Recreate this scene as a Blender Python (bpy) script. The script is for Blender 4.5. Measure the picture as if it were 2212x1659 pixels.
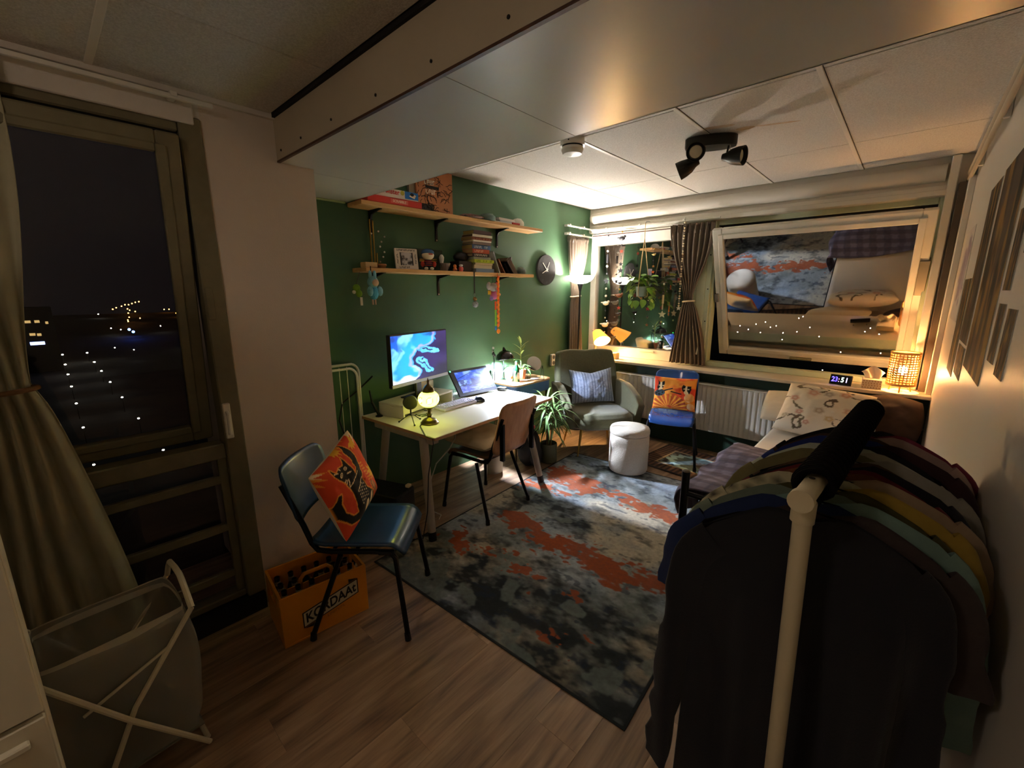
import bpy, math, random
from mathutils import Vector, Matrix, Euler
random.seed(7)
scene = bpy.context.scene
COL = scene.collection
for o in list(bpy.data.objects):
    bpy.data.objects.remove(o)

# ---------------------------------------------------------------- camera
cam = bpy.data.cameras.new('camera')
cam.sensor_fit = 'HORIZONTAL'
cam.sensor_width = 36.0
cam.lens = 924.06 / 2212 * 36.0
cam.clip_start = 0.02
cam.clip_end = 3000
cam_ob = bpy.data.objects.new('camera', cam)
COL.objects.link(cam_ob)
_r = Vector((0.73753, 0.67531, -0.00240))
_d = Vector((0.14078, -0.15722, -0.97748))
_f = Vector((-0.66048, 0.72058, -0.21102))
cam_ob.matrix_world = Matrix(((_r.x, -_d.x, -_f.x, 0.0), (_r.y, -_d.y, -_f.y, 0.0), (_r.z, -_d.z, -_f.z, 1.6), (0, 0, 0, 1)))
scene.camera = cam_ob

# ---------------------------------------------------------------- night sky and exposure
world = bpy.data.worlds.new('night_sky')
scene.world = world
world.use_nodes = True
_bg = world.node_tree.nodes['Background']
_bg.inputs[0].default_value = (0.0009, 0.0007, 0.0008, 1)
_bg.inputs[1].default_value = 1.0
vs = scene.view_settings
vs.view_transform = 'Standard'
vs.look = 'None'
vs.gamma = 1.0
vs.use_curve_mapping = False
vs.exposure = 2.2
try:
    scene.cycles.max_bounces = 10
    scene.cycles.diffuse_bounces = 5
    scene.cycles.glossy_bounces = 4
    scene.cycles.transparent_max_bounces = 12
    scene.cycles.transmission_bounces = 6
    scene.cycles.sample_clamp_indirect = 4.0
    scene.cycles.use_denoising = True
    scene.cycles.use_adaptive_sampling = True
    scene.cycles.adaptive_threshold = 0.03
except Exception:
    pass
LIGHT_K = 1.0
def lamp_light(name, kind, loc, watts, color, radius=0.03, parent=None, rot=None, spot=None, blend=0.4, size=None):
    l = bpy.data.lights.new(name, kind)
    l.energy = watts * LIGHT_K
    l.color = color
    if kind == 'AREA':
        l.size = size or 0.1
    else:
        l.shadow_soft_size = radius
    if kind == 'SPOT':
        l.spot_size = spot
        l.spot_blend = blend
    o = bpy.data.objects.new(name, l)
    COL.objects.link(o)
    o.location = loc
    if rot is not None:
        o.rotation_euler = rot
    if parent:
        o.parent = parent
    return o

# ---------------------------------------------------------------- helpers
def hexc(h):
    h = h.lstrip('#')
    v = [int(h[i:i + 2], 16) / 255 for i in (0, 2, 4)]
    return tuple(((c / 12.92) if c <= 0.04045 else ((c + 0.055) / 1.055) ** 2.4) for c in v) + (1.0,)

MATS = {}
def mat(name, color='#888888', rough=0.6, metal=0.0, noise=None, bump=None, spec=0.5, emit=None, estr=0.0, alpha=1.0,
        sheen=0.0, trans=0.0, ior=1.45, sss=0.0, stretch=None, attr=None, rnd=0.0, coat=0.0):
    """Principled material; noise=(scale, strength, hex2), bump=(scale, strength), attr='Col' reads a painted colour."""
    if name in MATS:
        return MATS[name]
    m = bpy.data.materials.new(name)
    MATS[name] = m
    m.use_nodes = True
    nt = m.node_tree
    N, L = nt.nodes, nt.links
    b = N['Principled BSDF']
    c = hexc(color) if isinstance(color, str) else tuple(color) + (1,) if len(color) == 3 else color
    b.inputs['Base Color'].default_value = c
    b.inputs['Roughness'].default_value = rough
    b.inputs['Metallic'].default_value = metal
    b.inputs['Specular IOR Level'].default_value = spec
    b.inputs['IOR'].default_value = ior
    if trans:
        b.inputs['Transmission Weight'].default_value = trans
    if alpha < 1:
        b.inputs['Alpha'].default_value = alpha
    if sheen:
        b.inputs['Sheen Weight'].default_value = sheen
    if coat:
        b.inputs['Coat Weight'].default_value = coat
    if sss:
        b.inputs['Subsurface Weight'].default_value = sss
        b.inputs['Subsurface Radius'].default_value = (0.02, 0.02, 0.02)
    if emit:
        b.inputs['Emission Color'].default_value = hexc(emit) if isinstance(emit, str) else tuple(emit) + (1,)
        b.inputs['Emission Strength'].default_value = estr
    tc = mp = None
    if noise or bump or stretch:
        tc = N.new('ShaderNodeTexCoord')
        mp = N.new('ShaderNodeMapping')
        L.new(tc.outputs['Object'], mp.inputs['Vector'])
        if stretch:
            mp.inputs['Scale'].default_value = stretch
    src = None
    if attr:
        a = N.new('ShaderNodeAttribute')
        a.attribute_name = attr
        src = a.outputs['Color']
        if emit == 'attr':
            pass
    if noise:
        t = N.new('ShaderNodeTexNoise')
        t.inputs['Scale'].default_value = noise[0]
        t.inputs['Detail'].default_value = 6
        t.inputs['Roughness'].default_value = 0.6
        L.new(mp.outputs[0], t.inputs['Vector'])
        rmp = N.new('ShaderNodeMapRange')
        rmp.inputs[1].default_value = 0.35
        rmp.inputs[2].default_value = 0.65
        rmp.inputs[3].default_value = 0.0
        rmp.inputs[4].default_value = noise[1]
        L.new(t.outputs['Fac'], rmp.inputs[0])
        mx = N.new('ShaderNodeMix')
        mx.data_type = 'RGBA'
        L.new(rmp.outputs[0], mx.inputs[0])
        if src:
            L.new(src, mx.inputs[6])
        else:
            mx.inputs[6].default_value = c
        mx.inputs[7].default_value = hexc(noise[2])
        src = mx.outputs[2]
    if rnd:
        oi = N.new('ShaderNodeObjectInfo')
        mr = N.new('ShaderNodeMapRange')
        mr.inputs[3].default_value = 1 - rnd
        mr.inputs[4].default_value = 1 + rnd
        L.new(oi.outputs['Random'], mr.inputs[0])
        hs = N.new('ShaderNodeHueSaturation')
        if src:
            L.new(src, hs.inputs['Color'])
        else:
            hs.inputs['Color'].default_value = c
        L.new(mr.outputs[0], hs.inputs['Value'])
        src = hs.outputs[0]
    if src:
        L.new(src, b.inputs['Base Color'])
    if bump:
        t2 = N.new('ShaderNodeTexNoise')
        t2.inputs['Scale'].default_value = bump[0]
        t2.inputs['Detail'].default_value = 4
        L.new(mp.outputs[0], t2.inputs['Vector'])
        bp = N.new('ShaderNodeBump')
        bp.inputs['Strength'].default_value = bump[1]
        bp.inputs['Distance'].default_value = bump[2] if len(bump) > 2 else 0.004
        L.new(t2.outputs['Fac'], bp.inputs['Height'])
        L.new(bp.outputs[0], b.inputs['Normal'])
    return m

def screen_mat(name, strength):
    """A lit screen: painted colours given off as light."""
    m = bpy.data.materials.new(name)
    MATS[name] = m
    m.use_nodes = True
    nt = m.node_tree
    b = nt.nodes['Principled BSDF']
    a = nt.nodes.new('ShaderNodeAttribute')
    a.attribute_name = 'Col'
    b.inputs['Base Color'].default_value = (0.01, 0.01, 0.012, 1)
    b.inputs['Roughness'].default_value = 0.35
    nt.links.new(a.outputs['Color'], b.inputs['Emission Color'])
    b.inputs['Emission Strength'].default_value = strength
    return m

def glass_mat(name, refl, tint=(1, 1, 1, 1), rough=0.0):
    m = bpy.data.materials.new(name)
    MATS[name] = m
    m.use_nodes = True
    nt = m.node_tree
    N, L = nt.nodes, nt.links
    N.remove(N['Principled BSDF'])
    out = N['Material Output']
    tr = N.new('ShaderNodeBsdfTransparent')
    tr.inputs[0].default_value = tint
    gl = N.new('ShaderNodeBsdfGlossy')
    gl.inputs['Roughness'].default_value = rough
    mx = N.new('ShaderNodeMixShader')
    mx.inputs[0].default_value = refl
    L.new(tr.outputs[0], mx.inputs[1])
    L.new(gl.outputs[0], mx.inputs[2])
    L.new(mx.outputs[0], out.inputs[0])
    return m

def frame_to(p0, p1):
    d = (Vector(p1) - Vector(p0))
    ln = d.length
    d = d / ln if ln else Vector((0, 0, 1))
    a = Vector((0, 0, 1)) if abs(d.z) < 0.95 else Vector((1, 0, 0))
    u = d.cross(a).normalized()
    v = d.cross(u).normalized()
    return u, v, d

class MB:
    """Collects geometry for one mesh object."""
    def __init__(self):
        self.v = []
        self.f = []
        self.mi = []
        self.col = []
    def add(self, vs, fs, m=0):
        o = len(self.v)
        self.v += [tuple(p) for p in vs]
        self.f += [tuple(i + o for i in f) for f in fs]
        self.mi += [m] * len(fs)
        return self
    def box(self, lo, hi, m=0, T=None):
        x0, y0, z0 = lo
        x1, y1, z1 = hi
        p = [(x0, y0, z0), (x1, y0, z0), (x1, y1, z0), (x0, y1, z0), (x0, y0, z1), (x1, y0, z1), (x1, y1, z1), (x0, y1, z1)]
        if T is not None:
            p = [T @ Vector(q) for q in p]
        return self.add(p, [(3, 2, 1, 0), (4, 5, 6, 7), (0, 1, 5, 4), (1, 2, 6, 5), (2, 3, 7, 6), (3, 0, 4, 7)], m)
    def cbox(self, c, s, m=0, rz=0.0, T=None):
        t = Matrix.Translation(c) @ Matrix.Rotation(rz, 4, 'Z')
        if T is not None:
            t = T @ t
        return self.box((-s[0] / 2, -s[1] / 2, -s[2] / 2), (s[0] / 2, s[1] / 2, s[2] / 2), m, t)
    def rbox(self, lo, hi, r=0.005, m=0, T=None):
        """Box with chamfered edges."""
        x0, y0, z0 = lo
        x1, y1, z1 = hi
        r = min(r, (x1 - x0) / 2.1, (y1 - y0) / 2.1, (z1 - z0) / 2.1)
        loops = []
        def ring(ix, z):
            a, b, c, d = x0 + ix, x1 - ix, y0 + ix, y1 - ix
            q = r * 0.8 if ix == 0 else r * 0.3
            return [(a + q, c, z), (b - q, c, z), (b, c + q, z), (b, d - q, z), (b - q, d, z), (a + q, d, z), (a, d - q, z), (a, c + q, z)]
        rings = [ring(r, z0), ring(0, z0 + r), ring(0, z1 - r), ring(r, z1)]
        vs = [p for rg in rings for p in rg]
        if T is not None:
            vs = [T @ Vector(q) for q in vs]
        fs = [tuple(range(7, -1, -1)), tuple(range(24, 32))]
        for k in range(3):
            for i in range(8):
                j = (i + 1) % 8
                fs.append((k * 8 + i, k * 8 + j, k * 8 + 8 + j, k * 8 + 8 + i))
        return self.add(vs, fs, m)
    def cyl(self, p0, p1, r0, r1=None, n=12, m=0, cap=True):
        r1 = r0 if r1 is None else r1
        u, v, d = frame_to(p0, p1)
        vs = []
        for p, r in ((Vector(p0), r0), (Vector(p1), r1)):
            for i in range(n):
                a = 2 * math.pi * i / n
                vs.append(p + (u * math.cos(a) + v * math.sin(a)) * r)
        fs = [(i, (i + 1) % n, n + (i + 1) % n, n + i) for i in range(n)]
        if cap:
            fs += [tuple(range(n - 1, -1, -1)), tuple(range(n, 2 * n))]
        return self.add(vs, fs, m)
    def tube(self, pts, r, n=8, m=0, closed=False, cap=True):
        pts = [Vector(p) for p in pts]
        k = len(pts)
        rs = r if isinstance(r, (list, tuple)) else [r] * k
        vs = []
        prev = None
        for i, p in enumerate(pts):
            if closed:
                t = (pts[(i + 1) % k] - pts[i - 1])
            else:
                t = (pts[min(i + 1, k - 1)] - pts[max(i - 1, 0)])
            t = t.normalized() if t.length else Vector((0, 0, 1))
            if prev is None:
                a = Vector((0, 0, 1)) if abs(t.z) < 0.9 else Vector((1, 0, 0))
                u = t.cross(a).normalized()
            else:
                u = (prev - t * prev.dot(t))
                u = u.normalized() if u.length > 1e-6 else t.orthogonal().normalized()
            prev = u
            w = t.cross(u)
            for j in range(n):
                a = 2 * math.pi * j / n
                vs.append(p + (u * math.cos(a) + w * math.sin(a)) * rs[i])
        fs = []
        for i in range(k if closed else k - 1):
            a = i * n
            b = ((i + 1) % k) * n
            for j in range(n):
                fs.append((a + j, a + (j + 1) % n, b + (j + 1) % n, b + j))
        if cap and not closed:
            fs += [tuple(range(n - 1, -1, -1)), tuple(range((k - 1) * n, k * n))]
        return self.add(vs, fs, m)
    def lathe(self, prof, n=20, m=0, c=(0, 0, 0), T=None, cap=True):
        vs = []
        for r, z in prof:
            for i in range(n):
                a = 2 * math.pi * i / n
                vs.append(Vector((c[0] + r * math.cos(a), c[1] + r * math.sin(a), c[2] + z)))
        if T is not None:
            vs = [T @ q for q in vs]
        fs = []
        for k in range(len(prof) - 1):
            for i in range(n):
                j = (i + 1) % n
                fs.append((k * n + i, k * n + j, k * n + n + j, k * n + n + i))
        if cap:
            fs += [tuple(range(n - 1, -1, -1)), tuple(range((len(prof) - 1) * n, len(prof) * n))]
        return self.add(vs, fs, m)
    def ball(self, c, r, n=12, m=0, T=None):
        r = (r, r, r) if isinstance(r, (int, float)) else r
        k = max(4, n // 2)
        vs = [(0, 0, -1)]
        for i in range(1, k):
            a = -math.pi / 2 + math.pi * i / k
            for j in range(n):
                b = 2 * math.pi * j / n
                vs.append((math.cos(a) * math.cos(b), math.cos(a) * math.sin(b), math.sin(a)))
        vs.append((0, 0, 1))
        vs = [Vector((c[0] + p[0] * r[0], c[1] + p[1] * r[1], c[2] + p[2] * r[2])) for p in vs]
        if T is not None:
            vs = [T @ q for q in vs]
        fs = [(0, 1 + (j + 1) % n, 1 + j) for j in range(n)]
        for i in range(k - 2):
            for j in range(n):
                a = 1 + i * n
                fs.append((a + j, a + (j + 1) % n, a + n + (j + 1) % n, a + n + j))
        e = len(vs) - 1
        a = 1 + (k - 2) * n
        fs += [(a + j, a + (j + 1) % n, e) for j in range(n)]
        return self.add(vs, fs, m)
    def grid(self, fn, nu, nv, m=0, wrap=False):
        vs = [fn(i / nu, j / nv) for j in range(nv + 1) for i in range(nu + (0 if wrap else 1))]
        w = nu if wrap else nu + 1
        fs = []
        for j in range(nv):
            for i in range(nu):
                i2 = (i + 1) % w
                fs.append((j * w + i, j * w + i2, j * w + w + i2, j * w + w + i))
        return self.add(vs, fs, m)
    def prism(self, poly, z0, z1, m=0, T=None):
        n = len(poly)
        vs = [Vector((x, y, z0)) for x, y in poly] + [Vector((x, y, z1)) for x, y in poly]
        if T is not None:
            vs = [T @ q for q in vs]
        fs = [tuple(range(n - 1, -1, -1)), tuple(range(n, 2 * n))] + [(i, (i + 1) % n, n + (i + 1) % n, n + i) for i in range(n)]
        return self.add(vs, fs, m)
    def xf(self, T):
        self.v = [tuple(T @ Vector(p)) for p in self.v]
        return self
    def mesh(self, name, mats, smooth=False, flat_angle=None):
        me = bpy.data.meshes.new(name)
        me.from_pydata(self.v, [], self.f)
        for m in (mats if isinstance(mats, (list, tuple)) else [mats]):
            me.materials.append(m)
        if any(self.mi):
            me.polygons.foreach_set('material_index', self.mi)
        if smooth:
            me.polygons.foreach_set('use_smooth', [True] * len(me.polygons))
            if flat_angle:
                me.set_sharp_from_angle(angle=math.radians(flat_angle))
        me.update()
        return me
    def build(self, name, mats, parent=None, smooth=False, ang=40, label=None, cat=None, group=None, kind=None, loc=None, rot=None, solid=None, sub=0, bevel=None):
        me = self.mesh(name, mats, smooth, ang if smooth else None)
        o = bpy.data.objects.new(name, me)
        COL.objects.link(o)
        if parent:
            o.parent = parent
        if loc is not None:
            o.location = loc
        if rot is not None:
            o.rotation_euler = rot
        if label:
            o['label'] = label
        if cat:
            o['category'] = cat
        if group:
            o['group'] = group
        if kind:
            o['kind'] = kind
        if solid:
            md = o.modifiers.new('solidify', 'SOLIDIFY')
            md.thickness = solid
            md.offset = 0
        if bevel:
            md = o.modifiers.new('bevel', 'BEVEL')
            md.width = bevel
            md.segments = 2
            md.limit_method = 'ANGLE'
        if sub:
            md = o.modifiers.new('subd', 'SUBSURF')
            md.levels = md.render_levels = sub
        return o

def thing(name, label, cat, loc=(0, 0, 0), rz=0.0, group=None, rot=None):
    o = bpy.data.objects.new(name, None)
    COL.objects.link(o)
    o.empty_display_size = 0.05
    o.location = loc
    o.rotation_euler = rot if rot is not None else (0, 0, rz)
    o['label'] = label
    o['category'] = cat
    if group:
        o['group'] = group
    return o

def paint(o, fn, name='Col'):
    """Print a colour pattern on a surface: fn(co) -> linear rgb, per vertex."""
    me = o.data
    a = me.color_attributes.new(name, 'FLOAT_COLOR', 'POINT')
    buf = []
    for v in me.vertices:
        c = fn(v.co, v.index)
        buf += [c[0], c[1], c[2], 1.0]
    a.data.foreach_set('color', buf)

def text_mesh(name, body, size, material, parent=None, T=Matrix(), extrude=0.0006, align='CENTER', shear=0.0, xscale=1.0, bold=0.0, **kw):
    cu = bpy.data.curves.new(name, 'FONT')
    cu.body = body
    cu.size = size
    cu.extrude = extrude
    cu.align_x = align
    cu.align_y = 'CENTER'
    cu.shear = shear
    cu.offset = bold
    cu.resolution_u = 3
    t = bpy.data.objects.new(name, cu)
    COL.objects.link(t)
    dg = bpy.context.evaluated_depsgraph_get()
    me = bpy.data.meshes.new_from_object(t.evaluated_get(dg))
    bpy.data.objects.remove(t)
    bpy.data.curves.remove(cu)
    me.transform(T @ Matrix.Scale(xscale, 4, (1, 0, 0)))
    me.materials.clear()
    me.materials.append(material)
    me.name = name
    o = bpy.data.objects.new(name, me)
    COL.objects.link(o)
    if parent:
        o.parent = parent
    for k, v in kw.items():
        o[k] = v
    return o

def basis(origin, ex, ey, ez):
    ex, ey, ez = Vector(ex), Vector(ey), Vector(ez)
    return Matrix(((ex.x, ey.x, ez.x, origin[0]), (ex.y, ey.y, ez.y, origin[1]), (ex.z, ey.z, ez.z, origin[2]), (0, 0, 0, 1)))

def copy_tree(o, parent=None, loc=None, rz=None, label=None, rot=None):
    c = o.copy()
    COL.objects.link(c)
    c.parent = parent
    for ch in list(o.children):
        copy_tree(ch, c)
    if loc is not None:
        c.location = loc
    if rz is not None:
        c.rotation_euler = (0, 0, rz)
    if rot is not None:
        c.rotation_euler = rot
    if label:
        c['label'] = label
    return c

def hash2(i, j, s=0):
    n = math.sin(i * 127.1 + j * 311.7 + s * 74.7) * 43758.5453
    return n - math.floor(n)
def vnoise(x, y, s=0):
    i, j = math.floor(x), math.floor(y)
    u, v = x - i, y - j
    u, v = u * u * (3 - 2 * u), v * v * (3 - 2 * v)
    a, b, c, d = hash2(i, j, s), hash2(i + 1, j, s), hash2(i, j + 1, s), hash2(i + 1, j + 1, s)
    return a + (b - a) * u + (c - a) * v + (a - b - c + d) * u * v
def fbm(x, y, s=0, o=4):
    t = 0
    a = 0.5
    for k in range(o):
        t += a * vnoise(x, y, s + k)
        x, y, a = x * 2.03 + 5.2, y * 2.03 + 1.3, a * 0.5
    return t / (1 - 0.5 ** o)
def lerp(a, b, t):
    return tuple(a[i] + (b[i] - a[i]) * t for i in range(3))
def smooth01(a, b, x):
    t = min(1, max(0, (x - a) / (b - a)))
    return t * t * (3 - 2 * t)
# ================================================================ the setting
XG, XP, XR = -2.93, -2.28, 0.21       # green wall, pillar front, right wall
YB, YW = -1.3, 4.57                   # wall behind the camera, face above the windows
ZC, ZN, ZBEAM = 2.535, 2.39, 2.195    # ceiling beyond the beam, ceiling this side, beam underside
YB0, YB1 = 0.865, 1.53                # beam faces
SILL = 0.84

M_GREEN = mat('green wall paint', '#3f6243', 0.62, noise=(3, 0.25, '#38593c'), bump=(90, 0.12, 0.002))
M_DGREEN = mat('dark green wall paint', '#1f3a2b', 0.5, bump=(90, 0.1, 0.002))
M_WHITE = mat('white wall paint', '#d6cfc4', 0.6, noise=(2, 0.2, '#cbc3b6'), bump=(120, 0.25, 0.002))
M_PILLAR = mat('pillar plaster', '#d6c8b8', 0.7, noise=(6, 0.15, '#cabba9'), bump=(160, 0.45, 0.002))
M_RWALL = mat('right wall paint', '#c9c2b6', 0.42, noise=(2, 0.2, '#bdb5a8'), bump=(60, 0.2, 0.002))
M_BEAM = mat('beam panel paint', '#c2beb4', 0.3, noise=(3, 0.15, '#b7b3a9'), bump=(140, 0.06, 0.001))
M_BEAMF = mat('beam face paint', '#b5a992', 0.5, noise=(5, 0.3, '#a89b84'), bump=(120, 0.15, 0.002))
M_TILE = mat('ceiling tile', '#d8d3ca', 0.75, noise=(150, 0.6, '#aaa399'), bump=(150, 0.9, 0.003))
M_TBAR = mat('ceiling rail white', '#d8d1c4', 0.45)
M_GAP = mat('dark gap', '#14110e', 0.8)
M_FRAME = mat('painted window frame', '#d6d2c6', 0.4, noise=(12, 0.3, '#c6c1b0'), bump=(40, 0.1, 0.001))
M_FRAMEG = mat('painted frame greenish', '#c3cdae', 0.4, noise=(12, 0.3, '#aebb98'))
M_FRAMEOLD = mat('weathered frame paint', '#7b7458', 0.5, noise=(10, 0.5, '#625b43'), bump=(40, 0.2, 0.001))
M_BROWNW = mat('dark brown wood edge', '#4a2c17', 0.5, noise=(30, 0.5, '#382010'))
M_SILL = mat('window sill board', '#d9cbb4', 0.35, noise=(10, 0.25, '#cdbda3'))
M_BLACK = mat('black plinth', '#0d0d0e', 0.5)
M_RAIL = mat('white enamel', '#dcd8cd', 0.3)
M_PANE = glass_mat('window glass', 0.36)
M_PANEL = glass_mat('large window glass', 0.035)

def st(mb, name, m, parent=None, **k):
    return mb.build(name, m, parent, kind=None if parent else 'structure', **k)

# ---- floor of laminate planks
def plank_mat():
    m = bpy.data.materials.new('oak laminate plank')
    m.use_nodes = True
    nt = m.node_tree
    N, L = nt.nodes, nt.links
    b = N['Principled BSDF']
    tc = N.new('ShaderNodeTexCoord')
    oi = N.new('ShaderNodeObjectInfo')
    mul = N.new('ShaderNodeVectorMath')
    mul.operation = 'SCALE'
    mul.inputs['Scale'].default_value = 37.0
    comb = N.new('ShaderNodeCombineXYZ')
    L.new(oi.outputs['Random'], comb.inputs[0])
    L.new(oi.outputs['Random'], comb.inputs[1])
    L.new(comb.outputs[0], mul.inputs[0])
    add = N.new('ShaderNodeVectorMath')
    L.new(tc.outputs['Object'], add.inputs[0])
    L.new(mul.outputs[0], add.inputs[1])
    mp = N.new('ShaderNodeMapping')
    mp.inputs['Scale'].default_value = (26, 1.7, 10)
    L.new(add.outputs[0], mp.inputs[0])
    n1 = N.new('ShaderNodeTexNoise')
    n1.inputs['Scale'].default_value = 1.0
    n1.inputs['Detail'].default_value = 8
    n1.inputs['Roughness'].default_value = 0.62
    n1.inputs['Distortion'].default_value = 0.7
    L.new(mp.outputs[0], n1.inputs['Vector'])
    mp2 = N.new('ShaderNodeMapping')
    mp2.inputs['Scale'].default_value = (7, 1.2, 5)
    L.new(add.outputs[0], mp2.inputs[0])
    n2 = N.new('ShaderNodeTexNoise')
    n2.inputs['Scale'].default_value = 1.0
    n2.inputs['Detail'].default_value = 3
    n2.inputs['Distortion'].default_value = 1.2
    L.new(mp2.outputs[0], n2.inputs['Vector'])
    mix = N.new('ShaderNodeMath')
    mix.operation = 'MULTIPLY_ADD'
    mix.inputs[1].default_value = 0.55
    L.new(n2.outputs['Fac'], mix.inputs[0])
    sc = N.new('ShaderNodeMath')
    sc.operation = 'MULTIPLY'
    sc.inputs[1].default_value = 0.5
    L.new(n1.outputs['Fac'], sc.inputs[0])
    L.new(sc.outputs[0], mix.inputs[2])
    cr = N.new('ShaderNodeValToRGB')
    e = cr.color_ramp.elements
    e[0].position, e[0].color = 0.36, hexc('#574435')
    e[1].position, e[1].color = 0.66, hexc('#b8997a')
    k = e.new(0.46)
    k.color = hexc('#866a51')
    k = e.new(0.55)
    k.color = hexc('#a28364')
    L.new(mix.outputs[0], cr.inputs[0])
    hs = N.new('ShaderNodeHueSaturation')
    mr = N.new('ShaderNodeMapRange')
    mr.inputs[3].default_value = 0.86
    mr.inputs[4].default_value = 1.12
    L.new(oi.outputs['Random'], mr.inputs[0])
    L.new(mr.outputs[0], hs.inputs['Value'])
    L.new(cr.outputs[0], hs.inputs['Color'])
    L.new(hs.outputs[0], b.inputs['Base Color'])
    b.inputs['Roughness'].default_value = 0.42
    bp = N.new('ShaderNodeBump')
    bp.inputs['Strength'].default_value = 0.12
    bp.inputs['Distance'].default_value = 0.002
    L.new(n1.outputs['Fac'], bp.inputs['Height'])
    L.new(bp.outputs[0], b.inputs['Normal'])
    return m
M_PLANK = plank_mat()
floor = st(MB().box((XG - 0.1, YB - 0.1, -0.1), (XR + 0.1, YW + 0.2, -0.006)), 'floor', M_GAP)
PW, PL = 0.192, 1.285
pm = MB().rbox((0.0002, 0.0002, -0.006), (PW - 0.0002, PL - 0.0002, 0.0), 0.0005).mesh('plank', M_PLANK)
row = 0
x = XG - 0.02
while x < XR:
    y = YB - 0.2 - (row * 0.47) % PL
    while y < YW:
        if y + PL > YB and not (x + PW < XP - 0.05 and y + PL < 0.5):
            o = bpy.data.objects.new('plank', pm)
            COL.objects.link(o)
            o.parent = floor
            o.location = (x, y, 0)
        y += PL
    x += PW
    row += 1

# ---- walls
wl = MB()
wl.box((XG - 0.12, 1.0, 0), (XG, YW + 0.35, 2.75))
st(wl, 'wall_left', M_GREEN)
st(MB().box((XG - 0.02, 1.0, 0), (XG + 0.012, 1.51, ZBEAM)), 'wall_left_step', M_GREEN)
st(MB().box((XG - 0.12, 0.575, 0), (XP, 1.032, 2.75)), 'wall_pillar', M_PILLAR)
wn = MB()                                   # wall around the tall near window
wn.box((XP - 0.14, YB, 2.3), (XP, 0.575, 2.75))
wn.box((XP - 0.14, YB, 0), (XP, -0.95, 2.3))
st(wn, 'wall_near_window', M_WHITE)
st(MB().box((XP - 0.12, -0.95, 0), (XP + 0.035, 0.565, 0.085)), 'baseboard_near', M_BLACK)
st(MB().box((XP - 0.14, YB - 0.12, 0), (XR + 0.12, YB, 2.75)), 'wall_back', M_WHITE)
st(MB().box((XR, YB, 0), (XR + 0.12, YW + 0.35, 2.75)), 'wall_right', M_RWALL)
YF = 4.62                                    # window frame plane
st(MB().box((XG, YW, 2.27), (XR, YW + 0.3, 2.75)), 'wall_far', M_WHITE)
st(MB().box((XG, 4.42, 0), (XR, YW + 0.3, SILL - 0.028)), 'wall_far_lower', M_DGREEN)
st(MB().rbox((XG, 4.30, SILL - 0.028), (XR, YF + 0.12, SILL), 0.004), 'trim_sill', M_SILL)
st(MB().box((0.10, YW - 0.02, SILL), (XR, YF + 0.3, 2.3)), 'wall_far_end', M_WHITE)
# boxed ledge and pipe above the far windows
tr = MB()
tr.rbox((XG + 0.02, YW - 0.05, 2.27), (0.10, YW, 2.31), 0.004)
tr.rbox((XG + 0.02, YW - 0.025, 2.31), (0.10, YW, 2.345), 0.004)
st(tr, 'trim_ledge', M_RAIL)
st(MB().tube([(XG + 0.06, YW + 0.035, 2.43), (XG + 0.06, YW - 0.0, 2.43), (XG + 0.12, YW - 0.004, 2.43), (0.06, YW - 0.004, 2.43)], 0.06, 20), 'trim_pipe', M_WHITE, smooth=True)
# corner board and post at the right end of the far windows
st(MB().rbox((0.075, YW - 0.06, SILL), (0.125, YW, 2.53), 0.006), 'trim_post', M_RAIL)
st(MB().rbox((0.135, YW - 0.09, SILL), (0.175, YW - 0.02, 2.34), 0.004), 'trim_dark_strip', mat('dark grey strip', '#4b4239', 0.5))
st(MB().rbox((0.175, 4.38, SILL), (XR, 4.5, 2.36), 0.004), 'trim_side', M_RAIL)

# ---- beam
bm = MB().box((XG, YB0 + 0.004, ZBEAM + 0.006), (XR, YB1 - 0.004, 2.75))
beam = st(bm, 'beam', M_BEAMF)
st(MB().box((XG, YB0, ZBEAM + 0.004), (XR, YB0 + 0.006, ZN - 0.012)), 'front_board', M_BEAMF, beam)
st(MB().box((XG, YB0 - 0.001, ZBEAM - 0.002), (XR, YB0 + 0.012, ZBEAM + 0.006)), 'wood_edge', M_BROWNW, beam)
st(MB().box((XP, YB0 - 0.012, ZN - 0.014), (XR, YB0 + 0.006, ZN + 0.01)), 'shadow_gap', M_GAP, beam)
for a, b_ in ((XG, -2.343), (-2.34, -1.062), (-1.059, XR)):
    st(MB().box((a, YB0 + 0.012, ZBEAM), (b_, YB1, ZBEAM + 0.01)), 'panel', M_BEAM, beam)
st(MB().box((XG, YB1 - 0.005, ZBEAM), (XR, YB1 + 0.002, 2.7)), 'rear_board', M_WHITE, beam)
for (sx, sz) in ((-2.22, 2.235), (-2.0, 2.238), (-1.72, 2.24), (-1.4, 2.236), (-1.1, 2.24), (-0.8, 2.238)):
    st(MB().cyl((sx, YB0 - 0.003, sz), (sx, YB0 + 0.004, sz), 0.005, n=8), 'screw', M_GAP, beam)
st(MB().rbox((XG + 0.012, 1.035, ZBEAM - 0.012), (XG + 0.03, 1.51, ZBEAM), 0.002), 'trim_cove', mat('pale green trim', '#9aa878', 0.5))

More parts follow.
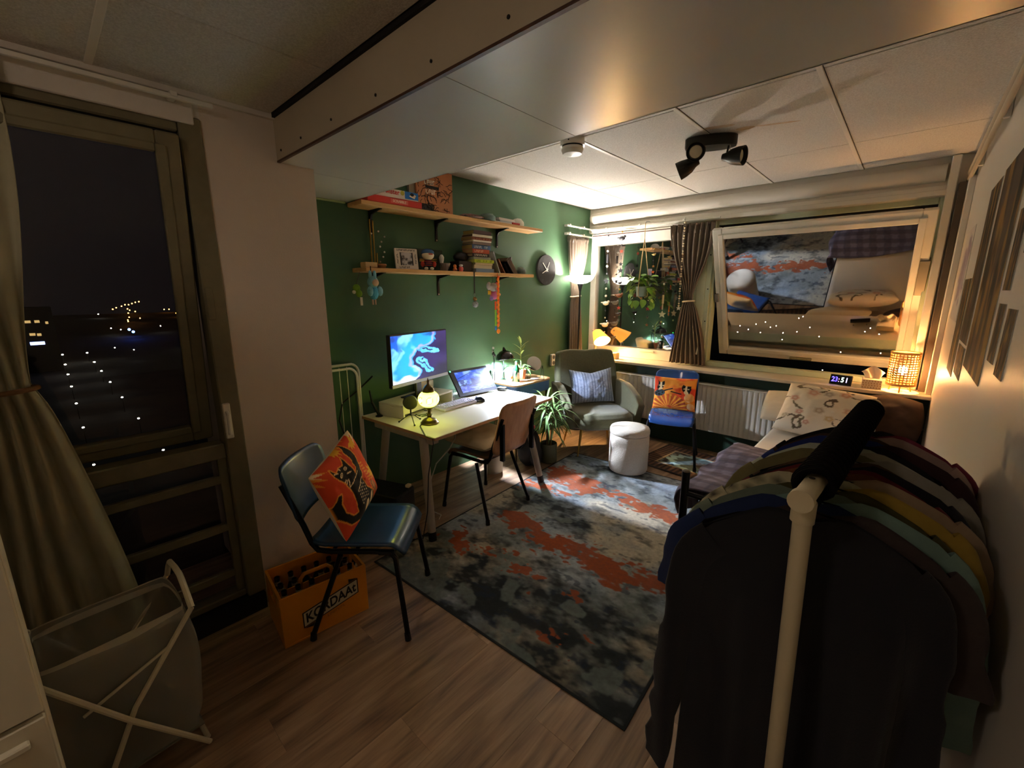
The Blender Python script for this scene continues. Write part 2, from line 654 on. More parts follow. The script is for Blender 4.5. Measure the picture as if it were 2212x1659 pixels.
# ---- ceiling tiles
ceil = st(MB().box((XG - 0.1, YB - 0.1, 2.70), (XR + 0.1, YW + 0.2, 2.8)), 'ceiling', M_GAP)
TX = [XG, -2.352, -1.69, -1.055, -0.43, XR]
TY = [YB1, 2.44, 3.735, YW]
def tiles(xs, ys, z, g):
    for i in range(len(xs) - 1):
        for j in range(len(ys) - 1):
            st(MB().rbox((xs[i] + g, ys[j] + g, z), (xs[i + 1] - g, ys[j + 1] - g, z + 0.02), 0.003), 'tile', M_TILE, ceil)
tiles(TX, TY, ZC, 0.0035)
st(MB().box((XG, YB1, ZC + 0.012), (XR, YW, ZC + 0.03)), 'backing', mat('tile joint grey', '#4d473f', 0.8), ceil)
for xx in TX[2:5]:
    st(MB().rbox((xx - 0.012, YB1, ZC - 0.004), (xx + 0.012, YW, ZC + 0.012), 0.002), 'runner', M_TBAR, ceil)
    st(MB().box((xx + 0.0125, YB1, ZC - 0.001), (xx + 0.0155, YW, ZC + 0.004)), 'seam', M_GAP, ceil)
st(MB().rbox((XG, YB1 + 0.0, ZC - 0.012), (XR, YB1 + 0.05, ZC + 0.004), 0.002), 'edge_angle', M_TBAR, ceil)
NX = [XP - 0.0, -1.69, -1.09, -0.49, XR]
NY = [YB, -0.946, -0.346, 0.254, YB0 - 0.012]
tiles(NX, NY, ZN, 0.003)
st(MB().box((XP, YB, ZN + 0.012), (XR, YB0, ZN + 0.03)), 'backing', MATS['tile joint grey'], ceil)
for yy in NY[1:4]:
    st(MB().rbox((XP, yy - 0.012, ZN - 0.003), (XR, yy + 0.012, ZN + 0.01), 0.002), 'runner', M_TBAR, ceil)
st(MB().rbox((XP, YB, ZN - 0.02), (XP + 0.022, YB0, ZN + 0.005), 0.002), 'edge_angle', M_WHITE, ceil)

# ================================================================ windows
def ring(lo, hi, w, d, T, mb=None):
    """Rectangular frame in local xz, depth d along y."""
    mb = mb or MB()
    (x0, z0), (x1, z1) = lo, hi
    mb.rbox((x0, 0, z0), (x0 + w, d, z1), 0.006, T=T)
    mb.rbox((x1 - w, 0, z0), (x1, d, z1), 0.006, T=T)
    mb.rbox((x0 + w, 0, z1 - w), (x1 - w, d, z1), 0.006, T=T)
    mb.rbox((x0 + w, 0, z0), (x1 - w, d, z0 + w), 0.006, T=T)
    return mb

# far left fixed window
I = Matrix()
w1 = st(ring((XG, SILL), (-1.62, 2.27), 0.075, 0.09, Matrix.Translation((0, YF, 0))), 'window_1', M_FRAME)
st(MB().rbox((XG + 0.02, YF - 0.02, SILL), (-1.64, YF + 0.02, SILL + 0.115), 0.005), 'bottom_rail', M_FRAME, w1)
st(MB().rbox((XG + 0.02, YF - 0.02, 2.13), (-1.64, YF + 0.02, 2.262), 0.005), 'top_rail', M_FRAME, w1)
st(MB().box((XG + 0.03, YF - 0.024, 2.235), (-1.64, YF - 0.019, 2.243)), 'weather_seal', mat('brown seal', '#4d2a22', 0.5), w1)
st(MB().box((XG + 0.05, YF + 0.035, SILL + 0.1), (-1.68, YF + 0.041, 2.16)), 'pane', M_PANE, w1)
st(MB().rbox((-2.22, YF - 0.035, SILL + 0.085), (-2.05, YF - 0.018, SILL + 0.103), 0.004), 'handle', M_FRAME, w1)
# post between the far windows
post = st(MB().rbox((-1.66, YF - 0.05, SILL), (-1.50, YF + 0.1, 2.27), 0.006), 'window_2', M_FRAMEG)
st(MB().rbox((-1.625, YF - 0.062, SILL), (-1.545, YF - 0.048, 2.27), 0.004), 'cover_strip', M_FRAMEG, post)
for zz in (1.05, 1.3, 1.62, 1.95):
    st(MB().cyl((-1.52, YF - 0.056, zz), (-1.52, YF - 0.047, zz), 0.006, n=8), 'screw', M_GAP, post)
hd = MB().rbox((-1.548, YF - 0.085, 1.0), (-1.525, YF - 0.06, 1.09), 0.004)
hd.tube([(-1.536, YF - 0.07, 1.08), (-1.536, YF - 0.11, 1.075), (-1.545, YF - 0.125, 1.0), (-1.55, YF - 0.125, 0.965)], 0.009, 8)
st(hd, 'latch_handle', M_RAIL, post, smooth=True)
# far right pivot window: fixed frame and tilted sash (top swung into the room)
w3 = st(ring((-1.53, SILL), (0.10, 2.275), 0.05, 0.11, Matrix.Translation((0, YF - 0.02, 0))), 'window_3', M_FRAMEG)
st(MB().box((-1.48, YF - 0.005, 2.215), (0.05, YF + 0.08, 2.226)), 'dark_rebate', M_GAP, w3)
SW, SH = 1.515, 1.345
ca, sa = math.cos(math.radians(25)), math.sin(math.radians(25))
TS = basis((-1.458, 4.635, 1.548), (1, 0, 0), (0, ca, sa), (0, -sa, ca))     # local z runs up the sash, y outward
sash = st(ring((0, -SH / 2), (SW, SH / 2), 0.082, 0.05, TS), 'sash', M_FRAMEOLD, w3)
sash.data.materials.clear(); sash.data.materials.append(M_FRAME)
inn = ring((0.05, -SH / 2 + 0.05), (SW - 0.05, SH / 2 - 0.05), 0.045, 0.035, TS @ Matrix.Translation((0, -0.012, 0)))
st(inn, 'glazing_bead', M_FRAME, sash)
st(MB().box((0.07, 0.012, -SH / 2 + 0.07), (SW - 0.07, 0.018, SH / 2 - 0.07), T=TS), 'pane', M_PANE, sash)
st(MB().rbox((0.66, -0.03, -SH / 2 + 0.022), (0.84, -0.008, -SH / 2 + 0.045), 0.004, T=TS), 'pull_handle', M_FRAMEOLD, sash)
st(MB().rbox((SW - 0.05, -0.012, 0.02), (SW + 0.01, 0.06, 0.3), 0.004, T=TS), 'pivot_plate', mat('grey metal plate', '#77736a', 0.4, 0.6), sash)
st(MB().rbox((-0.01, -0.012, -0.06), (0.03, 0.06, 0.03), 0.004, T=TS), 'pivot_plate', MATS['grey metal plate'], sash)

# tall near window beside the pillar
w4m = MB()
w4m.rbox((XP - 0.10, 0.495, 0.085), (XP + 0.012, 0.575, 2.3), 0.006)
w4m.rbox((XP - 0.10, -1.0, 0.085), (XP + 0.012, -0.93, 2.3), 0.006)
w4m.rbox((XP - 0.10, -0.93, 2.235), (XP + 0.0, 0.495, 2.3), 0.006)
w4m.rbox((XP - 0.10, -0.93, 0.83), (XP - 0.01, 0.495, 0.905), 0.006)
w4m.rbox((XP - 0.10, -0.93, 0.085), (XP - 0.02, 0.495, 0.12), 0.006)
w4 = st(w4m, 'window_4', M_FRAMEOLD)
st(MB().box((XP - 0.08, -0.93, 2.205), (XP - 0.02, 0.5, 2.236)), 'dark_rebate', M_GAP, w4)
st(MB().box((XP - 0.074, -0.93, 0.12), (XP - 0.068, 0.495, 0.83)), 'lower_pane', M_PANEL, w4)
for zz in (0.225, 0.475, 0.722):
    st(MB().rbox((XP - 0.06, -0.93, zz - 0.02), (XP - 0.03, 0.495, zz + 0.02), 0.005), 'guard_bar', M_FRAMEOLD, w4)
st(MB().rbox((XP - 0.062, 0.46, 0.12), (XP - 0.028, 0.495, 0.83), 0.004), 'guard_stile', M_FRAMEOLD, w4)
c6, s6 = math.cos(math.radians(9)), math.sin(math.radians(9))
TL = basis((XP - 0.035, -0.92, 1.56), (0, 1, 0), (-c6, 0, s6), (s6, 0, c6))
sash4 = st(ring((0, -0.66), (1.40, 0.655), 0.075, 0.045, TL), 'sash', M_FRAMEOLD, w4)
st(ring((0.05, -0.615), (1.355, 0.61), 0.035, 0.03, TL @ Matrix.Translation((0, -0.01, 0))), 'glazing_bead', M_FRAMEOLD, sash4)
st(MB().box((0.07, 0.016, -0.59), (1.33, 0.022, 0.585), T=TL), 'pane', M_PANEL, sash4)
st(MB().rbox((0.6, -0.025, -0.63), (0.85, -0.006, -0.61), 0.004, T=TL), 'pull_handle', M_FRAMEOLD, sash4)
lt = MB().rbox((XP - 0.0, 0.5, 0.93), (XP + 0.022, 0.53, 1.1), 0.004)
lt.tube([(XP + 0.02, 0.515, 1.06), (XP + 0.05, 0.512, 1.05), (XP + 0.058, 0.508, 0.96)], 0.008, 8)
st(lt, 'latch_handle', M_RAIL, w4, smooth=True)
st(MB().rbox((XP - 0.0, 0.50, 1.48), (XP + 0.018, 0.53, 1.62), 0.004), 'pivot_plate', M_FRAMEOLD, w4)

# wood casing above the tall window
st(MB().rbox((XP, YB, 2.268), (XP + 0.02, 0.55, 2.36), 0.004), 'trim_casing', M_WHITE)

# ================================================================ the night outside
M_NIGHT = mat('dark ground outside', '#0a0907', 0.9)
g = MB().box((-900, -700, -31), (900, 900, -30))
st(g, 'ground_outside', M_NIGHT)
def glow(name, h, s):
    return mat(name, '#000000', 0.5, emit=h, estr=s)
G_WHITE, G_ORANGE, G_BLUE, G_WARM = glow('street lamp glow', '#fff4df', 16), glow('sodium lamp glow', '#ff9a35', 12), glow('blue sign glow', '#3f6cff', 12), glow('lit window glow', '#ffe9c4', 1.2)
M_POLE = mat('dark lamp post', '#15130f', 0.6)
lm = MB().lathe([(0.0, 0.45), (0.35, 0.35), (0.5, 0.1), (0.35, -0.1), (0.0, -0.15)], 10).mesh('street_lamp_head', G_WHITE)
pmh = MB().cyl((0, 0, -4.0), (0, 0, 0.4), 0.08, n=6).mesh('street_lamp_pole', M_POLE)
k = 0
for i, X in enumerate((-281, -241, -211, -182.5, -153, -124, -95)):
    for j, Y in enumerate((4.2 + (281 + X) * -0.011, 12.3 + (281 + X) * -0.006)):
        lp = thing('street_lamp', '%s white street lamp from the window in the %s hand row outside' % (('nearest', 'second', 'third', 'fourth', 'fifth', 'sixth', 'seventh')[6 - i], ('left', 'right')[j]), 'street lamp', (X, Y, -26), group='car park lamps')
        for nm, me in (('lamp_head', lm), ('pole', pmh)):
            o = bpy.data.objects.new(nm, me)
            COL.objects.link(o)
            o.parent = lp
            if nm == 'lamp_head':
                s = 0.36 + 0.42 * (-X - 95) / 186
                o.scale = (s, s, s)
def scaled(p, zt=-25.0):
    t = (1.6 - zt) / (1.6 - p[2])
    return (p[0] * t, p[1] * t, zt)
hm = MB().ball((0, 0, 0), 0.55, 8).mesh('lamp_glow', G_ORANGE)
hw = MB().ball((0, 0, 0), 0.5, 8).mesh('lamp_glow', G_WHITE)
hb = MB().ball((0, 0, 0), 0.9, 8).mesh('sign_glow', G_BLUE)
def far_lamp(p, me, label, group, s):
    q = scaled(p) if p[2] < -3 else p
    d = math.hypot(q[0], q[1])
    o = bpy.data.objects.new('distant_lamp', me)
    COL.objects.link(o)
    o.location = q
    o.scale = (s * d / 400,) * 3
    o['label'] = label
    o['category'] = 'street lamp'
    o['group'] = group
for p in [(-420, 36, -10), (-420, 38, -9), (-420, 41, -8), (-420, 43, -7), (-420, 45, -7), (-420, 47, -6.2), (-420, 49, -5.4), (-420, 51, -5), (-420, 44, -10), (-420, 45, -11), (-420, 44, -13), (-420, 48, -12), (-420, 44, -16), (-420, 43, -18), (-420, 43, -19), (-420, 50, -17), (-420, 65, -11), (-420, 68, -11), (-420, 72, -14)]:
    far_lamp(p, hm, 'tiny orange street lamp far off beyond the tall window', 'far orange street lamps', 0.6)
for p in [(-330, 30, -19), (-330, 26, -18), (-330, 26, -29), (-330, 34, -31), (-330, 58, -27), (-330, 22, -10), (-330, 48, -18)]:
    far_lamp(p, hw, 'tiny white street lamp far off beyond the tall window', 'far white street lamps at the tall window', 0.6)
for i, p in enumerate([(-330, 33.6, -19.2), (-330, 35.2, -20.6)]):
    far_lamp(p, hb, ('dimmer blue light left of the bright blue one outside', 'bright blue light far off beyond the tall window')[i], 'blue lights outside', 0.9)
for p in [(-54, 300, -27), (-78, 300, -20), (-73, 300, -22), (-79, 300, -24), (-61, 300, -20), (-47, 300, -22), (-41, 300, -19), (-54, 300, -23), (-47, 300, -14), (-45, 300, -13), (-16, 300, -20), (-14, 300, -18), (-10, 300, -21), (-25, 300, -32), (-8, 300, -31), (-58, 300, -45), (-32, 300, -43), (-13, 300, -44), (-66, 300, -23.5), (-36, 300, -24), (-58, 300, -19), (-64, 300, -17), (-69, 300, -18.5), (-174, 300, -21), (-151, 300, -21), (-139, 300, -11), (-128, 300, -21), (-150, 300, -15)]:
    far_lamp(p, hw, 'tiny white town light far off beyond the window wall', 'town lights beyond the far windows', 0.6)
# dark apartment block with a few lit windows, far outside the tall window
bk = thing('apartment_block', 'dark apartment block with a few lit windows far outside the tall window', 'building', (-262, -6.5, -30))
MB().box((-6, -14, 0), (6, 10, 26)).build('wall', mat('dark building wall', '#0b0a0a', 0.9), bk)
for (yy, zz, w, h, s) in ((-1.5, 15, 1.5, 1.7, 'lit window glow'), (0.3, 14.8, 1.1, 1.7, 'lit window glow'), (0.1, 12.6, 1.1, 0.9, 'lit window glow')):
    MB().box((6.0, yy - w / 2, zz - h / 2), (6.1, yy + w / 2, zz + h / 2)).build('window', MATS[s], bk)
for (yy, zz, w) in ((3.4, 15.4, 1.6), (5.2, 15.2, 1.2), (2.6, 20.4, 2.2), (5.4, 20.4, 1.4), (8.0, 19.8, 0.8)):
    MB().box((6.0, yy - w / 2, zz - 0.5), (6.1, yy + w / 2, zz + 0.5)).build('window', glow('dim window glow', '#a88a55', 0.35), bk)
MB().box((6.0, 2.2, 11.2), (6.2, 6.2, 12.4)).build('shop_front', glow('bluish shop glow', '#9fb4ff', 1.2), bk)

# ================================================================ chairs
M_TUBE = mat('black steel tube', '#121316', 0.32, 0.6)
M_BLUE = mat('blue lacquered plywood', '#173a58', 0.34, noise=(14, 0.5, '#122f49'), coat=0.1, bump=(25, 0.05, 0.001))
M_BLUE2 = mat('blue lacquered plywood brighter', '#25509a', 0.25, noise=(14, 0.4, '#1f4484'), coat=0.4)
M_PLY = mat('beech plywood', '#d0a27a', 0.42, noise=(1.0, 0.5, '#a87a54'), stretch=(40, 40, 3))
M_FOOT = mat('black rubber', '#0c0c0c', 0.6)

def school_chair(name, label, loc, rz, seat_mat, back_mat, back_lo, back_hi, seat_h=0.44, back_tilt=0.10, flaps=False):
    t = thing(name, label, 'chair', loc, rz, 'school chairs')
    W = 0.20
    # seat shell with rolled front edge
    def seat(u, v):
        x = 0.215 - 0.43 * u
        y = (v - 0.5) * 0.39
        z = seat_h + 0.012
        z += 0.012 * (abs(v - 0.5) * 2) ** 3
        if u < 0.16:
            z -= 0.055 * ((0.16 - u) / 0.16) ** 2
        if u > 0.8:
            z += 0.022 * ((u - 0.8) / 0.2) ** 2
        e = max(0, (abs(u - 0.5) - 0.42) / 0.08)
        return (x, y * (1 - 0.06 * e * e), z)
    MB().grid(seat, 18, 14).build('seat', seat_mat, t, smooth=True, solid=0.011, ang=60)
    def back(u, v):
        y = (u - 0.5) * 0.40
        z = back_lo + (back_hi - back_lo) * v
        x = -0.215 - back_tilt * (z - seat_h) / 0.4 - 0.035 * (1 - (2 * u - 1) ** 2)
        ex = abs(2 * u - 1)
        ez = abs(2 * v - 1)
        if ex > 0.8 and ez > 0.75:
            k = ((ex - 0.8) / 0.2) * ((ez - 0.75) / 0.25)
            y *= 1 - 0.07 * k
            z -= 0.018 * k * (1 if v > 0.5 else -1)
        return (x, y, z)
    MB().grid(back, 18, 12).build('backrest', back_mat, t, smooth=True, solid=0.011, ang=60)
    fr = MB()
    for s in (-1, 1):
        y = s * 0.185
        top = back_lo + (back_hi - back_lo) * 0.72
        fr.tube([(0.17, y, seat_h - 0.016), (0.05, y, seat_h - 0.012), (-0.12, y, seat_h - 0.012), (-0.18, y, seat_h - 0.004), (-0.205, y, seat_h + 0.03),
                 (-0.235, y, seat_h + 0.12), (-0.222 - back_tilt * (top - seat_h) / 0.4 - 0.014, y, top)], 0.0125, 8)
        fr.tube([(-0.12, s * 0.185, seat_h - 0.02), (-0.12, 0, seat_h - 0.022), (-0.12, -s * 0.185, seat_h - 0.02)], 0.009, 6)
    fr.build('frame', M_TUBE, t, smooth=True)
    for s in (-1, 1):
        for q in (1, -1):
            y0, y1 = s * 0.19, s * 0.235
            if q == 1:
                pts = [(0.10, y0, seat_h - 0.014), (0.155, y0, seat_h - 0.016), (0.176, s * 0.196, seat_h - 0.04), (0.222, y1, 0.02)]
            else:
                pts = [(-0.08, y0, seat_h - 0.03), (-0.10, s * 0.196, seat_h - 0.09), (-0.222, y1, 0.02)]
            lg = MB().tube(pts, 0.0125, 8).build('leg', M_TUBE, t, smooth=True)
            MB().cyl((pts[-1][0], pts[-1][1], 0.0), (pts[-1][0] * 0.985, pts[-1][1] * 0.995, 0.035), 0.0155, 0.0145, 8).build('foot_cap', M_FOOT, lg, smooth=True)
    return t
chair1 = school_chair('school_chair', 'worn blue school chair beside the yellow beer crate, standing half on bare floor', (-1.837, 0.953, 0.0078), math.radians(42.3), M_BLUE, M_BLUE, 0.56, 0.83)
chair2 = school_chair('school_chair', 'blue school chair in front of the panel radiator behind the white pouf', (-1.515, 3.90, 0.0128), math.radians(-72), M_BLUE2, M_BLUE2, 0.56, 0.82)
chair3 = school_chair('school_chair', 'wooden backed school chair pushed up to the white desk', (-2.196, 2.104, 0.0078), math.radians(184), mat('seat board brown', '#6d5038', 0.5), M_PLY, 0.50, 0.875)
for s in (-1, 1):
    MB().rbox((-0.246 - 0.07, s * 0.165 - 0.011, 0.47), (-0.228 - 0.055, s * 0.165 + 0.011, 0.73), 0.003).build('back_bar', M_TUBE, chair3)

# ================================================================ cushions
def cushion_mesh(w, h, t, n, puff=2.6, ear=0.05, sag=0.0, seed=0):
    """Front and back grid sharing one outline; first (n+1)^2 vertices are the front."""
    mb = MB()
    def side(sg):
        def fn(u, v):
            a, b = 2 * u - 1, 2 * v - 1
            k = max(0.0, 1 - abs(a) ** puff) * max(0.0, 1 - abs(b) ** puff)
            z = sg * t * 0.5 * k ** 0.45
            x = a * w / 2 * (1 - ear * (1 - b * b))
            y = b * h / 2 * (1 - ear * (1 - a * a))
            wr = (fbm(u * 5, v * 5, seed + (0 if sg > 0 else 9), 3) - 0.5) * 0.03 * k
            y -= sag * (1 - abs(a)) * max(0, b) * h * 0.12
            return (x, y, z + wr)
        return fn
    mb.grid(side(1), n, n)
    o = len(mb.v)
    mb.grid(side(-1), n, n)
    for i in range(len(mb.f) // 2, len(mb.f)):
        mb.f[i] = tuple(reversed(mb.f[i]))
    return mb
def inpoly(u, v, poly):
    c = False
    j = len(poly) - 1
    for i in range(len(poly)):
        xi, yi = poly[i]
        xj, yj = poly[j]
        if (yi > v) != (yj > v) and u < (xj - xi) * (v - yi) / (yj - yi) + xi:
            c = not c
        j = i
    return c
def segd(u, v, a, b):
    dx, dy = b[0] - a[0], b[1] - a[1]
    t = max(0, min(1, ((u - a[0]) * dx + (v - a[1]) * dy) / (dx * dx + dy * dy + 1e-9)))
    return math.hypot(u - a[0] - t * dx, v - a[1] - t * dy)
def ell(u, v, c, rx, ry, rot=0.0):
    dx, dy = u - c[0], v - c[1]
    cs, sn = math.cos(rot), math.sin(rot)
    return math.hypot((dx * cs + dy * sn) / rx, (-dx * sn + dy * cs) / ry)
K_OR, K_RED, K_YEL, K_BLK, K_CRM, K_DK = [hexc(h)[:3] for h in ('#e2651f', '#dd4420', '#eeb32e', '#14120f', '#f1d7a6', '#3c4f58')]
K_ORL = hexc('#f09a35')[:3]
def leaf_fan(u, v, c, ang0, ang1, n, r0, r1, w):
    dx, dy = u - c[0], v - c[1]
    d = math.hypot(dx, dy)
    if d < r0 or d > r1:
        return False
    a = math.atan2(dy, dx)
    for i in range(n):
        b = ang0 + (ang1 - ang0) * i / max(1, n - 1)
        e = abs((a - b + math.pi) % (2 * math.pi) - math.pi) * d
        if e < w * math.sin(math.pi * min(1, max(0, (d - r0) / (r1 - r0))) ** 0.7 + 0.15):
            return True
    return False
CAT_BODY = [(0.34, 0.04), (0.36, 0.3), (0.37, 0.5), (0.35, 0.6), (0.31, 0.68), (0.29, 0.76), (0.30, 0.84), (0.33, 0.76), (0.40, 0.78), (0.47, 0.76), (0.52, 0.84), (0.53, 0.74), (0.55, 0.66), (0.53, 0.58), (0.60, 0.62), (0.62, 0.74), (0.60, 0.84), (0.66, 0.92), (0.70, 0.80), (0.70, 0.62), (0.66, 0.5), (0.60, 0.46), (0.62, 0.3), (0.72, 0.16), (0.70, 0.04)]
TAIL = [(0.36, 0.06), (0.2, 0.14), (0.12, 0.3), (0.12, 0.46), (0.2, 0.54), (0.25, 0.53), (0.19, 0.44), (0.19, 0.32), (0.26, 0.2), (0.37, 0.16)]
def print_cat(u, v):
    u, v = (u - 0.5) / 1.2 + 0.53, (v - 0.5) / 1.1 + 0.46
    u += (fbm(u * 9, v * 9, 3, 2) - 0.5) * 0.012
    if inpoly(u, v, CAT_BODY) or inpoly(u, v, TAIL):
        for c, rx, ry, rt in (((0.37, 0.70), 0.035, 0.018, 0.4), ((0.47, 0.715), 0.022, 0.022, 0)):
            e = ell(u, v, c, rx, ry, rt)
            if e < 1:
                return K_CRM if e > 0.62 or e < 0.3 else K_BLK
        for a, b in (((0.38, 0.62), (0.30, 0.60)), ((0.39, 0.61), (0.33, 0.56)), ((0.41, 0.60), (0.38, 0.54)), ((0.35, 0.75), (0.31, 0.77)), ((0.40, 0.75), (0.39, 0.78)), ((0.45, 0.66), (0.50, 0.64)), ((0.37, 0.52), (0.52, 0.55)), ((0.52, 0.55), (0.58, 0.58)), ((0.46, 0.40), (0.60, 0.47))):
            if segd(u, v, a, b) < 0.006:
                return K_CRM
        if 0.42 < u < 0.62 and 0.2 < v < 0.42:
            if ((u * 28) % 1 - 0.5) ** 2 + ((v * 22 + math.floor(u * 28) * 0.5) % 1 - 0.5) ** 2 < 0.05:
                return K_CRM
        if ell(u, v, (0.52, 0.09), 0.035, 0.09, -0.5) < 1 or ell(u, v, (0.64, 0.10), 0.03, 0.10, -0.6) < 1:
            return K_CRM
        return K_BLK
    for p in (CAT_BODY, TAIL):
        if min(segd(u, v, p[i - 1], p[i]) for i in range(len(p))) < 0.014:
            return K_ORL
    if leaf_fan(u, v, (-0.02, 0.98), -1.5, 0.1, 7, 0.05, 0.34, 0.022):
        return K_CRM if (u + v) % 0.2 < 0.08 else K_ORL
    if leaf_fan(u, v, (1.0, 1.0), math.pi, 1.5 * math.pi, 6, 0.05, 0.3, 0.022):
        return K_CRM if u > 0.85 else K_YEL
    if leaf_fan(u, v, (0.55, 0.95), -2.9, -0.5, 6, 0.0, 0.11, 0.018) or leaf_fan(u, v, (0.86, 0.36), 0.6, 4.6, 7, 0.0, 0.13, 0.02) or leaf_fan(u, v, (0.8, 0.84), -3.0, 0.3, 6, 0.0, 0.1, 0.018):
        return K_YEL
    if ell(u, v, (0.78, 0.18), 0.05, 0.12, 0.4) < 1:
        return K_DK if (u * 40) % 1 < 0.55 else K_ORL
    if 0.7 < u < 0.78 and 0.2 < v < 0.6 and (v * 24 + u * 10) % 1 < 0.4:
        return K_ORL
    return lerp(K_RED, K_OR, fbm(u * 4, v * 4, 5, 2) * 0.5)
HEAD_A = [(0.06, 0.64), (0.10, 0.78), (0.09, 0.88), (0.15, 0.82), (0.26, 0.88), (0.24, 0.74), (0.20, 0.62), (0.12, 0.58)]
HEAD_B = [(0.68, 0.62), (0.67, 0.72), (0.70, 0.80), (0.76, 0.76), (0.88, 0.76), (0.90, 0.66), (0.86, 0.52), (0.76, 0.50)]
def print_two_cats(u, v):
    u += (fbm(u * 9, v * 9, 4, 2) - 0.5) * 0.02
    for hd, cx, cy in ((HEAD_A, 0.165, 0.68), (HEAD_B, 0.775, 0.62)):
        if inpoly(u, v, hd):
            if ell(u, v, (cx - 0.035, cy + 0.05), 0.03, 0.014) < 1 or ell(u, v, (cx + 0.055, cy + 0.045), 0.026, 0.014) < 1:
                return K_CRM
            if abs(u - cx) < 0.022 + max(0, cy - v) * 0.55:
                return K_CRM
            return K_BLK
    if ell(u, v, (0.14, 0.50), 0.14, 0.10, 0.3) < 1 or segd(u, v, (0.2, 0.55), (0.44, 0.66)) < 0.03 * (1 - u):
        return K_DK if fbm(u * 30, v * 30, 2, 2) > 0.5 else K_BLK
    if segd(u, v, (0.42, 0.56), (0.66, 0.50)) < 0.018:
        return K_BLK
    if ell(u, v, (0.86, 0.40), 0.12, 0.14) < 1 or ell(u, v, (0.9, 0.14), 0.09, 0.1) < 1:
        return lerp(K_CRM, K_ORL, fbm(u * 12, v * 12, 8, 2))
    d = math.hypot(u - 0.38, v - 0.02)
    if 0.1 < d < 0.46:
        a = math.atan2(v - 0.02, u - 0.38)
        if (a * 5.5 / math.pi * 2) % 1 < 0.42:
            return lerp(K_ORL, K_YEL, 0.3)
        if 0.25 < a < 0.85 and d > 0.26 and (a * 24) % 1 < 0.5:
            return hexc('#6d1a22')[:3]
        return lerp(K_OR, hexc('#a4431c')[:3], fbm(u * 8, v * 8, 1, 2))
    c = fbm(u * 3.2, v * 5, 11, 3)
    return lerp(K_RED, K_ORL, smooth01(0.38, 0.6, c))
M_PRINT = mat('printed cotton', '#ffffff', 0.85, attr='Col', bump=(220, 0.25, 0.001), sheen=0.0)
CUSH_BACK = hexc('#d8cdb4')[:3]
def make_cushion(name, label, w, h, t, T, painter, n=110, back=CUSH_BACK, material=None, **k):
    mb = cushion_mesh(w, h, t, n, **k)
    o = mb.build(name, material or M_PRINT, smooth=True, ang=80, label=label, cat='cushion')
    w1 = n + 1
    def fn(co, i):
        if i < w1 * w1:
            return painter((i % w1) / n, (i // w1) / n)
        return back
    if painter:
        paint(o, fn)
    o.matrix_world = T
    return o
def lean_T(base, facing, tilt, roll=0.0, h=0.4):
    """Cushion standing at base, its front turned to angle `facing`, leaning back by tilt."""
    n = Vector((math.cos(facing) * math.cos(tilt), math.sin(facing) * math.cos(tilt), math.sin(tilt)))
    ex = Vector((-math.sin(facing), math.cos(facing), 0))
    ey = n.cross(ex)
    R = basis((0, 0, 0), ex, ey, n) @ Matrix.Rotation(roll, 4, 'Z')
    c = Vector(base) + R.to_3x3() @ Vector((0, h / 2, 0))
    return Matrix.Translation(c) @ R
f1 = math.radians(42.3)
b1 = (-1.837 - 0.025 * math.cos(f1) - 0.01, 0.953 - 0.025 * math.sin(f1) + 0.012, 0.486)
make_cushion('cushion', 'orange cushion with a black cat print on the chair by the beer crate', 0.375, 0.375, 0.13, lean_T(b1, f1 - 0.16, 0.24, 0.26, 0.455), print_cat)
f2 = math.radians(-72)
b2 = (-1.515 - 0.045 * math.cos(f2), 3.90 - 0.045 * math.sin(f2), 0.484)
make_cushion('cushion', 'orange cushion with two cat faces on the chair by the radiator', 0.385, 0.315, 0.12, lean_T(b2, f2, 0.24, 0.0, 0.325), print_two_cats)
# tied seat pad on the desk chair
pad = MB()
def padf(sg):
    def fn(u, v):
        a, b = 2 * u - 1, 2 * v - 1
        k = max(0, 1 - abs(a) ** 4) * max(0, 1 - abs(b) ** 4)
        dip = sum(math.exp(-((a - p) ** 2 + (b - q) ** 2) / 0.03) for p, q in ((0.45, 0.45), (-0.45, 0.45), (0.45, -0.45), (-0.45, -0.45), (0, 0)))
        z = sg * (0.048 * k ** 0.4 - 0.030 * dip * k)
        return (a * 0.222 * (1 - 0.03 * (1 - b * b)), b * 0.218 * (1 - 0.03 * (1 - a * a)), z + (fbm(u * 6, v * 6, 2, 3) - 0.5) * 0.012 * k)
    return fn
pad.grid(padf(1), 36, 36)
pad.grid(padf(-1), 36, 36)
pc, ps = math.cos(math.radians(184)), math.sin(math.radians(184))
pad.build('seat_cushion', mat('unbleached cotton', '#c9b694', 0.9, noise=(30, 0.3, '#b7a382'), bump=(150, 0.3, 0.001)), smooth=True, ang=80, label='tufted beige seat pad on the wooden desk chair', cat='cushion', loc=(-2.196 + 0.036 * pc, 2.104, 0.545), rot=(0, 0, math.radians(184)))

# ================================================================ armchair
M_OLIVE = mat('olive wool upholstery', '#57573f', 0.95, noise=(60, 0.5, '#46462f'), bump=(260, 0.5, 0.002), sheen=0.3)
M_BRASS = mat('brass leg', '#b08d4a', 0.3, 0.9)
arm = thing('armchair', 'olive green wing armchair in the corner behind the potted plant', 'armchair', (-2.25, 3.72, 0.0068), math.radians(-38))
def blob_grid(fn, nu, nv, name, parent, wrap=False, solid=None):
    return MB().grid(fn, nu, nv, wrap=wrap).build(name, M_OLIVE, parent, smooth=True, ang=80, solid=solid)
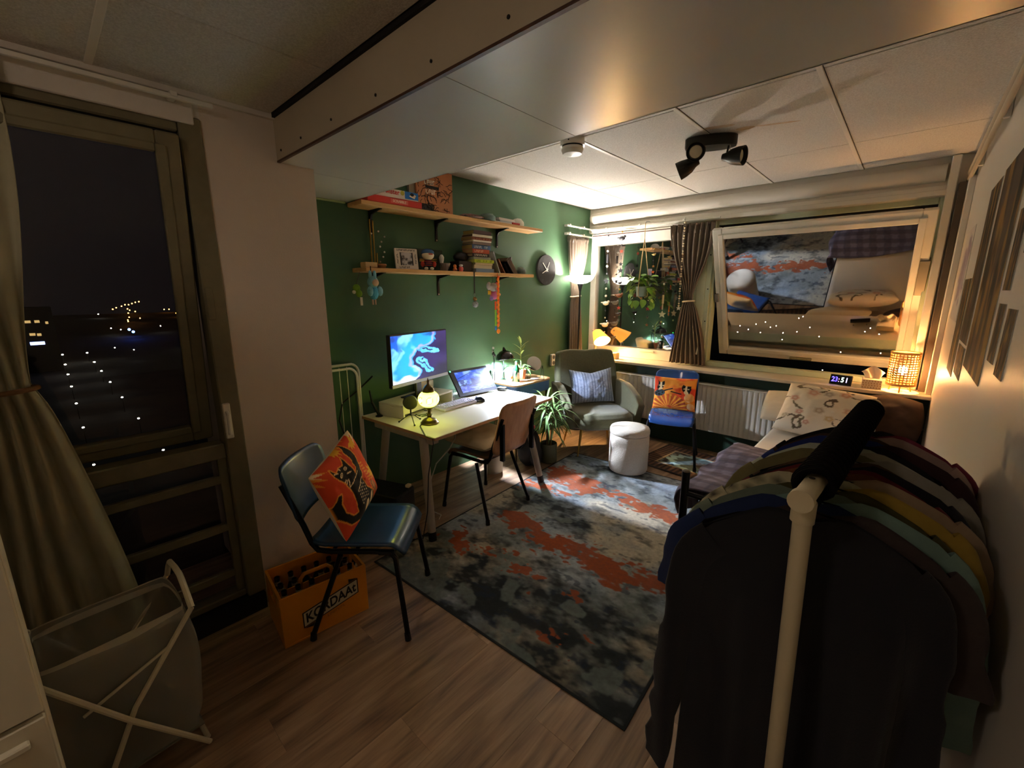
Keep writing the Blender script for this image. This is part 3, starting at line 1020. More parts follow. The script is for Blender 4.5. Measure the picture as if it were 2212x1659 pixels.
# seat block
def seatf(u, v):
    a = 2 * math.pi * u
    prof = [(0.0, 0.27), (0.8, 0.27), (0.98, 0.30), (1.0, 0.34), (0.98, 0.39), (0.86, 0.43), (0.0, 0.445)]
    t = v * (len(prof) - 1)
    i = min(len(prof) - 2, int(t))
    r = prof[i][0] + (prof[i + 1][0] - prof[i][0]) * (t - i)
    z = prof[i][1] + (prof[i + 1][1] - prof[i][1]) * (t - i)
    cx, cy = math.cos(a), math.sin(a)
    e = (abs(cx) ** 4 + abs(cy) ** 4) ** -0.25
    x = cx * e * r * 0.31 + 0.06
    y = cy * e * r * 0.315
    return (x, y, z - 0.03 * (0.06 - x))
blob_grid(seatf, 40, 24, 'seat', arm, wrap=True)
# wrap-round back shell
def backf(u, v):
    """thick wrapped back: u around, v up; cross-section built as a closed loop in solidify"""
    a = (u - 0.5) * math.radians(200)
    z = 0.30 + 0.70 * v
    wing = abs(u - 0.5) * 2
    zt = 0.30 + (0.70 - 0.40 * smooth01(0.42, 0.95, wing)) * v
    rad = 0.36 + 0.035 * v
    x = -math.cos(a) * (rad - 0.03) * 0.9 - 0.10 * v * (1 - smooth01(0.3, 0.9, wing)) + (0.06 + 0.12 * smooth01(0.7, 1, wing))
    y = math.sin(a) * rad * 0.98
    return (x, y, zt)
def back_flat(u, v):
    s = 2 * u - 1
    z = 0.38 + 0.60 * v - 0.02 * s ** 4 * v + 0.018 * (1 - abs(s)) ** 2 * -v
    x = -0.24 - 0.17 * v + 0.05 * abs(s) ** 3
    hw = 0.31 + 0.03 * math.sin(math.pi * v)
    return (x, s * hw, z)
bo = MB().grid(back_flat, 26, 22).build('backrest', M_OLIVE, arm, smooth=True, ang=80, solid=0.10)
bo.modifiers[0].offset = 0
bo.modifiers.new('bevel', 'BEVEL').width = 0.04
bo.modifiers['bevel'].segments = 4
for s in (-1, 1):
    def armf(u, v, s=s):
        x = -0.28 + 0.56 * u
        top = 0.66 - 0.10 * smooth01(0.35, 1, u) - 0.06 * max(0, u - 0.85) / 0.15
        bot = 0.28 + 0.02 * u
        z = bot + (top - bot) * v
        y = s * (0.325 + 0.05 * v - 0.02 * (1 - u))
        return (x, y, z)
    ao = MB().grid(armf, 20, 14).build('armrest', M_OLIVE, arm, smooth=True, ang=80, solid=0.085)
    ao.modifiers.new('bevel', 'BEVEL').width = 0.036
    ao.modifiers['bevel'].segments = 4
for sx, sy in ((0.24, 0.25), (0.24, -0.25), (-0.235, 0.25), (-0.235, -0.25)):
    MB().cyl((sx * 0.8, sy * 0.8, 0.29), (sx, sy, 0.0), 0.016, 0.008, 10).build('leg', M_BRASS, arm, smooth=True)
# knitted blue cushion
KN_A, KN_B = hexc('#31405f')[:3], hexc('#aebbd0')[:3]
def knit(u, v):
    s = (u * 15) % 1
    t = (v * 26 + abs(s - 0.5) * 1.2) % 1
    c = lerp(KN_B, hexc('#8e9dba')[:3], fbm(u * 40, v * 40, 3, 2))
    if abs(s - 0.5) > 0.40 or t < 0.26:
        c = lerp(c, KN_A, 0.75)
    return c
fa = math.radians(-38)
make_cushion('cushion', 'blue and white cable knit cushion on the olive armchair', 0.46, 0.36, 0.15, lean_T((-2.25 - 0.055 * math.cos(fa), 3.72 - 0.055 * math.sin(fa), 0.462), fa - 0.03, 0.31, 0.03, 0.37), knit, back=KN_A, sag=1.0,
             material=mat('knitted wool', '#ffffff', 0.95, attr='Col', bump=(120, 0.8, 0.004), sheen=0.3))

# ================================================================ pouf, rugs
po = thing('pouf', 'white boucle storage pouf standing on the rug', 'pouf', (-1.70, 3.42, 0.0042))
M_BOUCLE = mat('white boucle', '#d9d2c4', 0.95, noise=(70, 0.4, '#c3bbab'), bump=(120, 0.9, 0.004))
MB().lathe([(0.0, 0.012), (0.165, 0.012), (0.172, 0.03), (0.172, 0.345), (0.168, 0.352), (0.0, 0.352)], 40).build('body', M_BOUCLE, po, smooth=True, ang=60)
MB().lathe([(0.0, 0.354), (0.168, 0.354), (0.175, 0.362), (0.175, 0.39), (0.166, 0.408), (0.12, 0.418), (0.0, 0.42)], 40).build('lid', M_BOUCLE, po, smooth=True, ang=60)

RUGW, RUGL = 1.62, 2.32
rug_T = Matrix.Translation((-0.56, 1.225, 0)) @ Matrix.Rotation(math.radians(3.2), 4, 'Z')     # near right corner; local x goes left (negative)
C_SL, C_GR, C_BG, C_BL, C_OG, C_CH = [hexc(h)[:3] for h in ('#272d30', '#8a9190', '#c2b7a0', '#a3b4c6', '#b5561f', '#1d2124')]
# large colour fields of the rug in its own plan (s = 0 left .. 1 right, t = 0 near .. 1 far)
RUST = [((0.20, 0.40), (0.46, 0.355), 0.06), ((0.42, 0.365), (0.72, 0.345), 0.055), ((0.66, 0.35), (0.95, 0.37), 0.042), ((0.14, 0.74), (0.30, 0.76), 0.075), ((0.24, 0.66), (0.44, 0.72), 0.04), ((0.05, 0.62), (0.16, 0.66), 0.03), ((0.50, 0.74), (0.92, 0.72), 0.045), ((0.72, 0.105), (0.76, 0.11), 0.014), ((0.42, 0.20), (0.5, 0.215), 0.01), ((0.16, 0.20), (0.20, 0.21), 0.014), ((0.30, 0.235), (0.33, 0.24), 0.012), ((0.6, 0.19), (0.64, 0.2), 0.01), ((0.03, 0.22), (0.1, 0.24), 0.012)]
def rug_col(s, t):
    ws, wt = s + (fbm(s * 7, t * 9, 21, 4) - 0.5) * 0.16, t + (fbm(s * 7, t * 9, 33, 4) - 0.5) * 0.10
    n1 = fbm(s * 4, t * 6, 3, 5)
    n2 = fbm(s * 16, t * 34, 9, 4)
    n3 = fbm(s * 40, t * 90, 12, 2)
    dark = smooth01(0.36, 0.12, wt) * (0.95 + 0.9 * (n1 - 0.5)) + 0.85 * max(0, 1 - ell(ws, wt, (0.10, 0.60), 0.34, 0.085, -0.25)) ** 0.5 * smooth01(0, 0.2, 1 - ell(ws, wt, (0.10, 0.60), 0.34, 0.085, -0.25))
    dark += 0.8 * smooth01(1.0, 0.6, ell(ws, wt, (0.22, 0.95), 0.4, 0.07))
    dark += 0.6 * smooth01(1.0, 0.4, ell(ws, wt, (0.40, 0.50), 0.28, 0.05, -0.3))
    c = lerp(C_BG, C_GR, smooth01(0.38, 0.6, n1))
    c = lerp(c, C_BL, smooth01(0.45, 0.65, fbm(s * 3 + 4, t * 4, 17, 4)) * 0.75)
    c = lerp(c, C_SL, min(1, max(0, dark + (n2 - 0.5) * 1.9 + (n3 - 0.5) * 0.6 - 0.08)))
    c = lerp(c, C_CH, smooth01(0.55, 0.75, n2) * (0.30 + 0.4 * min(1, max(0, dark))))
    c = lerp(c, hexc('#1d2c44')[:3], smooth01(0.66, 0.74, fbm(s * 24, t * 60, 41, 3)) * 0.6)
    if dark > 0.4:
        c = lerp(c, hexc('#74807d')[:3], smooth01(0.56, 0.62, fbm(s * 10, t * 16, 28, 4)) * 0.7)
    for a, b, w in RUST:
        d = segd(ws, wt * 1.43, (a[0], a[1] * 1.43), (b[0], b[1] * 1.43))
        k = smooth01(w * 1.2, w * 0.8, d + (n3 - 0.5) * 0.11 + (n2 - 0.5) * 0.10 + (n1 - 0.5) * 0.05)
        if k > 0:
            c = lerp(c, lerp(C_OG, hexc('#84401f')[:3], n1), k * 0.95)
    if min(s, 1 - s) < 0.008 or min(t, 1 - t) < 0.006:
        c = C_CH
    return c
NRU, NRV = 330, 470
rg = MB().grid(lambda u, v: (-RUGW * (1 - u), RUGL * v, 0.0036 + 0.0004 * hash2(int(u * NRU), int(v * NRV))), NRU, NRV)
rug = rg.build('rug', mat('printed rug pile', '#ffffff', 0.95, attr='Col', noise=(42, 0.30, '#2b3134'), bump=(300, 0.4, 0.002)), label='large abstract grey, blue and rust printed rug in the middle of the floor', cat='rug')
paint(rug, lambda co, i: rug_col((i % (NRU + 1)) / NRU, (i // (NRU + 1)) / NRV))
rug.matrix_world = rug_T
MB().rbox((-RUGW, 0.0, 0.0002), (0, RUGL, 0.0034), 0.001).build('edging', mat('rug edging', '#191c1e', 0.9), rug)

def persian(s, t):
    b = min(s, 1 - s, (t) * 0.7, (1 - t) * 0.7)
    if b < 0.02:
        return hexc('#2a2420')[:3]
    if b < 0.14:
        q = (s * 22) % 1 if min(t, 1 - t) * 0.7 == b else (t * 14) % 1
        return hexc('#6d4f3b')[:3] if q < 0.5 else hexc('#3b2c26')[:3]
    if b < 0.16:
        return hexc('#b59d7c')[:3]
    e = ell(s, t, (0.5, 0.5), 0.30, 0.28)
    a = math.atan2(t - 0.5, s - 0.5)
    e += 0.06 * math.cos(a * 16)
    n = fbm(s * 30, t * 30, 4, 3)
    if e < 0.35:
        return lerp(hexc('#5b452f')[:3], hexc('#22303a')[:3], n)
    if e < 0.85:
        return lerp(hexc('#2b3d45')[:3], hexc('#5d6f6c')[:3], n)
    if e < 1.08:
        return hexc('#8fb0b4')[:3]
    return lerp(hexc('#3b3230')[:3], hexc('#7c8a86')[:3], smooth01(0.45, 0.6, n))
pr = MB().grid(lambda u, v: (1.05 * (u - 0.5), 0.68 * (v - 0.5), 0.0088), 150, 110).build('small_rug', mat('woven rug pile', '#ffffff', 0.95, attr='Col', bump=(400, 0.4, 0.002)), label='small oriental rug with a medallion under the blue chair by the radiator', cat='rug')
paint(pr, lambda co, i: persian((i % 151) / 150, (i // 151) / 110))
pr.location = (-1.20, 3.93, 0)
pr.rotation_euler = (0, 0, math.radians(-6))
MB().rbox((-0.525, -0.34, 0.0046), (0.525, 0.34, 0.0085), 0.001).build('edging', MATS['rug edging'], pr)
def marks(name, n, h, w, m, parent, T):
    """A row of print too small to read: strokes of uneven width and height."""
    mb = MB()
    x = -w / 2
    for k in range(n):
        g = w / n
        if hash2(k, n, 3) > 0.14:
            mb.box((x + g * 0.1, -h / 2, 0), (x + g * 0.36, h / 2, 0.0005), T=T)
            mb.box((x + g * 0.36, (h * 0.3 if k % 2 else -h / 2), 0), (x + g * 0.84, (h / 2 if k % 2 else -h * 0.3), 0.0005), T=T)
            if k % 3:
                mb.box((x + g * 0.62, -h / 2 * (0.2 + 0.8 * hash2(k, 5)), 0), (x + g * 0.84, h / 2, 0.0005), T=T)
        x += g
    return mb.build(name, m, parent)
# ================================================================ desk
M_DESKTOP = mat('white desk laminate', '#ddd6c4', 0.35, noise=(8, 0.15, '#d2cab6'))
M_DESKEDGE = mat('desk edge birch', '#b48a62', 0.5)
M_DLEG = mat('grey oak leg', '#a4998a', 0.5, noise=(1.0, 0.4, '#8d8272'), stretch=(30, 30, 3))
DRZ = 0.07
desk = thing('desk', 'white topped trestle desk along the green wall', 'desk', (-2.48, 2.15, 0), DRZ)
DT = Matrix.Translation((-2.48, 2.15, 0)) @ Matrix.Rotation(DRZ, 4, 'Z')
DI = DT.inverted()
MB().rbox((-0.395, -0.655, 0.6975), (0.395, 0.655, 0.72), 0.0015).build('table_top', M_DESKTOP, desk)
eb = MB()
eb.box((0.3951, -0.654, 0.699), (0.3965, 0.654, 0.7185)).box((-0.394, -0.6562, 0.699), (0.394, -0.6551, 0.7185)).box((-0.394, 0.6551, 0.699), (0.394, 0.6562, 0.7185))
eb.build('edge_band', M_DESKEDGE, desk)
for (fx, fy, tx, ty) in ((-2.085, 1.505, -2.2, 1.55), (-2.118, 2.675, -2.22, 2.56), (-2.80, 1.55, -2.68, 1.58), (-2.83, 2.71, -2.72, 2.60)):
    a, b_ = DI @ Vector((tx, ty, 0.685)), DI @ Vector((fx, fy, 0.0125 if fx > -2.5 else 0.006))
    m_ = b_ + (a - b_) * 0.085
    lg = MB().cyl(a, m_, 0.030, 0.026, 14).build('leg', M_DLEG, desk, smooth=True)
    MB().cyl(m_, b_, 0.0275, 0.0265, 14).build('foot_cap', M_FOOT, lg, smooth=True)
for yy in (-0.59, 0.46):
    MB().rbox((-0.30, yy - 0.03, 0.645), (0.32, yy + 0.03, 0.697), 0.004).build('trestle_beam', M_DLEG, desk)
MB().rbox((-0.02, -0.58, 0.655), (0.02, 0.46, 0.69), 0.003).build('cross_beam', M_DLEG, desk)
DZ = 0.7202

# ---- riser, monitor
MA = math.radians(13)
ris = thing('monitor_riser', 'white box riser under the monitor', 'riser', (-2.70, 1.87, DZ), MA)
rb = MB().rbox((-0.12, -0.285, 0.085), (0.12, 0.285, 0.10), 0.003)
rb.rbox((-0.12, -0.285, 0), (0.12, -0.27, 0.085), 0.003).rbox((-0.12, 0.27, 0), (0.12, 0.285, 0.085), 0.003).rbox((-0.12, -0.27, 0), (-0.105, 0.27, 0.085), 0.003).rbox((0.105, -0.27, 0.03), (0.12, 0.06, 0.085), 0.003)
rb.build('shell', mat('white painted board', '#cfcab8', 0.5), ris)
M_DARKPL = mat('black plastic', '#101114', 0.35)
M_SILVER = mat('silver plastic', '#9fa2a8', 0.3, 0.5)
mon = thing('monitor', 'large computer monitor with a blue abstract wallpaper on the desk', 'monitor', (-2.66, 1.86, DZ + 0.1), MA)
MZ = 1.127 - (DZ + 0.1)
hw_, hh_ = 0.308, 0.186
MB().rbox((0.0, -hw_, MZ - hh_), (0.034, hw_, MZ + hh_), 0.004).build('housing', M_DARKPL, mon)
MB().rbox((0.030, -hw_, MZ - hh_), (0.037, hw_, MZ - hh_ + 0.024), 0.002).build('chin', M_SILVER, mon)
PAL = [hexc(h)[:3] for h in ('#0c57d8', '#1fa0ff', '#7fd2ff', '#2c2360', '#10296e', '#c9a3ff', '#0a1030')]
def wall_col(u, v):
    wu, wv = u + (fbm(u * 3, v * 3, 2, 4) - 0.5) * 0.35, v + (fbm(u * 3, v * 3, 8, 4) - 0.5) * 0.35
    edge = 0.52 + 0.34 * (wv - 0.45) + 0.10 * math.sin(wv * 9)
    d = edge - wu
    if u > 0.90 and v > 0.45:
        d = -0.2
    if d > 0:
        c = lerp(PAL[1], PAL[0], smooth01(0.2, 0.75, fbm(wu * 3, wv * 2.2, 5, 3)))
        c = lerp(c, PAL[2], smooth01(0.55, 0.75, fbm(wu * 4 + 3, wv * 3, 7, 3)))
        c = lerp(c, PAL[4], smooth01(0.6, 0.8, fbm(wu * 6, wv * 6, 14, 2)) * 0.8)
        c = lerp(c, PAL[5], max(0, 1 - abs(d - 0.05) / 0.04) * 0.6)
        if v < 0.14 and u < 0.45:
            c = lerp(c, (0.75, 0.85, 1.0), smooth01(0.14, 0.05, v + 0.05 * math.sin(u * 20)))
    else:
        c = lerp(PAL[3], PAL[6], smooth01(0.3, 0.7, fbm(wu * 2, wv * 2, 6, 3)))
        k = abs(segd(wu, wv, (0.60, 0.66), (0.76, 0.60)) - 0.05)
        if k < 0.03 or abs(segd(wu, wv, (0.55, 0.45), (0.68, 0.12)) - 0.03) < 0.02:
            c = lerp(PAL[1], PAL[2], fbm(u * 20, v * 20, 1, 2))
    return c
def screen(name, w, h, n, m, fn, parent, T, **kw):
    o = MB().grid(lambda u, v: T @ Vector(((u - 0.5) * w, (v - 0.5) * h, 0)), n, int(n * h / w)).build(name, m, parent, **kw)
    nv = int(n * h / w)
    paint(o, lambda co, i: fn((i % (n + 1)) / n, (i // (n + 1)) / nv))
    return o
screen('screen', 0.60, 0.337, 150, screen_mat('monitor glow', 0.42), wall_col, mon, basis((0.0345, 0, MZ + 0.008), (0, 1, 0), (0, 0, 1), (1, 0, 0)))
ns = MB().rbox((-0.02, -0.03, 0.01), (0.0, 0.03, MZ), 0.004)
ns.rbox((-0.09, -0.11, 0.0), (0.09, 0.11, 0.010), 0.003)
ns.build('stand', M_DARKPL, mon)

# ---- pen display on its stand
pd = thing('pen_display', 'tilted drawing tablet showing a blue landscape beside the monitor', 'drawing tablet', (-2.70, 2.49, DZ), math.radians(-3))
TPD = basis((0.03, 0, 0.012), (0, 1, 0), (-math.cos(math.radians(52)), 0, math.sin(math.radians(52))), (math.sin(math.radians(52)), 0, math.cos(math.radians(52))))
MB().rbox((-0.215, 0, -0.008), (0.215, 0.255, 0.008), 0.005, T=TPD).build('housing', mat('dark blue grey plastic', '#2a2f3c', 0.35), pd)
def land(u, v):
    n = fbm(u * 9, v * 7, 3, 4)
    c = lerp(hexc('#2a54c8')[:3], hexc('#8fb6ff')[:3], smooth01(0.35, 0.65, fbm(u * 5, v * 4, 9, 3)))
    if 0.28 < v < 0.62 and n > 0.5:
        c = lerp(c, hexc('#26246a')[:3], 0.8)
    if abs(v - 0.32 - 0.04 * math.sin(u * 12)) < 0.02 or abs((v - 0.9) + 0.5 * abs(u - 0.45)) < 0.012:
        c = hexc('#141a52')[:3]
    if v < 0.28:
        c = lerp(hexc('#3a49b8')[:3], hexc('#7d8fe8')[:3], smooth01(0.4, 0.6, fbm(u * 14, v * 40, 2, 2)))
    return c
screen('screen', 0.36, 0.20, 110, screen_mat('tablet glow', 0.32), land, pd, TPD @ Matrix.Translation((0.012, 0.128, 0.0088)))
MB().rbox((-0.10, -0.14, 0.0), (0.0, 0.14, 0.012), 0.004).build('stand_base', M_DARKPL, pd)
MB().rbox((-0.1, 0.02, -0.03), (0.1, 0.12, -0.009), 0.004, T=TPD).build('stand_leg', M_DARKPL, pd)
MB().cyl(TPD @ Vector((-0.20, 0.245, 0.0085)), TPD @ Vector((-0.20, 0.245, 0.0095)), 0.006, n=10).build('led', glow('green led', '#2dff6a', 6), pd)

# ---- keyboard, mouse
kb = thing('keyboard', 'lilac white keyboard lying on the desk', 'keyboard', (-2.53, 2.105, DZ), math.radians(4))
MB().rbox((-0.066, -0.175, 0.0), (0.066, 0.175, 0.022), 0.006).build('case', mat('lilac white plastic', '#cfcbe6', 0.4), kb)
kk = MB()
for r in range(5):
    xx = -0.046 + r * 0.0235
    yy = -0.162 + (0.004 * r)
    while yy < 0.155:
        w = 0.018 if random.random() < 0.85 else 0.028
        if r == 4 and -0.07 < yy < 0.02:
            w = 0.10
        kk.rbox((xx - 0.009, yy, 0.022), (xx + 0.009, min(0.163, yy + w), 0.031), 0.003)
        yy += w + 0.0035
kk.build('keys', mat('lilac keycap', '#dad7ef', 0.5), kb, kind='stuff')
ms = thing('computer_mouse', 'dark computer mouse beside the keyboard', 'mouse', (-2.505, 2.335, DZ), math.radians(190))
def mousef(u, v):
    a = 2 * math.pi * u
    t = v * math.pi / 2
    r = math.cos(t)
    return (math.cos(a) * r * 0.055, math.sin(a) * r * 0.033 * (1 - 0.12 * math.cos(a) ** 2), math.sin(t) * 0.036 * (1 - 0.25 * math.cos(a) * r))
MB().grid(mousef, 24, 10, wrap=True).build('shell', mat('dark graphite plastic', '#23252d', 0.28), ms, smooth=True)
MB().cyl((0.03, -0.005, 0.031), (0.03, 0.005, 0.031), 0.008, n=12).build('scroll_wheel', M_SILVER, ms, smooth=True)

# ---- mosaic lamp
M_BRONZE = mat('antique bronze', '#6a5a34', 0.3, 0.8, noise=(40, 0.5, '#3e3418'))
ml = thing('mosaic_lamp', 'lit mosaic glass globe lamp on a bronze foot on the desk', 'lamp', (-2.315, 1.69, DZ))
MB().lathe([(0.0, 0.0), (0.060, 0.0), (0.062, 0.008), (0.052, 0.016), (0.050, 0.022), (0.036, 0.034), (0.018, 0.042), (0.014, 0.052), (0.020, 0.060), (0.012, 0.070), (0.010, 0.088), (0.017, 0.095), (0.030, 0.112), (0.034, 0.122), (0.0, 0.122)], 24).build('foot', M_BRONZE, ml, smooth=True, ang=50)
def globe_mat():
    m = bpy.data.materials.new('mosaic glass glow')
    MATS['mosaic glass glow'] = m
    m.use_nodes = True
    nt = m.node_tree
    N, L = nt.nodes, nt.links
    b = N['Principled BSDF']
    a = N.new('ShaderNodeAttribute')
    a.attribute_name = 'Col'
    L.new(a.outputs['Color'], b.inputs['Base Color'])
    L.new(a.outputs['Color'], b.inputs['Emission Color'])
    b.inputs['Emission Strength'].default_value = 3.4
    b.inputs['Roughness'].default_value = 0.25
    return m
gm = MB().ball((0, 0, 0.172), (0.071, 0.071, 0.060), 40).build('glass_globe', globe_mat(), ml, smooth=True)
def globe_col(co, i):
    a = math.atan2(co.y, co.x)
    z = (co.z - 0.172) / 0.06
    p = abs(math.sin(a * 3)) 
    e = math.hypot(((a * 3 / math.pi) % 1 - 0.5) * 1.5, z * 1.1)
    c = (0.90, 0.84, 0.05)
    if 0.25 < e < 0.42:
        c = (0.05, 0.20, 0.01)
    elif e < 0.25:
        c = (1.0, 0.98, 0.60)
    if abs(z) > 0.62:
        c = (0.40, 0.55, 0.03)
    return c
paint(gm, globe_col)
MB().lathe([(0.040, 0.218), (0.042, 0.224), (0.036, 0.246), (0.024, 0.262), (0.010, 0.272), (0.006, 0.285), (0.009, 0.290), (0.002, 0.315), (0.0, 0.318)], 20).build('cap', M_BRONZE, ml, smooth=True, ang=60)
MB().tube([(-2.33, 1.635, DZ + 0.004), (-2.30, 1.60, DZ + 0.004), (-2.20, 1.55, DZ + 0.004), (-2.10, 1.50, DZ + 0.004), (-2.03, 1.50, DZ + 0.005), (-2.012, 1.488, 0.70), (-2.03, 1.455, 0.5), (-2.05, 1.45, 0.25), (-2.10, 1.44, 0.05), (-2.2, 1.42, 0.0085)], 0.0035, 6).build('lamp_cable', M_DARKPL, smooth=True, label='black cable of the mosaic lamp hanging over the desk edge', cat='cable')

# ---- microphone on tripod, router, glass, note, small things
mic = thing('microphone', 'round pop filter microphone on a small tripod on the desk', 'microphone', (-2.415, 1.61, DZ), math.radians(0))
MB().lathe([(0.0, -0.010), (0.045, -0.010), (0.050, -0.004), (0.050, 0.004), (0.045, 0.010), (0.0, 0.010)], 28, T=Matrix.Translation((0, 0, 0.145)) @ Matrix.Rotation(math.radians(-38), 4, 'Z') @ Matrix.Rotation(math.radians(90), 4, 'Y')).build('filter', mat('dark foam mesh', '#1b1c1a', 0.7, bump=(300, 0.6, 0.002)), mic, smooth=True, ang=50)
MB().cyl((0, 0, 0.06), (0, 0, 0.10), 0.006, n=8).build('stem', M_DARKPL, mic)
for k in range(3):
    a = math.radians(-20 + 120 * k)
    lg = MB().cyl((0, 0, 0.07), (0.085 * math.cos(a), 0.085 * math.sin(a), 0.006), 0.0035, n=6).build('tripod_leg', M_DARKPL, mic)
    MB().ball((0.085 * math.cos(a), 0.085 * math.sin(a), 0.007), 0.007, 8).build('rubber_foot', M_FOOT, lg)
an = thing('desk_phone_stand', 'thin black upright aerial on a round foot at the near end of the desk', 'aerial', (-2.72, 1.545, DZ))
MB().lathe([(0.0, 0), (0.026, 0), (0.026, 0.006), (0.012, 0.014), (0.0, 0.014)], 20).build('foot', M_DARKPL, an, smooth=True)
MB().cyl((0, 0, 0.012), (-0.01, -0.045, 0.115), 0.011, 0.009, 10).build('lower_stem', M_DARKPL, an, smooth=True)
MB().cyl((-0.01, -0.043, 0.11), (-0.012, -0.055, 0.20), 0.007, 0.006, 8).build('upper_stem', M_DARKPL, an, smooth=True)
M_CLEAR = glass_mat('clear glass', 0.10, (0.93, 0.95, 0.95, 1))
gl = thing('drinking_glass', 'empty clear tumbler behind the keyboard', 'glass', (-2.715, 2.215, DZ))
MB().lathe([(0.0, 0.004), (0.030, 0.004), (0.034, 0.085), (0.036, 0.085), (0.033, 0.0), (0.0, 0.0)], 24, cap=False).build('tumbler', M_CLEAR, gl, smooth=True, ang=50)
MB().lathe([(0.0, 0.005), (0.029, 0.005), (0.030, 0.016), (0.0, 0.016)], 20).build('dregs', mat('brown dregs', '#7a4a35', 0.4), gl)
nt_ = MB().rbox((-0.05, -0.05, 0), (0.05, 0.05, 0.002), 0.0005).build('note_card', mat('white card', '#e6e2da', 0.7), label='white note card with a red sketch at the far end of the desk', cat='card', loc=(-2.42, 2.69, DZ), rot=(0, 0, 0.5))
MB().tube([(-0.02, -0.02, 0.0024), (0.0, 0.0, 0.0024), (0.01, -0.01, 0.0024), (0.025, 0.02, 0.0024)], 0.0012, 4).build('sketch', mat('red ink', '#a03a30', 0.7), nt_)
ct = thing('clutter_tray', 'small pile of pens and adapters between riser and lamp', 'pens', (-2.50, 1.80, DZ))
for k in range(6):
    a = random.uniform(0.6, 1.6)
    MB().cyl((-0.05 + 0.015 * k, -0.06, 0.006), (-0.05 + 0.015 * k + 0.09 * math.cos(a), -0.06 + 0.09 * math.sin(a), 0.007), 0.004, n=6).build('pen', mat('pen %d' % (k % 3), ('#22242a', '#b9bcc0', '#4c5a42')[k % 3], 0.4), ct)
MB().tube([(-0.08, -0.1, 0.004), (-0.02, -0.05, 0.005), (0.0, 0.02, 0.005), (-0.05, 0.08, 0.004), (-0.1, 0.05, 0.004)], 0.003, 6).build('lead', M_DARKPL, ct)
st_box = MB().rbox((-0.04, -0.03, 0), (0.04, 0.03, 0.028), 0.006).build('dock', M_DARKPL, label='small black dock with a cable behind the tablet', cat='dock', loc=(-2.64, 2.745, DZ), rot=(0, 0, 0.3))
MB().rbox((-0.012, -0.09, 0.0), (0.012, 0.09, 0.07), 0.004).build('wall_socket_strip', mat('white socket plastic', '#d8d3c6', 0.35), label='white double wall socket behind the monitor', cat='socket', loc=(XG + 0.012, 2.09, 0.80))
MB().tube([(XG + 0.02, 1.62, 0.98), (XG + 0.03, 1.5, 0.90), (XG + 0.06, 1.35, 0.83), (XG + 0.10, 1.30, 0.72), (XG + 0.09, 1.36, 0.5), (XG + 0.06, 1.4, 0.2)], 0.006, 6).build('wall_cable', M_DARKPL, smooth=True, label='black cable looping down the green wall by the drying rack', cat='cable')
MB().tube([(-2.18, 1.80, 0.69), (-2.18, 1.80, 0.62), (-2.21, 1.77, 0.54), (-2.30, 1.72, 0.42), (-2.38, 1.69, 0.2), (-2.36, 1.72, 0.03), (-2.31, 1.75, 0.008), (-2.27, 1.70, 0.0085)], 0.004, 6).build('charger_cable', mat('white cable', '#c9c4b6', 0.5), smooth=True, label='thin white cable hanging below the desk top', cat='cable')
# ---- under the desk
pc = thing('computer_tower', 'black computer case on the floor under the desk', 'computer', (-2.46, 1.40, 0), 0.35)
MB().rbox((-0.17, -0.10, 0.0), (0.17, 0.10, 0.30), 0.006).build('case', mat('black painted steel', '#0e0f10', 0.45), pc)
MB().rbox((0.1702, -0.09, 0.02), (0.174, 0.09, 0.28), 0.002).build('front_mesh', mat('dark mesh', '#1a1b1b', 0.7), pc)
MB().rbox((0.13, 0.05, 0.301), (0.16, 0.085, 0.322), 0.004).build('usb_plug', mat('cream plug', '#d9c9a0', 0.5), pc)
bx = MB().rbox((-0.10, -0.085, 0), (0.10, 0.085, 0.44), 0.006).build('storage_box', mat('black cardboard', '#111112', 0.7), label='tall black box standing behind the computer case under the desk', cat='box', loc=(-2.72, 1.13, 0))
wb = thing('waste_bin', 'white round waste bin on the floor behind the desk chair', 'bin', (-2.60, 2.58, 0))
MB().lathe([(0.0, 0.0), (0.085, 0.0), (0.095, 0.24), (0.092, 0.24), (0.083, 0.006), (0.0, 0.006)], 28, cap=False).build('body', mat('white bin plastic', '#c9c4b8', 0.5), wb, smooth=True, ang=50)
bag = thing('rucksack', 'black rucksack with a pink tag slumped behind the right desk leg', 'bag', (-2.435, 2.885, 0), 0.2)
MB().ball((0, 0, 0.19), (0.11, 0.12, 0.19), 16).build('body', mat('black nylon', '#121214', 0.6, bump=(40, 0.3, 0.01)), bag, smooth=True)
MB().ball((0.09, -0.02, 0.12), (0.05, 0.09, 0.10), 12).build('front_pocket', MATS['black nylon'], bag, smooth=True)
MB().tube([(0.06, -0.06, 0.34), (0.12, -0.08, 0.3), (0.15, -0.07, 0.2), (0.12, -0.05, 0.1)], 0.012, 6).build('strap', MATS['black nylon'], bag, smooth=True)
MB().ball((0.06, -0.04, 0.40), (0.025, 0.03, 0.02), 8).build('pink_tag', mat('pink felt', '#b8404c', 0.8), bag, smooth=True)

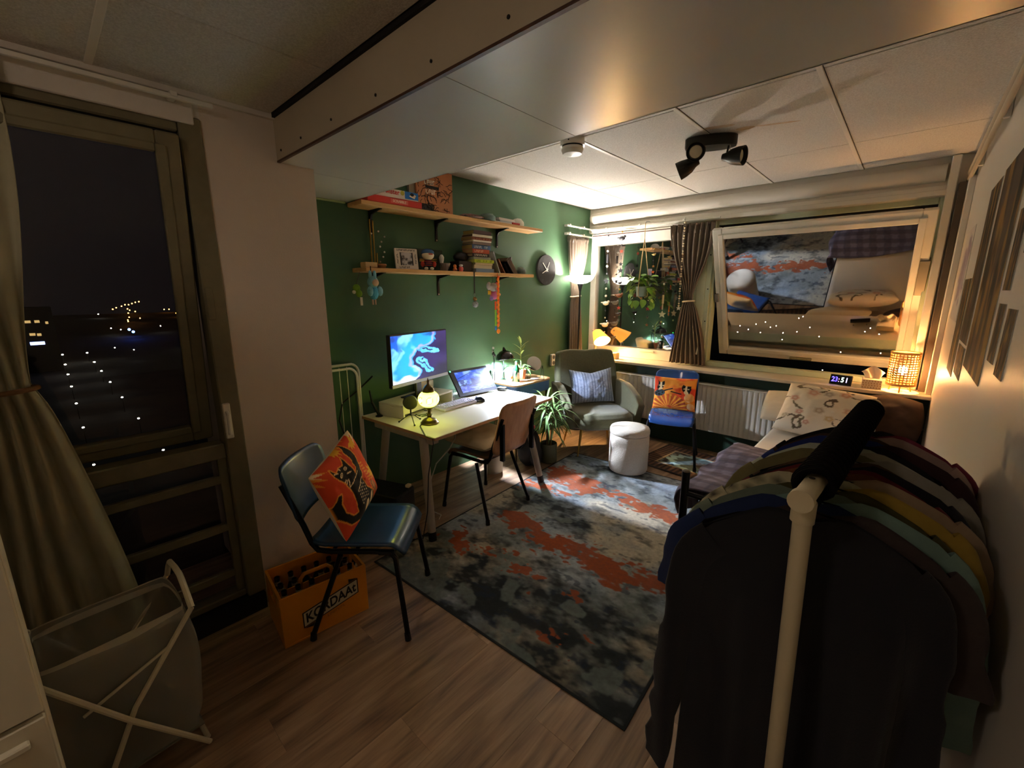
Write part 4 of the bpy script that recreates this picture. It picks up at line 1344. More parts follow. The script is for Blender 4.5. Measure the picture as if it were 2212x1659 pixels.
# ================================================================ side table with lamp and plants
stb = thing('side_table', 'small blue table with a wooden top between desk and armchair', 'side table', (-2.735, 3.13, 0), 0.0)
TBZ = 0.75
def rrect(hx, hy, r, n=5):
    p = []
    for cx, cy, a0 in ((hx - r, hy - r, 0), (-hx + r, hy - r, 90), (-hx + r, -hy + r, 180), (hx - r, -hy + r, 270)):
        for k in range(n + 1):
            a = math.radians(a0 + 90 * k / n)
            p.append((cx + r * math.cos(a), cy + r * math.sin(a)))
    return p
MB().prism(rrect(0.17, 0.28, 0.07), TBZ - 0.016, TBZ).build('table_top', mat('oak veneer', '#b08a5e', 0.45, noise=(1, 0.5, '#9a744c'), stretch=(30, 3, 3)), stb)
MB().prism(rrect(0.162, 0.272, 0.06), TBZ - 0.115, TBZ - 0.0165).build('drawer_case', mat('blue painted wood', '#33649c', 0.45), stb)
for sx in (-0.13, 0.13):
    for sy in (-0.23, 0.23):
        MB().cyl((sx, sy, TBZ - 0.115), (sx * 1.1, sy * 1.08, 0), 0.014, 0.010, 10).build('leg', M_BRONZE, stb, smooth=True)
dl = thing('dome_lamp', 'black glossy dome table lamp with lit bulb on the side table', 'lamp', (-2.83, 2.985, TBZ))
M_GLOSSB = mat('glossy black enamel', '#07080a', 0.12, coat=0.6)
DTILT = Matrix.Translation((0.07, -0.07, 0.225)) @ Matrix.Rotation(math.radians(-10), 4, 'Y')
dp = [(0.0, 0.086)] + [(0.088 * math.cos(math.radians(a)), 0.086 * math.sin(math.radians(a))) for a in (80, 65, 50, 35, 20, 8, 0)] + [(0.085, -0.004)] + [(0.084 * math.cos(math.radians(a)), 0.081 * math.sin(math.radians(a))) for a in (0, 20, 40, 60, 80)] + [(0.0, 0.081)]
MB().lathe(dp, 32, T=DTILT, cap=False).build('shade', M_GLOSSB, dl, smooth=True, ang=60)
MB().lathe([(0.0, 0.115), (0.008, 0.113), (0.012, 0.10), (0.016, 0.086), (0.0, 0.084)], 14, T=DTILT).build('finial', M_GLOSSB, dl, smooth=True)
MB().tube([(-0.03, 0.02, 0.0), (-0.04, 0.02, 0.2), (0.0, -0.02, 0.325), (0.055, -0.06, 0.325), (0.075, -0.07, 0.31)], 0.006, 8).build('stem', M_GLOSSB, dl, smooth=True)
MB().lathe([(0.0, 0.0), (0.05, 0.0), (0.05, 0.008), (0.0, 0.014)], 20, c=(-0.03, 0.02, 0)).build('base', M_GLOSSB, dl, smooth=True)
MB().ball((0, 0, 0), 0.026, 14, T=DTILT @ Matrix.Translation((0, 0, 0.036))).build('bulb', glow('cool white bulb', '#dfeaff', 2300), dl, smooth=True)
jar = thing('jar', 'pale frosted jar with an orange label under the dome lamp', 'jar', (-2.765, 2.985, TBZ))
MB().lathe([(0.0, 0), (0.034, 0), (0.037, 0.006), (0.037, 0.10), (0.033, 0.108), (0.033, 0.125), (0.0, 0.125)], 22).build('body', mat('frosted pale plastic', '#c3cbe0', 0.4), jar, smooth=True, ang=50)
MB().lathe([(0.0375, 0.025), (0.0375, 0.06)], 22, cap=False).build('label', mat('white label', '#e8e6ea', 0.6), jar)
MB().lathe([(0.0, 0), (0.014, 0), (0.014, 0.001), (0, 0.001)], 14, T=basis((0.0375, -0.012, 0.042), (0, 1, 0), (0, 0, 1), (1, 0, 0))).build('fruit_mark', mat('orange print', '#d8571e', 0.6), jar)
bt = thing('beer_bottle', 'green glass beer bottle with an oval label on the side table', 'bottle', (-2.70, 3.01, TBZ))
MB().lathe([(0.0, 0), (0.028, 0), (0.030, 0.004), (0.030, 0.11), (0.026, 0.13), (0.014, 0.155), (0.012, 0.195), (0.014, 0.20), (0.0, 0.205)], 20).build('glass_body', mat('green bottle glass', '#0f3a1c', 0.12, coat=0.5), bt, smooth=True, ang=50)
MB().lathe([(0.0, 0), (0.026, 0), (0.026, 0.0008), (0, 0.0008)], 20, T=basis((0.0302 * 0.97, -0.0075, 0.062), (-0.0, 0.72, 0), (0, 0, 1.25), (1, 0, 0))).build('label', mat('cream and black label', '#d9c9ba', 0.6, noise=(90, 0.9, '#2a2a24')), bt)
MB().lathe([(0.0125, 0.165), (0.0135, 0.165), (0.0135, 0.19), (0.0125, 0.19)], 16).build('foil', mat('pink gold foil', '#c58a72', 0.4, 0.5), bt)
mi = thing('table_mirror', 'round table mirror on a thin black wire stand', 'mirror', (-2.655, 3.225, TBZ), math.radians(-32))
MB().lathe([(0.0, -0.004), (0.074, -0.004), (0.077, 0), (0.074, 0.004), (0.0, 0.004)], 36, T=basis((-0.01, 0.0, 0.155), (0, 1, 0), (-0.5, 0, 0.866), (0.866, 0, 0.5))).build('glass', mat('mirror silver', '#e6e6e2', 0.06, 1.0), mi, smooth=True, ang=50)
MB().tube([(0.05, -0.085, 0.003), (0.05, 0.085, 0.003), (0.0, 0.085, 0.13), (-0.05, 0.08, 0.003), (-0.05, -0.08, 0.003), (0.0, -0.085, 0.13)], 0.003, 6, closed=True).build('wire_stand', M_TUBE, mi)
bt2 = MB().lathe([(0.0, 0), (0.012, 0.0), (0.040, 0.004), (0.040, 0.008), (0, 0.008)], 24).build('trinket_dish', mat('pale patterned dish', '#c9bdb4', 0.5, noise=(60, 0.6, '#8a5a6a')), smooth=True, label='shallow patterned trinket dish below the round mirror', cat='dish', loc=(-2.655, 3.225, TBZ))
# striped white vase of eucalyptus-like dark twigs
vs_ = thing('vase', 'white vertically striped vase of black and white dried flowers', 'vase', (-2.888, 2.895, TBZ))
MB().lathe([(0.0, 0), (0.030, 0), (0.032, 0.11), (0.030, 0.11), (0.028, 0.004), (0, 0.004)], 26, cap=False).build('body', mat('striped ceramic', '#e6e4e0', 0.4), vs_, smooth=True, ang=50)
for k in range(10):
    a = 2 * math.pi * k / 10
    MB().box((0.0325 * math.cos(a) - 0.003, 0.0325 * math.sin(a) - 0.003, 0.006), (0.0325 * math.cos(a) + 0.003, 0.0325 * math.sin(a) + 0.003, 0.104)).build('stripe', mat('black stripe', '#17181b', 0.5), vs_)
for k in range(9):
    a = random.uniform(0, 6.28)
    rr = random.uniform(0.01, 0.026)
    h = random.uniform(0.24, 0.33)
    s = MB().tube([(0.01 * math.cos(a), 0.01 * math.sin(a), 0.06), (0.5 * rr * math.cos(a), 0.5 * rr * math.sin(a), h * 0.7), (rr * math.cos(a), rr * math.sin(a), h)], 0.0018, 5).build('twig', M_TUBE, vs_)
    MB().ball((rr * math.cos(a), rr * math.sin(a), h), (0.010, 0.010, 0.014), 8).build('bud', mat('white bud', '#dcdad4', 0.7) if k % 2 else mat('black bud', '#141416', 0.6), s)
# pale plant in terracotta pot
def leaf_blade(mb, base, dirv, length, width, droop, n=7, m=0, fold=0.15):
    d = Vector(dirv).normalized()
    side = d.cross(Vector((0, 0, 1)))
    side = side.normalized() if side.length > 1e-4 else Vector((1, 0, 0))
    vs = []
    p = Vector(base)
    for i in range(n + 1):
        t = i / n
        w = width * (math.sin(math.pi * min(1, 0.12 + 0.88 * t)) ** 0.8) * (1 if t < 0.97 else 0.2)
        up = Vector((0, 0, fold * w))
        vs += [p - side * w / 2 + up, p, p + side * w / 2 + up]
        d = (d + Vector((0, 0, -droop / n))).normalized()
        p = p + d * length / n
    fs = []
    for i in range(n):
        a = i * 3
        fs += [(a, a + 1, a + 4, a + 3), (a + 1, a + 2, a + 5, a + 4)]
    mb.add(vs, fs, m)
pp = thing('potted_plant', 'young pale green dracaena in a terracotta pot on the side table', 'plant', (-2.755, 3.14, TBZ))
MB().lathe([(0.0, 0), (0.038, 0), (0.052, 0.085), (0.055, 0.085), (0.055, 0.10), (0.048, 0.10), (0.044, 0.08), (0.0, 0.08)], 22, cap=False).build('pot', mat('terracotta', '#a86a45', 0.8), pp, smooth=True, ang=50)
MB().tube([(0, 0, 0.07), (-0.005, 0.0, 0.2), (-0.008, 0.005, 0.36)], 0.004, 6).build('stem', mat('pale stem', '#8c9a56', 0.6), pp)
M_LEAFP = mat('pale leaf', '#9fac5c', 0.5, noise=(30, 0.4, '#7f9148'))
M_LEAFG = mat('green leaf', '#4d7a3a', 0.45, noise=(30, 0.4, '#35602c'))
for k in range(11):
    a = k * 2.4
    z = 0.14 + 0.022 * k
    lb = MB()
    up = 0.25 + 0.12 * k
    leaf_blade(lb, (0, 0, z), (math.cos(a), math.sin(a), up), 0.13 - 0.002 * k, 0.020, 0.5)
    lb.build('leaf', M_LEAFP if k > 3 else M_LEAFG, pp, smooth=True)
for k in range(8):
    a = 0.8 * k + 0.3
    if -0.4 < a % 6.283 < 1.7:
        a -= 1.9
    lb = MB()
    leaf_blade(lb, (0.02 * math.cos(a), 0.02 * math.sin(a), 0.09), (math.cos(a), math.sin(a), 1.4), 0.24, 0.022, 2.4, 10)
    lb.build('leaf', M_LEAFG, pp, smooth=True)
# dracaena on the floor
dr = thing('potted_dracaena', 'bushy dracaena in an olive pot on the floor in front of the armchair', 'plant', (-2.36, 3.09, 0.0046))
MB().lathe([(0.0, 0.002), (0.076, 0.002), (0.080, 0.008), (0.080, 0.185), (0.076, 0.188), (0.072, 0.16), (0.0, 0.16)], 28, cap=False).build('pot', mat('olive ceramic', '#59604a', 0.5), dr, smooth=True, ang=50)
MB().lathe([(0, 0.158), (0.073, 0.16), (0.0, 0.165)], 16).build('soil', mat('potting soil', '#3d2a1c', 0.9, bump=(60, 0.8, 0.01)), dr)
tops = []
for (a, h, ln) in ((0.3, 0.44, 0.05), (2.4, 0.36, 0.06), (4.3, 0.52, 0.03)):
    tp = (ln * math.cos(a), ln * math.sin(a), 0.16 + h * 0.75)
    MB().tube([(0.02 * math.cos(a), 0.02 * math.sin(a), 0.15), (ln * 0.6 * math.cos(a), ln * 0.6 * math.sin(a), 0.16 + h * 0.4), tp], 0.008, 7).build('stem', mat('brown cane', '#6b5334', 0.7), dr, smooth=True)
    tops.append(tp)
M_DRAC = mat('dracaena leaf', '#5f8147', 0.42, noise=(20, 0.5, '#3d5e33'), rnd=0.25)
lms = []
for k in range(5):
    lb = MB()
    leaf_blade(lb, (0, 0, 0), (1, 0, (1.6, 0.9, 0.4, 0.0, -0.3)[k]), 0.30 + 0.02 * (k % 2), 0.017, (1.6, 1.8, 1.7, 1.3, 1.0)[k], 9)
    lms.append(lb.mesh('leaf', M_DRAC, True))
for tp in tops:
    for k in range(34):
        o = bpy.data.objects.new('leaf', lms[min(4, int(k / 34 * 5))])
        COL.objects.link(o)
        o.parent = dr
        o.location = (tp[0], tp[1], tp[2] + 0.04 - 0.004 * k)
        o.rotation_euler = (0, 0, k * 2.39996 + tp[0] * 30)
        s = random.uniform(0.75, 1.08)
        o.scale = (s, s, s)

# ================================================================ shelves
M_PINE = mat('pine board', '#d1a56c', 0.5, noise=(1.0, 0.7, '#a9783f'), stretch=(14, 2.2, 14))
M_BRK = mat('black bracket', '#121211', 0.4, 0.3)
def shelf(label, z, y0, y1, depth):
    t = thing('wall_shelf', label, 'shelf', (XG, y0, z), group='pine shelves')
    MB().rbox((0.001, 0, 0), (depth, y1 - y0, 0.028), 0.003).build('board', M_PINE, t)
    for yy in (1.70, 2.285, 2.99):
        y = yy - y0
        p = [(0.002, 0), (0.13, 0), (0.13, -0.005), (0.03, -0.028), (0.012, -0.06), (0.006, -0.15), (0.002, -0.15)]
        b = MB().prism(p, -0.006, 0.006, T=basis((0, y, -0.001), (1, 0, 0), (0, 0, 1), (0, 1, 0)))
        b.box((0.001, y - 0.013, -0.165), (0.005, y + 0.013, -0.001)).box((0.001, y - 0.013, -0.005), (0.145, y + 0.013, -0.001))
        bo_ = b.build('bracket', M_BRK, t)
        MB().cyl((0.004, y, -0.155), (0.009, y, -0.155), 0.006, n=10).build('screw_head', mat('bright screw', '#c9c4b8', 0.3, 0.8), bo_)
    return t
sh1 = shelf('upper pine shelf carrying board games, right below the ceiling beam', 2.165, 1.535, 3.44, 0.19)
sh2 = shelf('lower pine shelf carrying books and trinkets on the green wall', 1.735, 1.535, 3.31, 0.19)
S1, S2 = 2.1935, 1.7635
def box_thing(name, label, cat, lo, hi, m, r=0.003):
    return MB().rbox(lo, hi, r).build(name, m, label=label, cat=cat)
rbx = box_thing('game_box', 'flat red board game box at the left end of the upper shelf', 'board game', (-2.91, 1.585, S1), (-2.742, 2.02, S1 + 0.045), mat('red card', '#c4362b', 0.4))
TX_ = lambda y, z, x=-2.741: basis((x, y, z), (0, 1, 0), (0, 0, 1), (1, 0, 0))
MB().box((-2.7418, 1.76, S1 + 0.01), (-2.741, 1.90, S1 + 0.037)).build('title_plate', mat('darker red card', '#d66a5c', 0.4), rbx)
text_mesh('lettering', 'SCRABBLE', 0.024, mat('cream print', '#f3e3c8', 0.5), rbx, TX_(1.83, S1 + 0.0235, -2.7405))
tw = box_thing('game_box', 'white board game box with red lettering and blue picture on the red box', 'board game', (-2.91, 1.62, S1 + 0.0455), (-2.755, 2.00, S1 + 0.105), mat('white card box', '#e3ded2', 0.45))
text_mesh('lettering', 'Twister', 0.045, mat('red print', '#c42c28', 0.5), tw, TX_(1.77, S1 + 0.085, -2.7542), bold=0.001)
MB().box((-2.7548, 1.885, S1 + 0.055), (-2.754, 1.998, S1 + 0.104)).build('picture', mat('blue print', '#1f6fc0', 0.5), tw)
MB().lathe([(0, 0), (0.016, 0), (0.016, 0.001), (0, 0.001)], 16, T=TX_(1.865, S1 + 0.088, -2.7545)).build('badge', mat('yellow green print', '#b8b23a', 0.5), tw)
MB().prism([(0, 0), (0.045, -0.012), (0.06, 0.012), (0.02, 0.022)], 0, 0.0006, T=TX_(1.92, S1 + 0.074, -2.7538)).build('card_picture', mat('cream print', '#f3e3c8'), tw)
MB().ball((0, 0, 0), (0.018, 0.012, 0.001), 10, T=TX_(1.945, S1 + 0.088, -2.7535)).build('dark_blot', mat('black print', '#16161a', 0.6), tw)
br = box_thing('game_box', 'tall tan box with black doodles standing against the wall on the upper shelf', 'board game', (-2.925, 2.075, S1), (-2.88, 2.43, S1 + 0.335), mat('tan card', '#b8794e', 0.6))
n_ = 0
for k in range(70):
    y, z = random.uniform(2.09, 2.40), random.uniform(S1 + 0.02, S1 + 0.31)
    a = random.uniform(0, 6.28)
    pts = []
    for q in range(5):
        pts.append((-2.8795, min(2.425, max(2.08, y)), min(S1 + 0.33, max(S1 + 0.005, z))))
        y += 0.016 * math.cos(a)
        z += 0.016 * math.sin(a)
        a += random.uniform(-0.9, 0.9)
    MB().tube(pts, 0.0022, 4).build('doodle', mat('black print', '#16161a', 0.6), br)
marks('lettering', 5, 0.034, 0.13, mat('white print', '#e9e3d4', 0.5), br, TX_(2.215, S1 + 0.235, -2.8795))
MB().box((-2.8796, 2.16, S1 + 0.192), (-2.879, 2.29, S1 + 0.212)).build('title_bar', MATS['black print'], br)
marks('lettering', 5, 0.034, 0.13, MATS['white print'], br, TX_(2.225, S1 + 0.168, -2.8795))
MB().box((-2.8796, 2.08, S1 + 0.0), (-2.879, 2.23, S1 + 0.075)).build('dark_corner', mat('charcoal print', '#2b2a28', 0.6), br)
MB().box((-2.92, 2.02, S1), (-2.895, 2.072, S1 + 0.30)).build('game_box', mat('grey brown card', '#8d8272', 0.6), label='thin greyish box behind the white game box on the upper shelf', cat='board game')
# papers, cloth bundle and white dome on the right half of the upper shelf
def soft_lump(name, label, cat, c, r, m, seed, n=18):
    mb = MB().ball((0, 0, 0), 1.0, n)
    mb.v = [(p[0] * r[0] * (0.8 + 0.5 * fbm(p[0] * 2 + seed, p[1] * 2 + p[2], seed, 3)), p[1] * r[1] * (0.8 + 0.5 * fbm(p[1] * 2 + seed, p[2] * 2, seed + 2, 3)), max(-r[2] * 0.6, p[2] * r[2] * (0.7 + 0.6 * fbm(p[0] * 3, p[1] * 3, seed + 4, 3)))) for p in mb.v]
    lo = min(p[2] for p in mb.v)
    return mb.build(name, m, smooth=True, ang=80, label=label, cat=cat, loc=(c[0], c[1], c[2] - lo))
soft_lump('scarf', 'dark patterned scarf lying flat on the upper shelf right of the tan box', 'scarf', (-2.80, 2.55, S1), (0.07, 0.13, 0.022), mat('dark patterned cloth', '#3c3a38', 0.9, noise=(50, 0.9, '#8a5f50')), 3)
soft_lump('cloth_bundle', 'crumpled grey green cloth on the upper shelf', 'cloth', (-2.79, 2.74, S1), (0.06, 0.075, 0.04), mat('sage cloth', '#71857c', 0.9, noise=(12, 0.6, '#50625a')), 5)
for k, (y, w, z, h, hx, lb) in enumerate(((2.92, 0.30, 0.0, 0.012, '#d9d5ca', 'lowest white magazine of the pile on the upper shelf'), (2.98, 0.24, 0.0125, 0.010, '#b9c2c8', 'middle bluish booklet of the pile on the upper shelf'), (2.95, 0.22, 0.023, 0.02, '#e2ded6', 'thick white notepad on top of the magazine pile'))):
    MB().rbox((-0.07, -w / 2, 0), (0.07, w / 2, h), 0.001).build('magazine', mat('paper %d' % k, hx, 0.6), label=lb, cat='magazine', group='magazines on the upper shelf', loc=(-2.83, y, S1 + z), rot=(0, 0, 0.05 * (k - 1)))
MB().lathe([(0.0, 0), (0.055, 0.0), (0.062, 0.02), (0.058, 0.045), (0.035, 0.07), (0.0, 0.078)], 24).build('white_bowl', mat('white matte ceramic', '#dcd7cc', 0.6), smooth=True, label='upturned white bowl at the right end of the upper shelf', cat='bowl', loc=(-2.83, 3.17, S1))
MB().rbox((-0.02, -0.05, 0), (0.02, 0.05, 0.018), 0.003).build('red_case', mat('red plastic', '#b32d27', 0.4), label='small red case beside the upturned white bowl', cat='case', loc=(-2.765, 3.06, S1))

# ---- lower shelf: trinkets
wbk = MB().rbox((-0.035, -0.045, 0), (0.035, 0.045, 0.036), 0.003).build('wood_block', mat('light wood block', '#c9a672', 0.6), label='light wooden block at the left end of the lower shelf', cat='block', loc=(-2.785, 1.585, S2))
MB().lathe([(0, 0), (0.035, 0), (0.045, 0.02), (0.042, 0.03), (0.03, 0.012), (0, 0.012)], 20, cap=False).build('wooden_dish', mat('brown wood dish', '#8d6338', 0.6), smooth=True, label='small brown wooden dish beside the wooden block', cat='dish', loc=(-2.80, 1.68, S2))
ch = thing('bell_mobile', 'hanging string of brass tubes and white pompoms below the upper shelf', 'mobile', (-2.90, 1.685, S2))
for k, (dy, z0, z1) in enumerate(((-0.008, 0.0, 0.34), (0.010, 0.02, 0.33), (0.022, 0.0, 0.11))):
    MB().cyl((0.01 * k, dy, z0), (0.01 * k, dy, z1), 0.005, n=8).build('brass_tube', mat('brushed brass', '#b8913f', 0.3, 0.9), ch, smooth=True)
for k in range(7):
    MB().ball((0.02 + 0.012 * (k % 2), 0.045 + 0.02 * (k % 3), 0.05 + 0.035 * k), 0.007, 8).build('pompom', mat('white pompom', '#ded9cd', 0.9), ch, smooth=True)
pf = thing('photo_frame', 'white frame with printed words around a black and white photo on the lower shelf', 'photo frame', (-2.83, 1.925, S2), 0, rot=(0, math.radians(-9), math.radians(-14)))
MB().rbox((-0.008, -0.088, 0.002), (0.008, 0.088, 0.155), 0.003).build('frame', mat('white frame print', '#ddd8cc', 0.5), pf)
pho = MB().grid(lambda u, v: (0.0086, -0.05 + 0.10 * u, 0.03 + 0.095 * v), 40, 40).build('photo', mat('photo print', '#ffffff', 0.4, attr='Col'), pf)
paint(pho, lambda co, i: (lambda g: (g, g, g * 1.02))(0.55 * smooth01(0.3, 0.7, fbm((i % 41) / 9, (i // 41) / 9, 4, 3)) + 0.05 if 3 < i % 41 < 37 else 0.03))
for (y, z, n, h, w) in ((0.0, 0.142, 11, 0.011, 0.14), (0.0, 0.016, 9, 0.013, 0.12)):
    marks('lettering', n, h, w, MATS['black print'], pf, basis((0.0085, y, z), (0, 1, 0), (0, 0, 1), (1, 0, 0)))
for y in (-0.07, 0.07):
    marks('lettering', 8, 0.010, 0.10, MATS['black print'], pf, basis((0.0085, y, 0.08), (0, 0, 1), (0, -1, 0), (1, 0, 0)))
M_JEANS, M_CREAM, M_REDC = mat('blue felt', '#3f5f8a', 0.9), mat('cream plush', '#d6c6a8', 0.95), mat('red cloth', '#9c3328', 0.9)
dn = thing('plush_doll', 'small plush doll with a blue cap and striped shirt on the lower shelf', 'plush toy', (-2.79, 2.09, S2), math.radians(-25))
MB().ball((0, 0, 0.112), (0.042, 0.048, 0.036), 16).build('head', M_CREAM, dn, smooth=True)
MB().ball((-0.004, 0, 0.130), (0.044, 0.050, 0.030), 16).build('cap', M_JEANS, dn, smooth=True)
MB().ball((0.035, 0.012, 0.118), (0.012, 0.022, 0.006), 8).build('cap_peak', M_REDC, dn, smooth=True)
MB().ball((0, 0, 0.052), (0.028, 0.034, 0.034), 14).build('body', mat('striped jersey', '#2c3348', 0.9), dn, smooth=True)
for z in (0.036, 0.052, 0.066):
    MB().lathe([(0.0295, z - 0.003), (0.0315, z), (0.0295, z + 0.003)], 18, cap=False).build('stripe', M_REDC, dn)
for s in (-1, 1):
    MB().ball((0.012, s * 0.045, 0.045), (0.014, 0.016, 0.022), 10).build('arm', M_REDC, dn, smooth=True)
    MB().ball((0.028, s * 0.022, 0.012), (0.026, 0.015, 0.012), 10).build('foot', M_CREAM, dn, smooth=True)
MB().lathe([(0.0, 0), (0.02, 0), (0.042, 0.05), (0.045, 0.06), (0.036, 0.05), (0.0, 0.01)], 12, cap=False).build('glass_shell', mat('smoky cut glass', '#77706c', 0.15, coat=0.5), label='smoky cut glass bowl on the lower shelf', cat='bowl', loc=(-2.80, 2.265, S2))
sk = thing('glass_figurine', 'little clear glass figurine behind the smoky bowl', 'figurine', (-2.87, 2.285, S2))
MB().lathe([(0, 0.0), (0.018, 0.0), (0.01, 0.03), (0.016, 0.075), (0.022, 0.11), (0.012, 0.13), (0, 0.135)], 12).build('body', mat('pearl glass', '#d9d6cc', 0.15, coat=0.5), sk, smooth=True)
wr_ = thing('wire_rod', 'horizontal twisted brass rod behind the plush doll', 'rod', (-2.90, 2.19, S2))
MB().cyl((0, -0.10, 0.088), (0, 0.07, 0.094), 0.004, n=6).build('rod', MATS['brushed brass'], wr_)
MB().cyl((0, -0.10, 0.076), (0, 0.07, 0.08), 0.004, n=6).build('rod', MATS['brushed brass'], wr_)
MB().box((-0.02, -0.12, 0.0), (-0.016, 0.14, 0.17)).build('dark_card', mat('dark green card', '#2b3a2c', 0.7), wr_)
fg = thing('figurine', 'small orange figurine left of the pink jar on the lower shelf', 'figurine', (-2.765, 2.335, S2))
MB().lathe([(0, 0), (0.016, 0), (0.018, 0.016), (0.010, 0.028), (0.014, 0.036), (0.012, 0.048), (0, 0.054)], 14).build('body', mat('orange resin', '#c8702e', 0.4), fg, smooth=True)
MB().ball((0.008, 0, 0.008), (0.014, 0.014, 0.008), 8).build('base', mat('dark red resin', '#7c2420', 0.4), fg, smooth=True)
pj = thing('pot_jar', 'little pink jar with a white lid on the lower shelf', 'jar', (-2.765, 2.40, S2))
MB().lathe([(0, 0), (0.014, 0), (0.020, 0.018), (0.017, 0.032), (0.011, 0.038), (0, 0.038)], 16).build('body', mat('pink glaze', '#d2605a', 0.35), pj, smooth=True)
MB().lathe([(0, 0.039), (0.013, 0.039), (0.017, 0.048), (0.014, 0.054), (0, 0.056)], 16).build('lid', mat('white glaze', '#e3ddd2', 0.4), pj, smooth=True)
lw = MB().rbox((-0.06, -0.07, 0), (0.06, 0.07, 0.085), 0.004).build('camera_case', mat('dark brown leather', '#221b17', 0.5), label='dark leather camera case left of the book stack', cat='case', loc=(-2.83, 2.455, S2))
soft_lump('leather_pouch', 'slumped black pouch on the dark leather case by the book stack', 'pouch', (-2.83, 2.455, S2 + 0.0855), (0.045, 0.06, 0.05), mat('black leather', '#151312', 0.5), 8)
# ---- book stack
def book(name, label, lo, hi, cover, page='#b7a27a', title=None, tcol='#e8dcc0', spine_axis='x', group='stacked books on the lower shelf', T=None):
    t = thing(name, label, 'book', (0, 0, 0), group=group)
    if T is not None:
        t.matrix_world = T
    (x0, y0, z0), (x1, y1, z1) = lo, hi
    c = 0.0022
    b = MB().box((x0, y0, z0), (x1, y1, z0 + c)).box((x0, y0, z1 - c), (x1, y1, z1)).box((x1 - c, y0, z0 + c), (x1, y1, z1 - c))
    b.build('cover', mat('cover ' + cover, cover, 0.5), t)
    MB().box((x0 + 0.003, y0 + 0.003, z0 + c), (x1 - c, y1 - 0.003, z1 - c)).build('pages', mat('pages ' + page, page, 0.8), t)
    if title:
        marks('title', title, (z1 - z0) * 0.55, (y1 - y0) * 0.8, mat('ink ' + tcol, tcol, 0.5), t, basis((x1 + 0.0006, (y0 + y1) / 2, (z0 + z1) / 2), (0, 1, 0), (0, 0, 1), (1, 0, 0)))
    return t
zs = S2 + 0.0002
stack = [('blue and white illustrated paperback at the very bottom of the book stack', 0.030, '#6f8296', '#9a9ea0', (2.55, 2.765)),
         ('thick cream book second from the bottom of the stack', 0.030, '#d8cbaa', '#d8cbaa', (2.545, 2.755)),
         ('thin beige book under the lime green one', 0.016, '#c9b48f', '#cfc09a', (2.55, 2.755)),
         ('lime green book in the lower half of the stack', 0.026, '#a9b51f', '#c4c06a', (2.535, 2.765)),
         ('pale grey book lying on the lime green one', 0.022, '#9ba39a', '#b4b4a8', (2.54, 2.74)),
         ('black paperback with white marks in the middle of the stack', 0.026, '#231d1b', '#8f7c58', (2.52, 2.71)),
         ('orange red paperback with large pale title in the middle of the stack', 0.034, '#a94a2b', '#9a8150', (2.515, 2.71)),
         ('blue book with pale lettering above the orange red one', 0.036, '#3f5f8c', '#a28f55', (2.525, 2.74)),
         ('tan and purple paperback above the blue book', 0.022, '#7a6a66', '#7d7258', (2.525, 2.735)),
         ('thin white booklet under the brown paperback', 0.012, '#dcd8c4', '#b8a878', (2.525, 2.735)),
         ('rust brown paperback near the top of the stack', 0.026, '#7e4a36', '#a08d5e', (2.52, 2.755)),
         ('white spined book second from the top of the stack', 0.020, '#d9d3c0', '#5c463a', (2.525, 2.755)),
         ('dark maroon paperback on top of the book stack', 0.030, '#3f2523', '#a8945f', (2.53, 2.735))]
TT = {3: (12, '#5d6a10'), 6: (9, '#e8b49a'), 7: (13, '#c4d4e6'), 5: (11, '#cfc4b4'), 10: (14, '#c0785c')}
for k, (lb, h, cv, pg, (y0, y1)) in enumerate(stack):
    x1 = -2.745 - 0.008 * ((k * 5) % 3)
    book('book', lb, (x1 - 0.135, y0, zs), (x1, y1, zs + h), cv, pg, *(TT.get(k, (None, '#e8dcc0'))))
    zs += h + 0.0006
# leaning books and frame at the right of the stack
def lean(y, ang, x=-2.83):
    return Matrix.Translation((x, y, S2)) @ Matrix.Rotation(math.radians(ang), 4, 'X')
book('book', 'thin silver book leaning against the stack', (-0.07, -0.012, 0.0015), (0.07, 0.0, 0.20), '#8d9290', '#b0aea4', T=lean(2.862, 24))
bf = thing('picture_frame', 'dark brown box frame leaning at the right end of the lower shelf', 'picture frame', (0, 0, 0))
bf.matrix_world = lean(3.10, 38)
fm = ring((-0.075, 0.003), (0.085, 0.19), 0.014, 0.05, Matrix.Translation((0, -0.06, 0)))
fm.build('frame', mat('dark stained wood', '#4a3322', 0.5), bf)
MB().box((-0.065, -0.018, 0.012), (0.075, -0.013, 0.18)).build('back_board', mat('dark backing', '#1c1512', 0.8), bf)
MB().box((0.0, -0.05, 0.02), (0.012, -0.03, 0.14)).build('divider', mat('dark slat', '#3a3438', 0.6), bf)
gf = MB().rbox((-0.05, -0.012, 0), (0.06, 0.0, 0.15), 0.002).build('postcard', mat('orange pattern card', '#8c4f2c', 0.7, noise=(40, 0.8, '#2a1710')), label='orange patterned card wedged between stack and frame', cat='card')
gf.matrix_world = lean(2.93, 34, -2.82)
soft_lump('plush_ball', 'grey blue plush ball at the far right end of the lower shelf', 'plush toy', (-2.81, 3.20, S2), (0.045, 0.05, 0.04), mat('grey blue plush', '#7c8f8d', 0.95, noise=(12, 0.7, '#2b3033')), 4)
MB().rbox((-0.004, -0.03, 0), (0.004, 0.03, 0.16), 0.001).build('postcard', mat('white purple card', '#b9b0bc', 0.6, noise=(20, 0.6, '#6a5f78')), label='pale purple card standing behind the leaning frame', cat='card', loc=(-2.90, 3.14, S2), rot=(0, 0, 1.2))

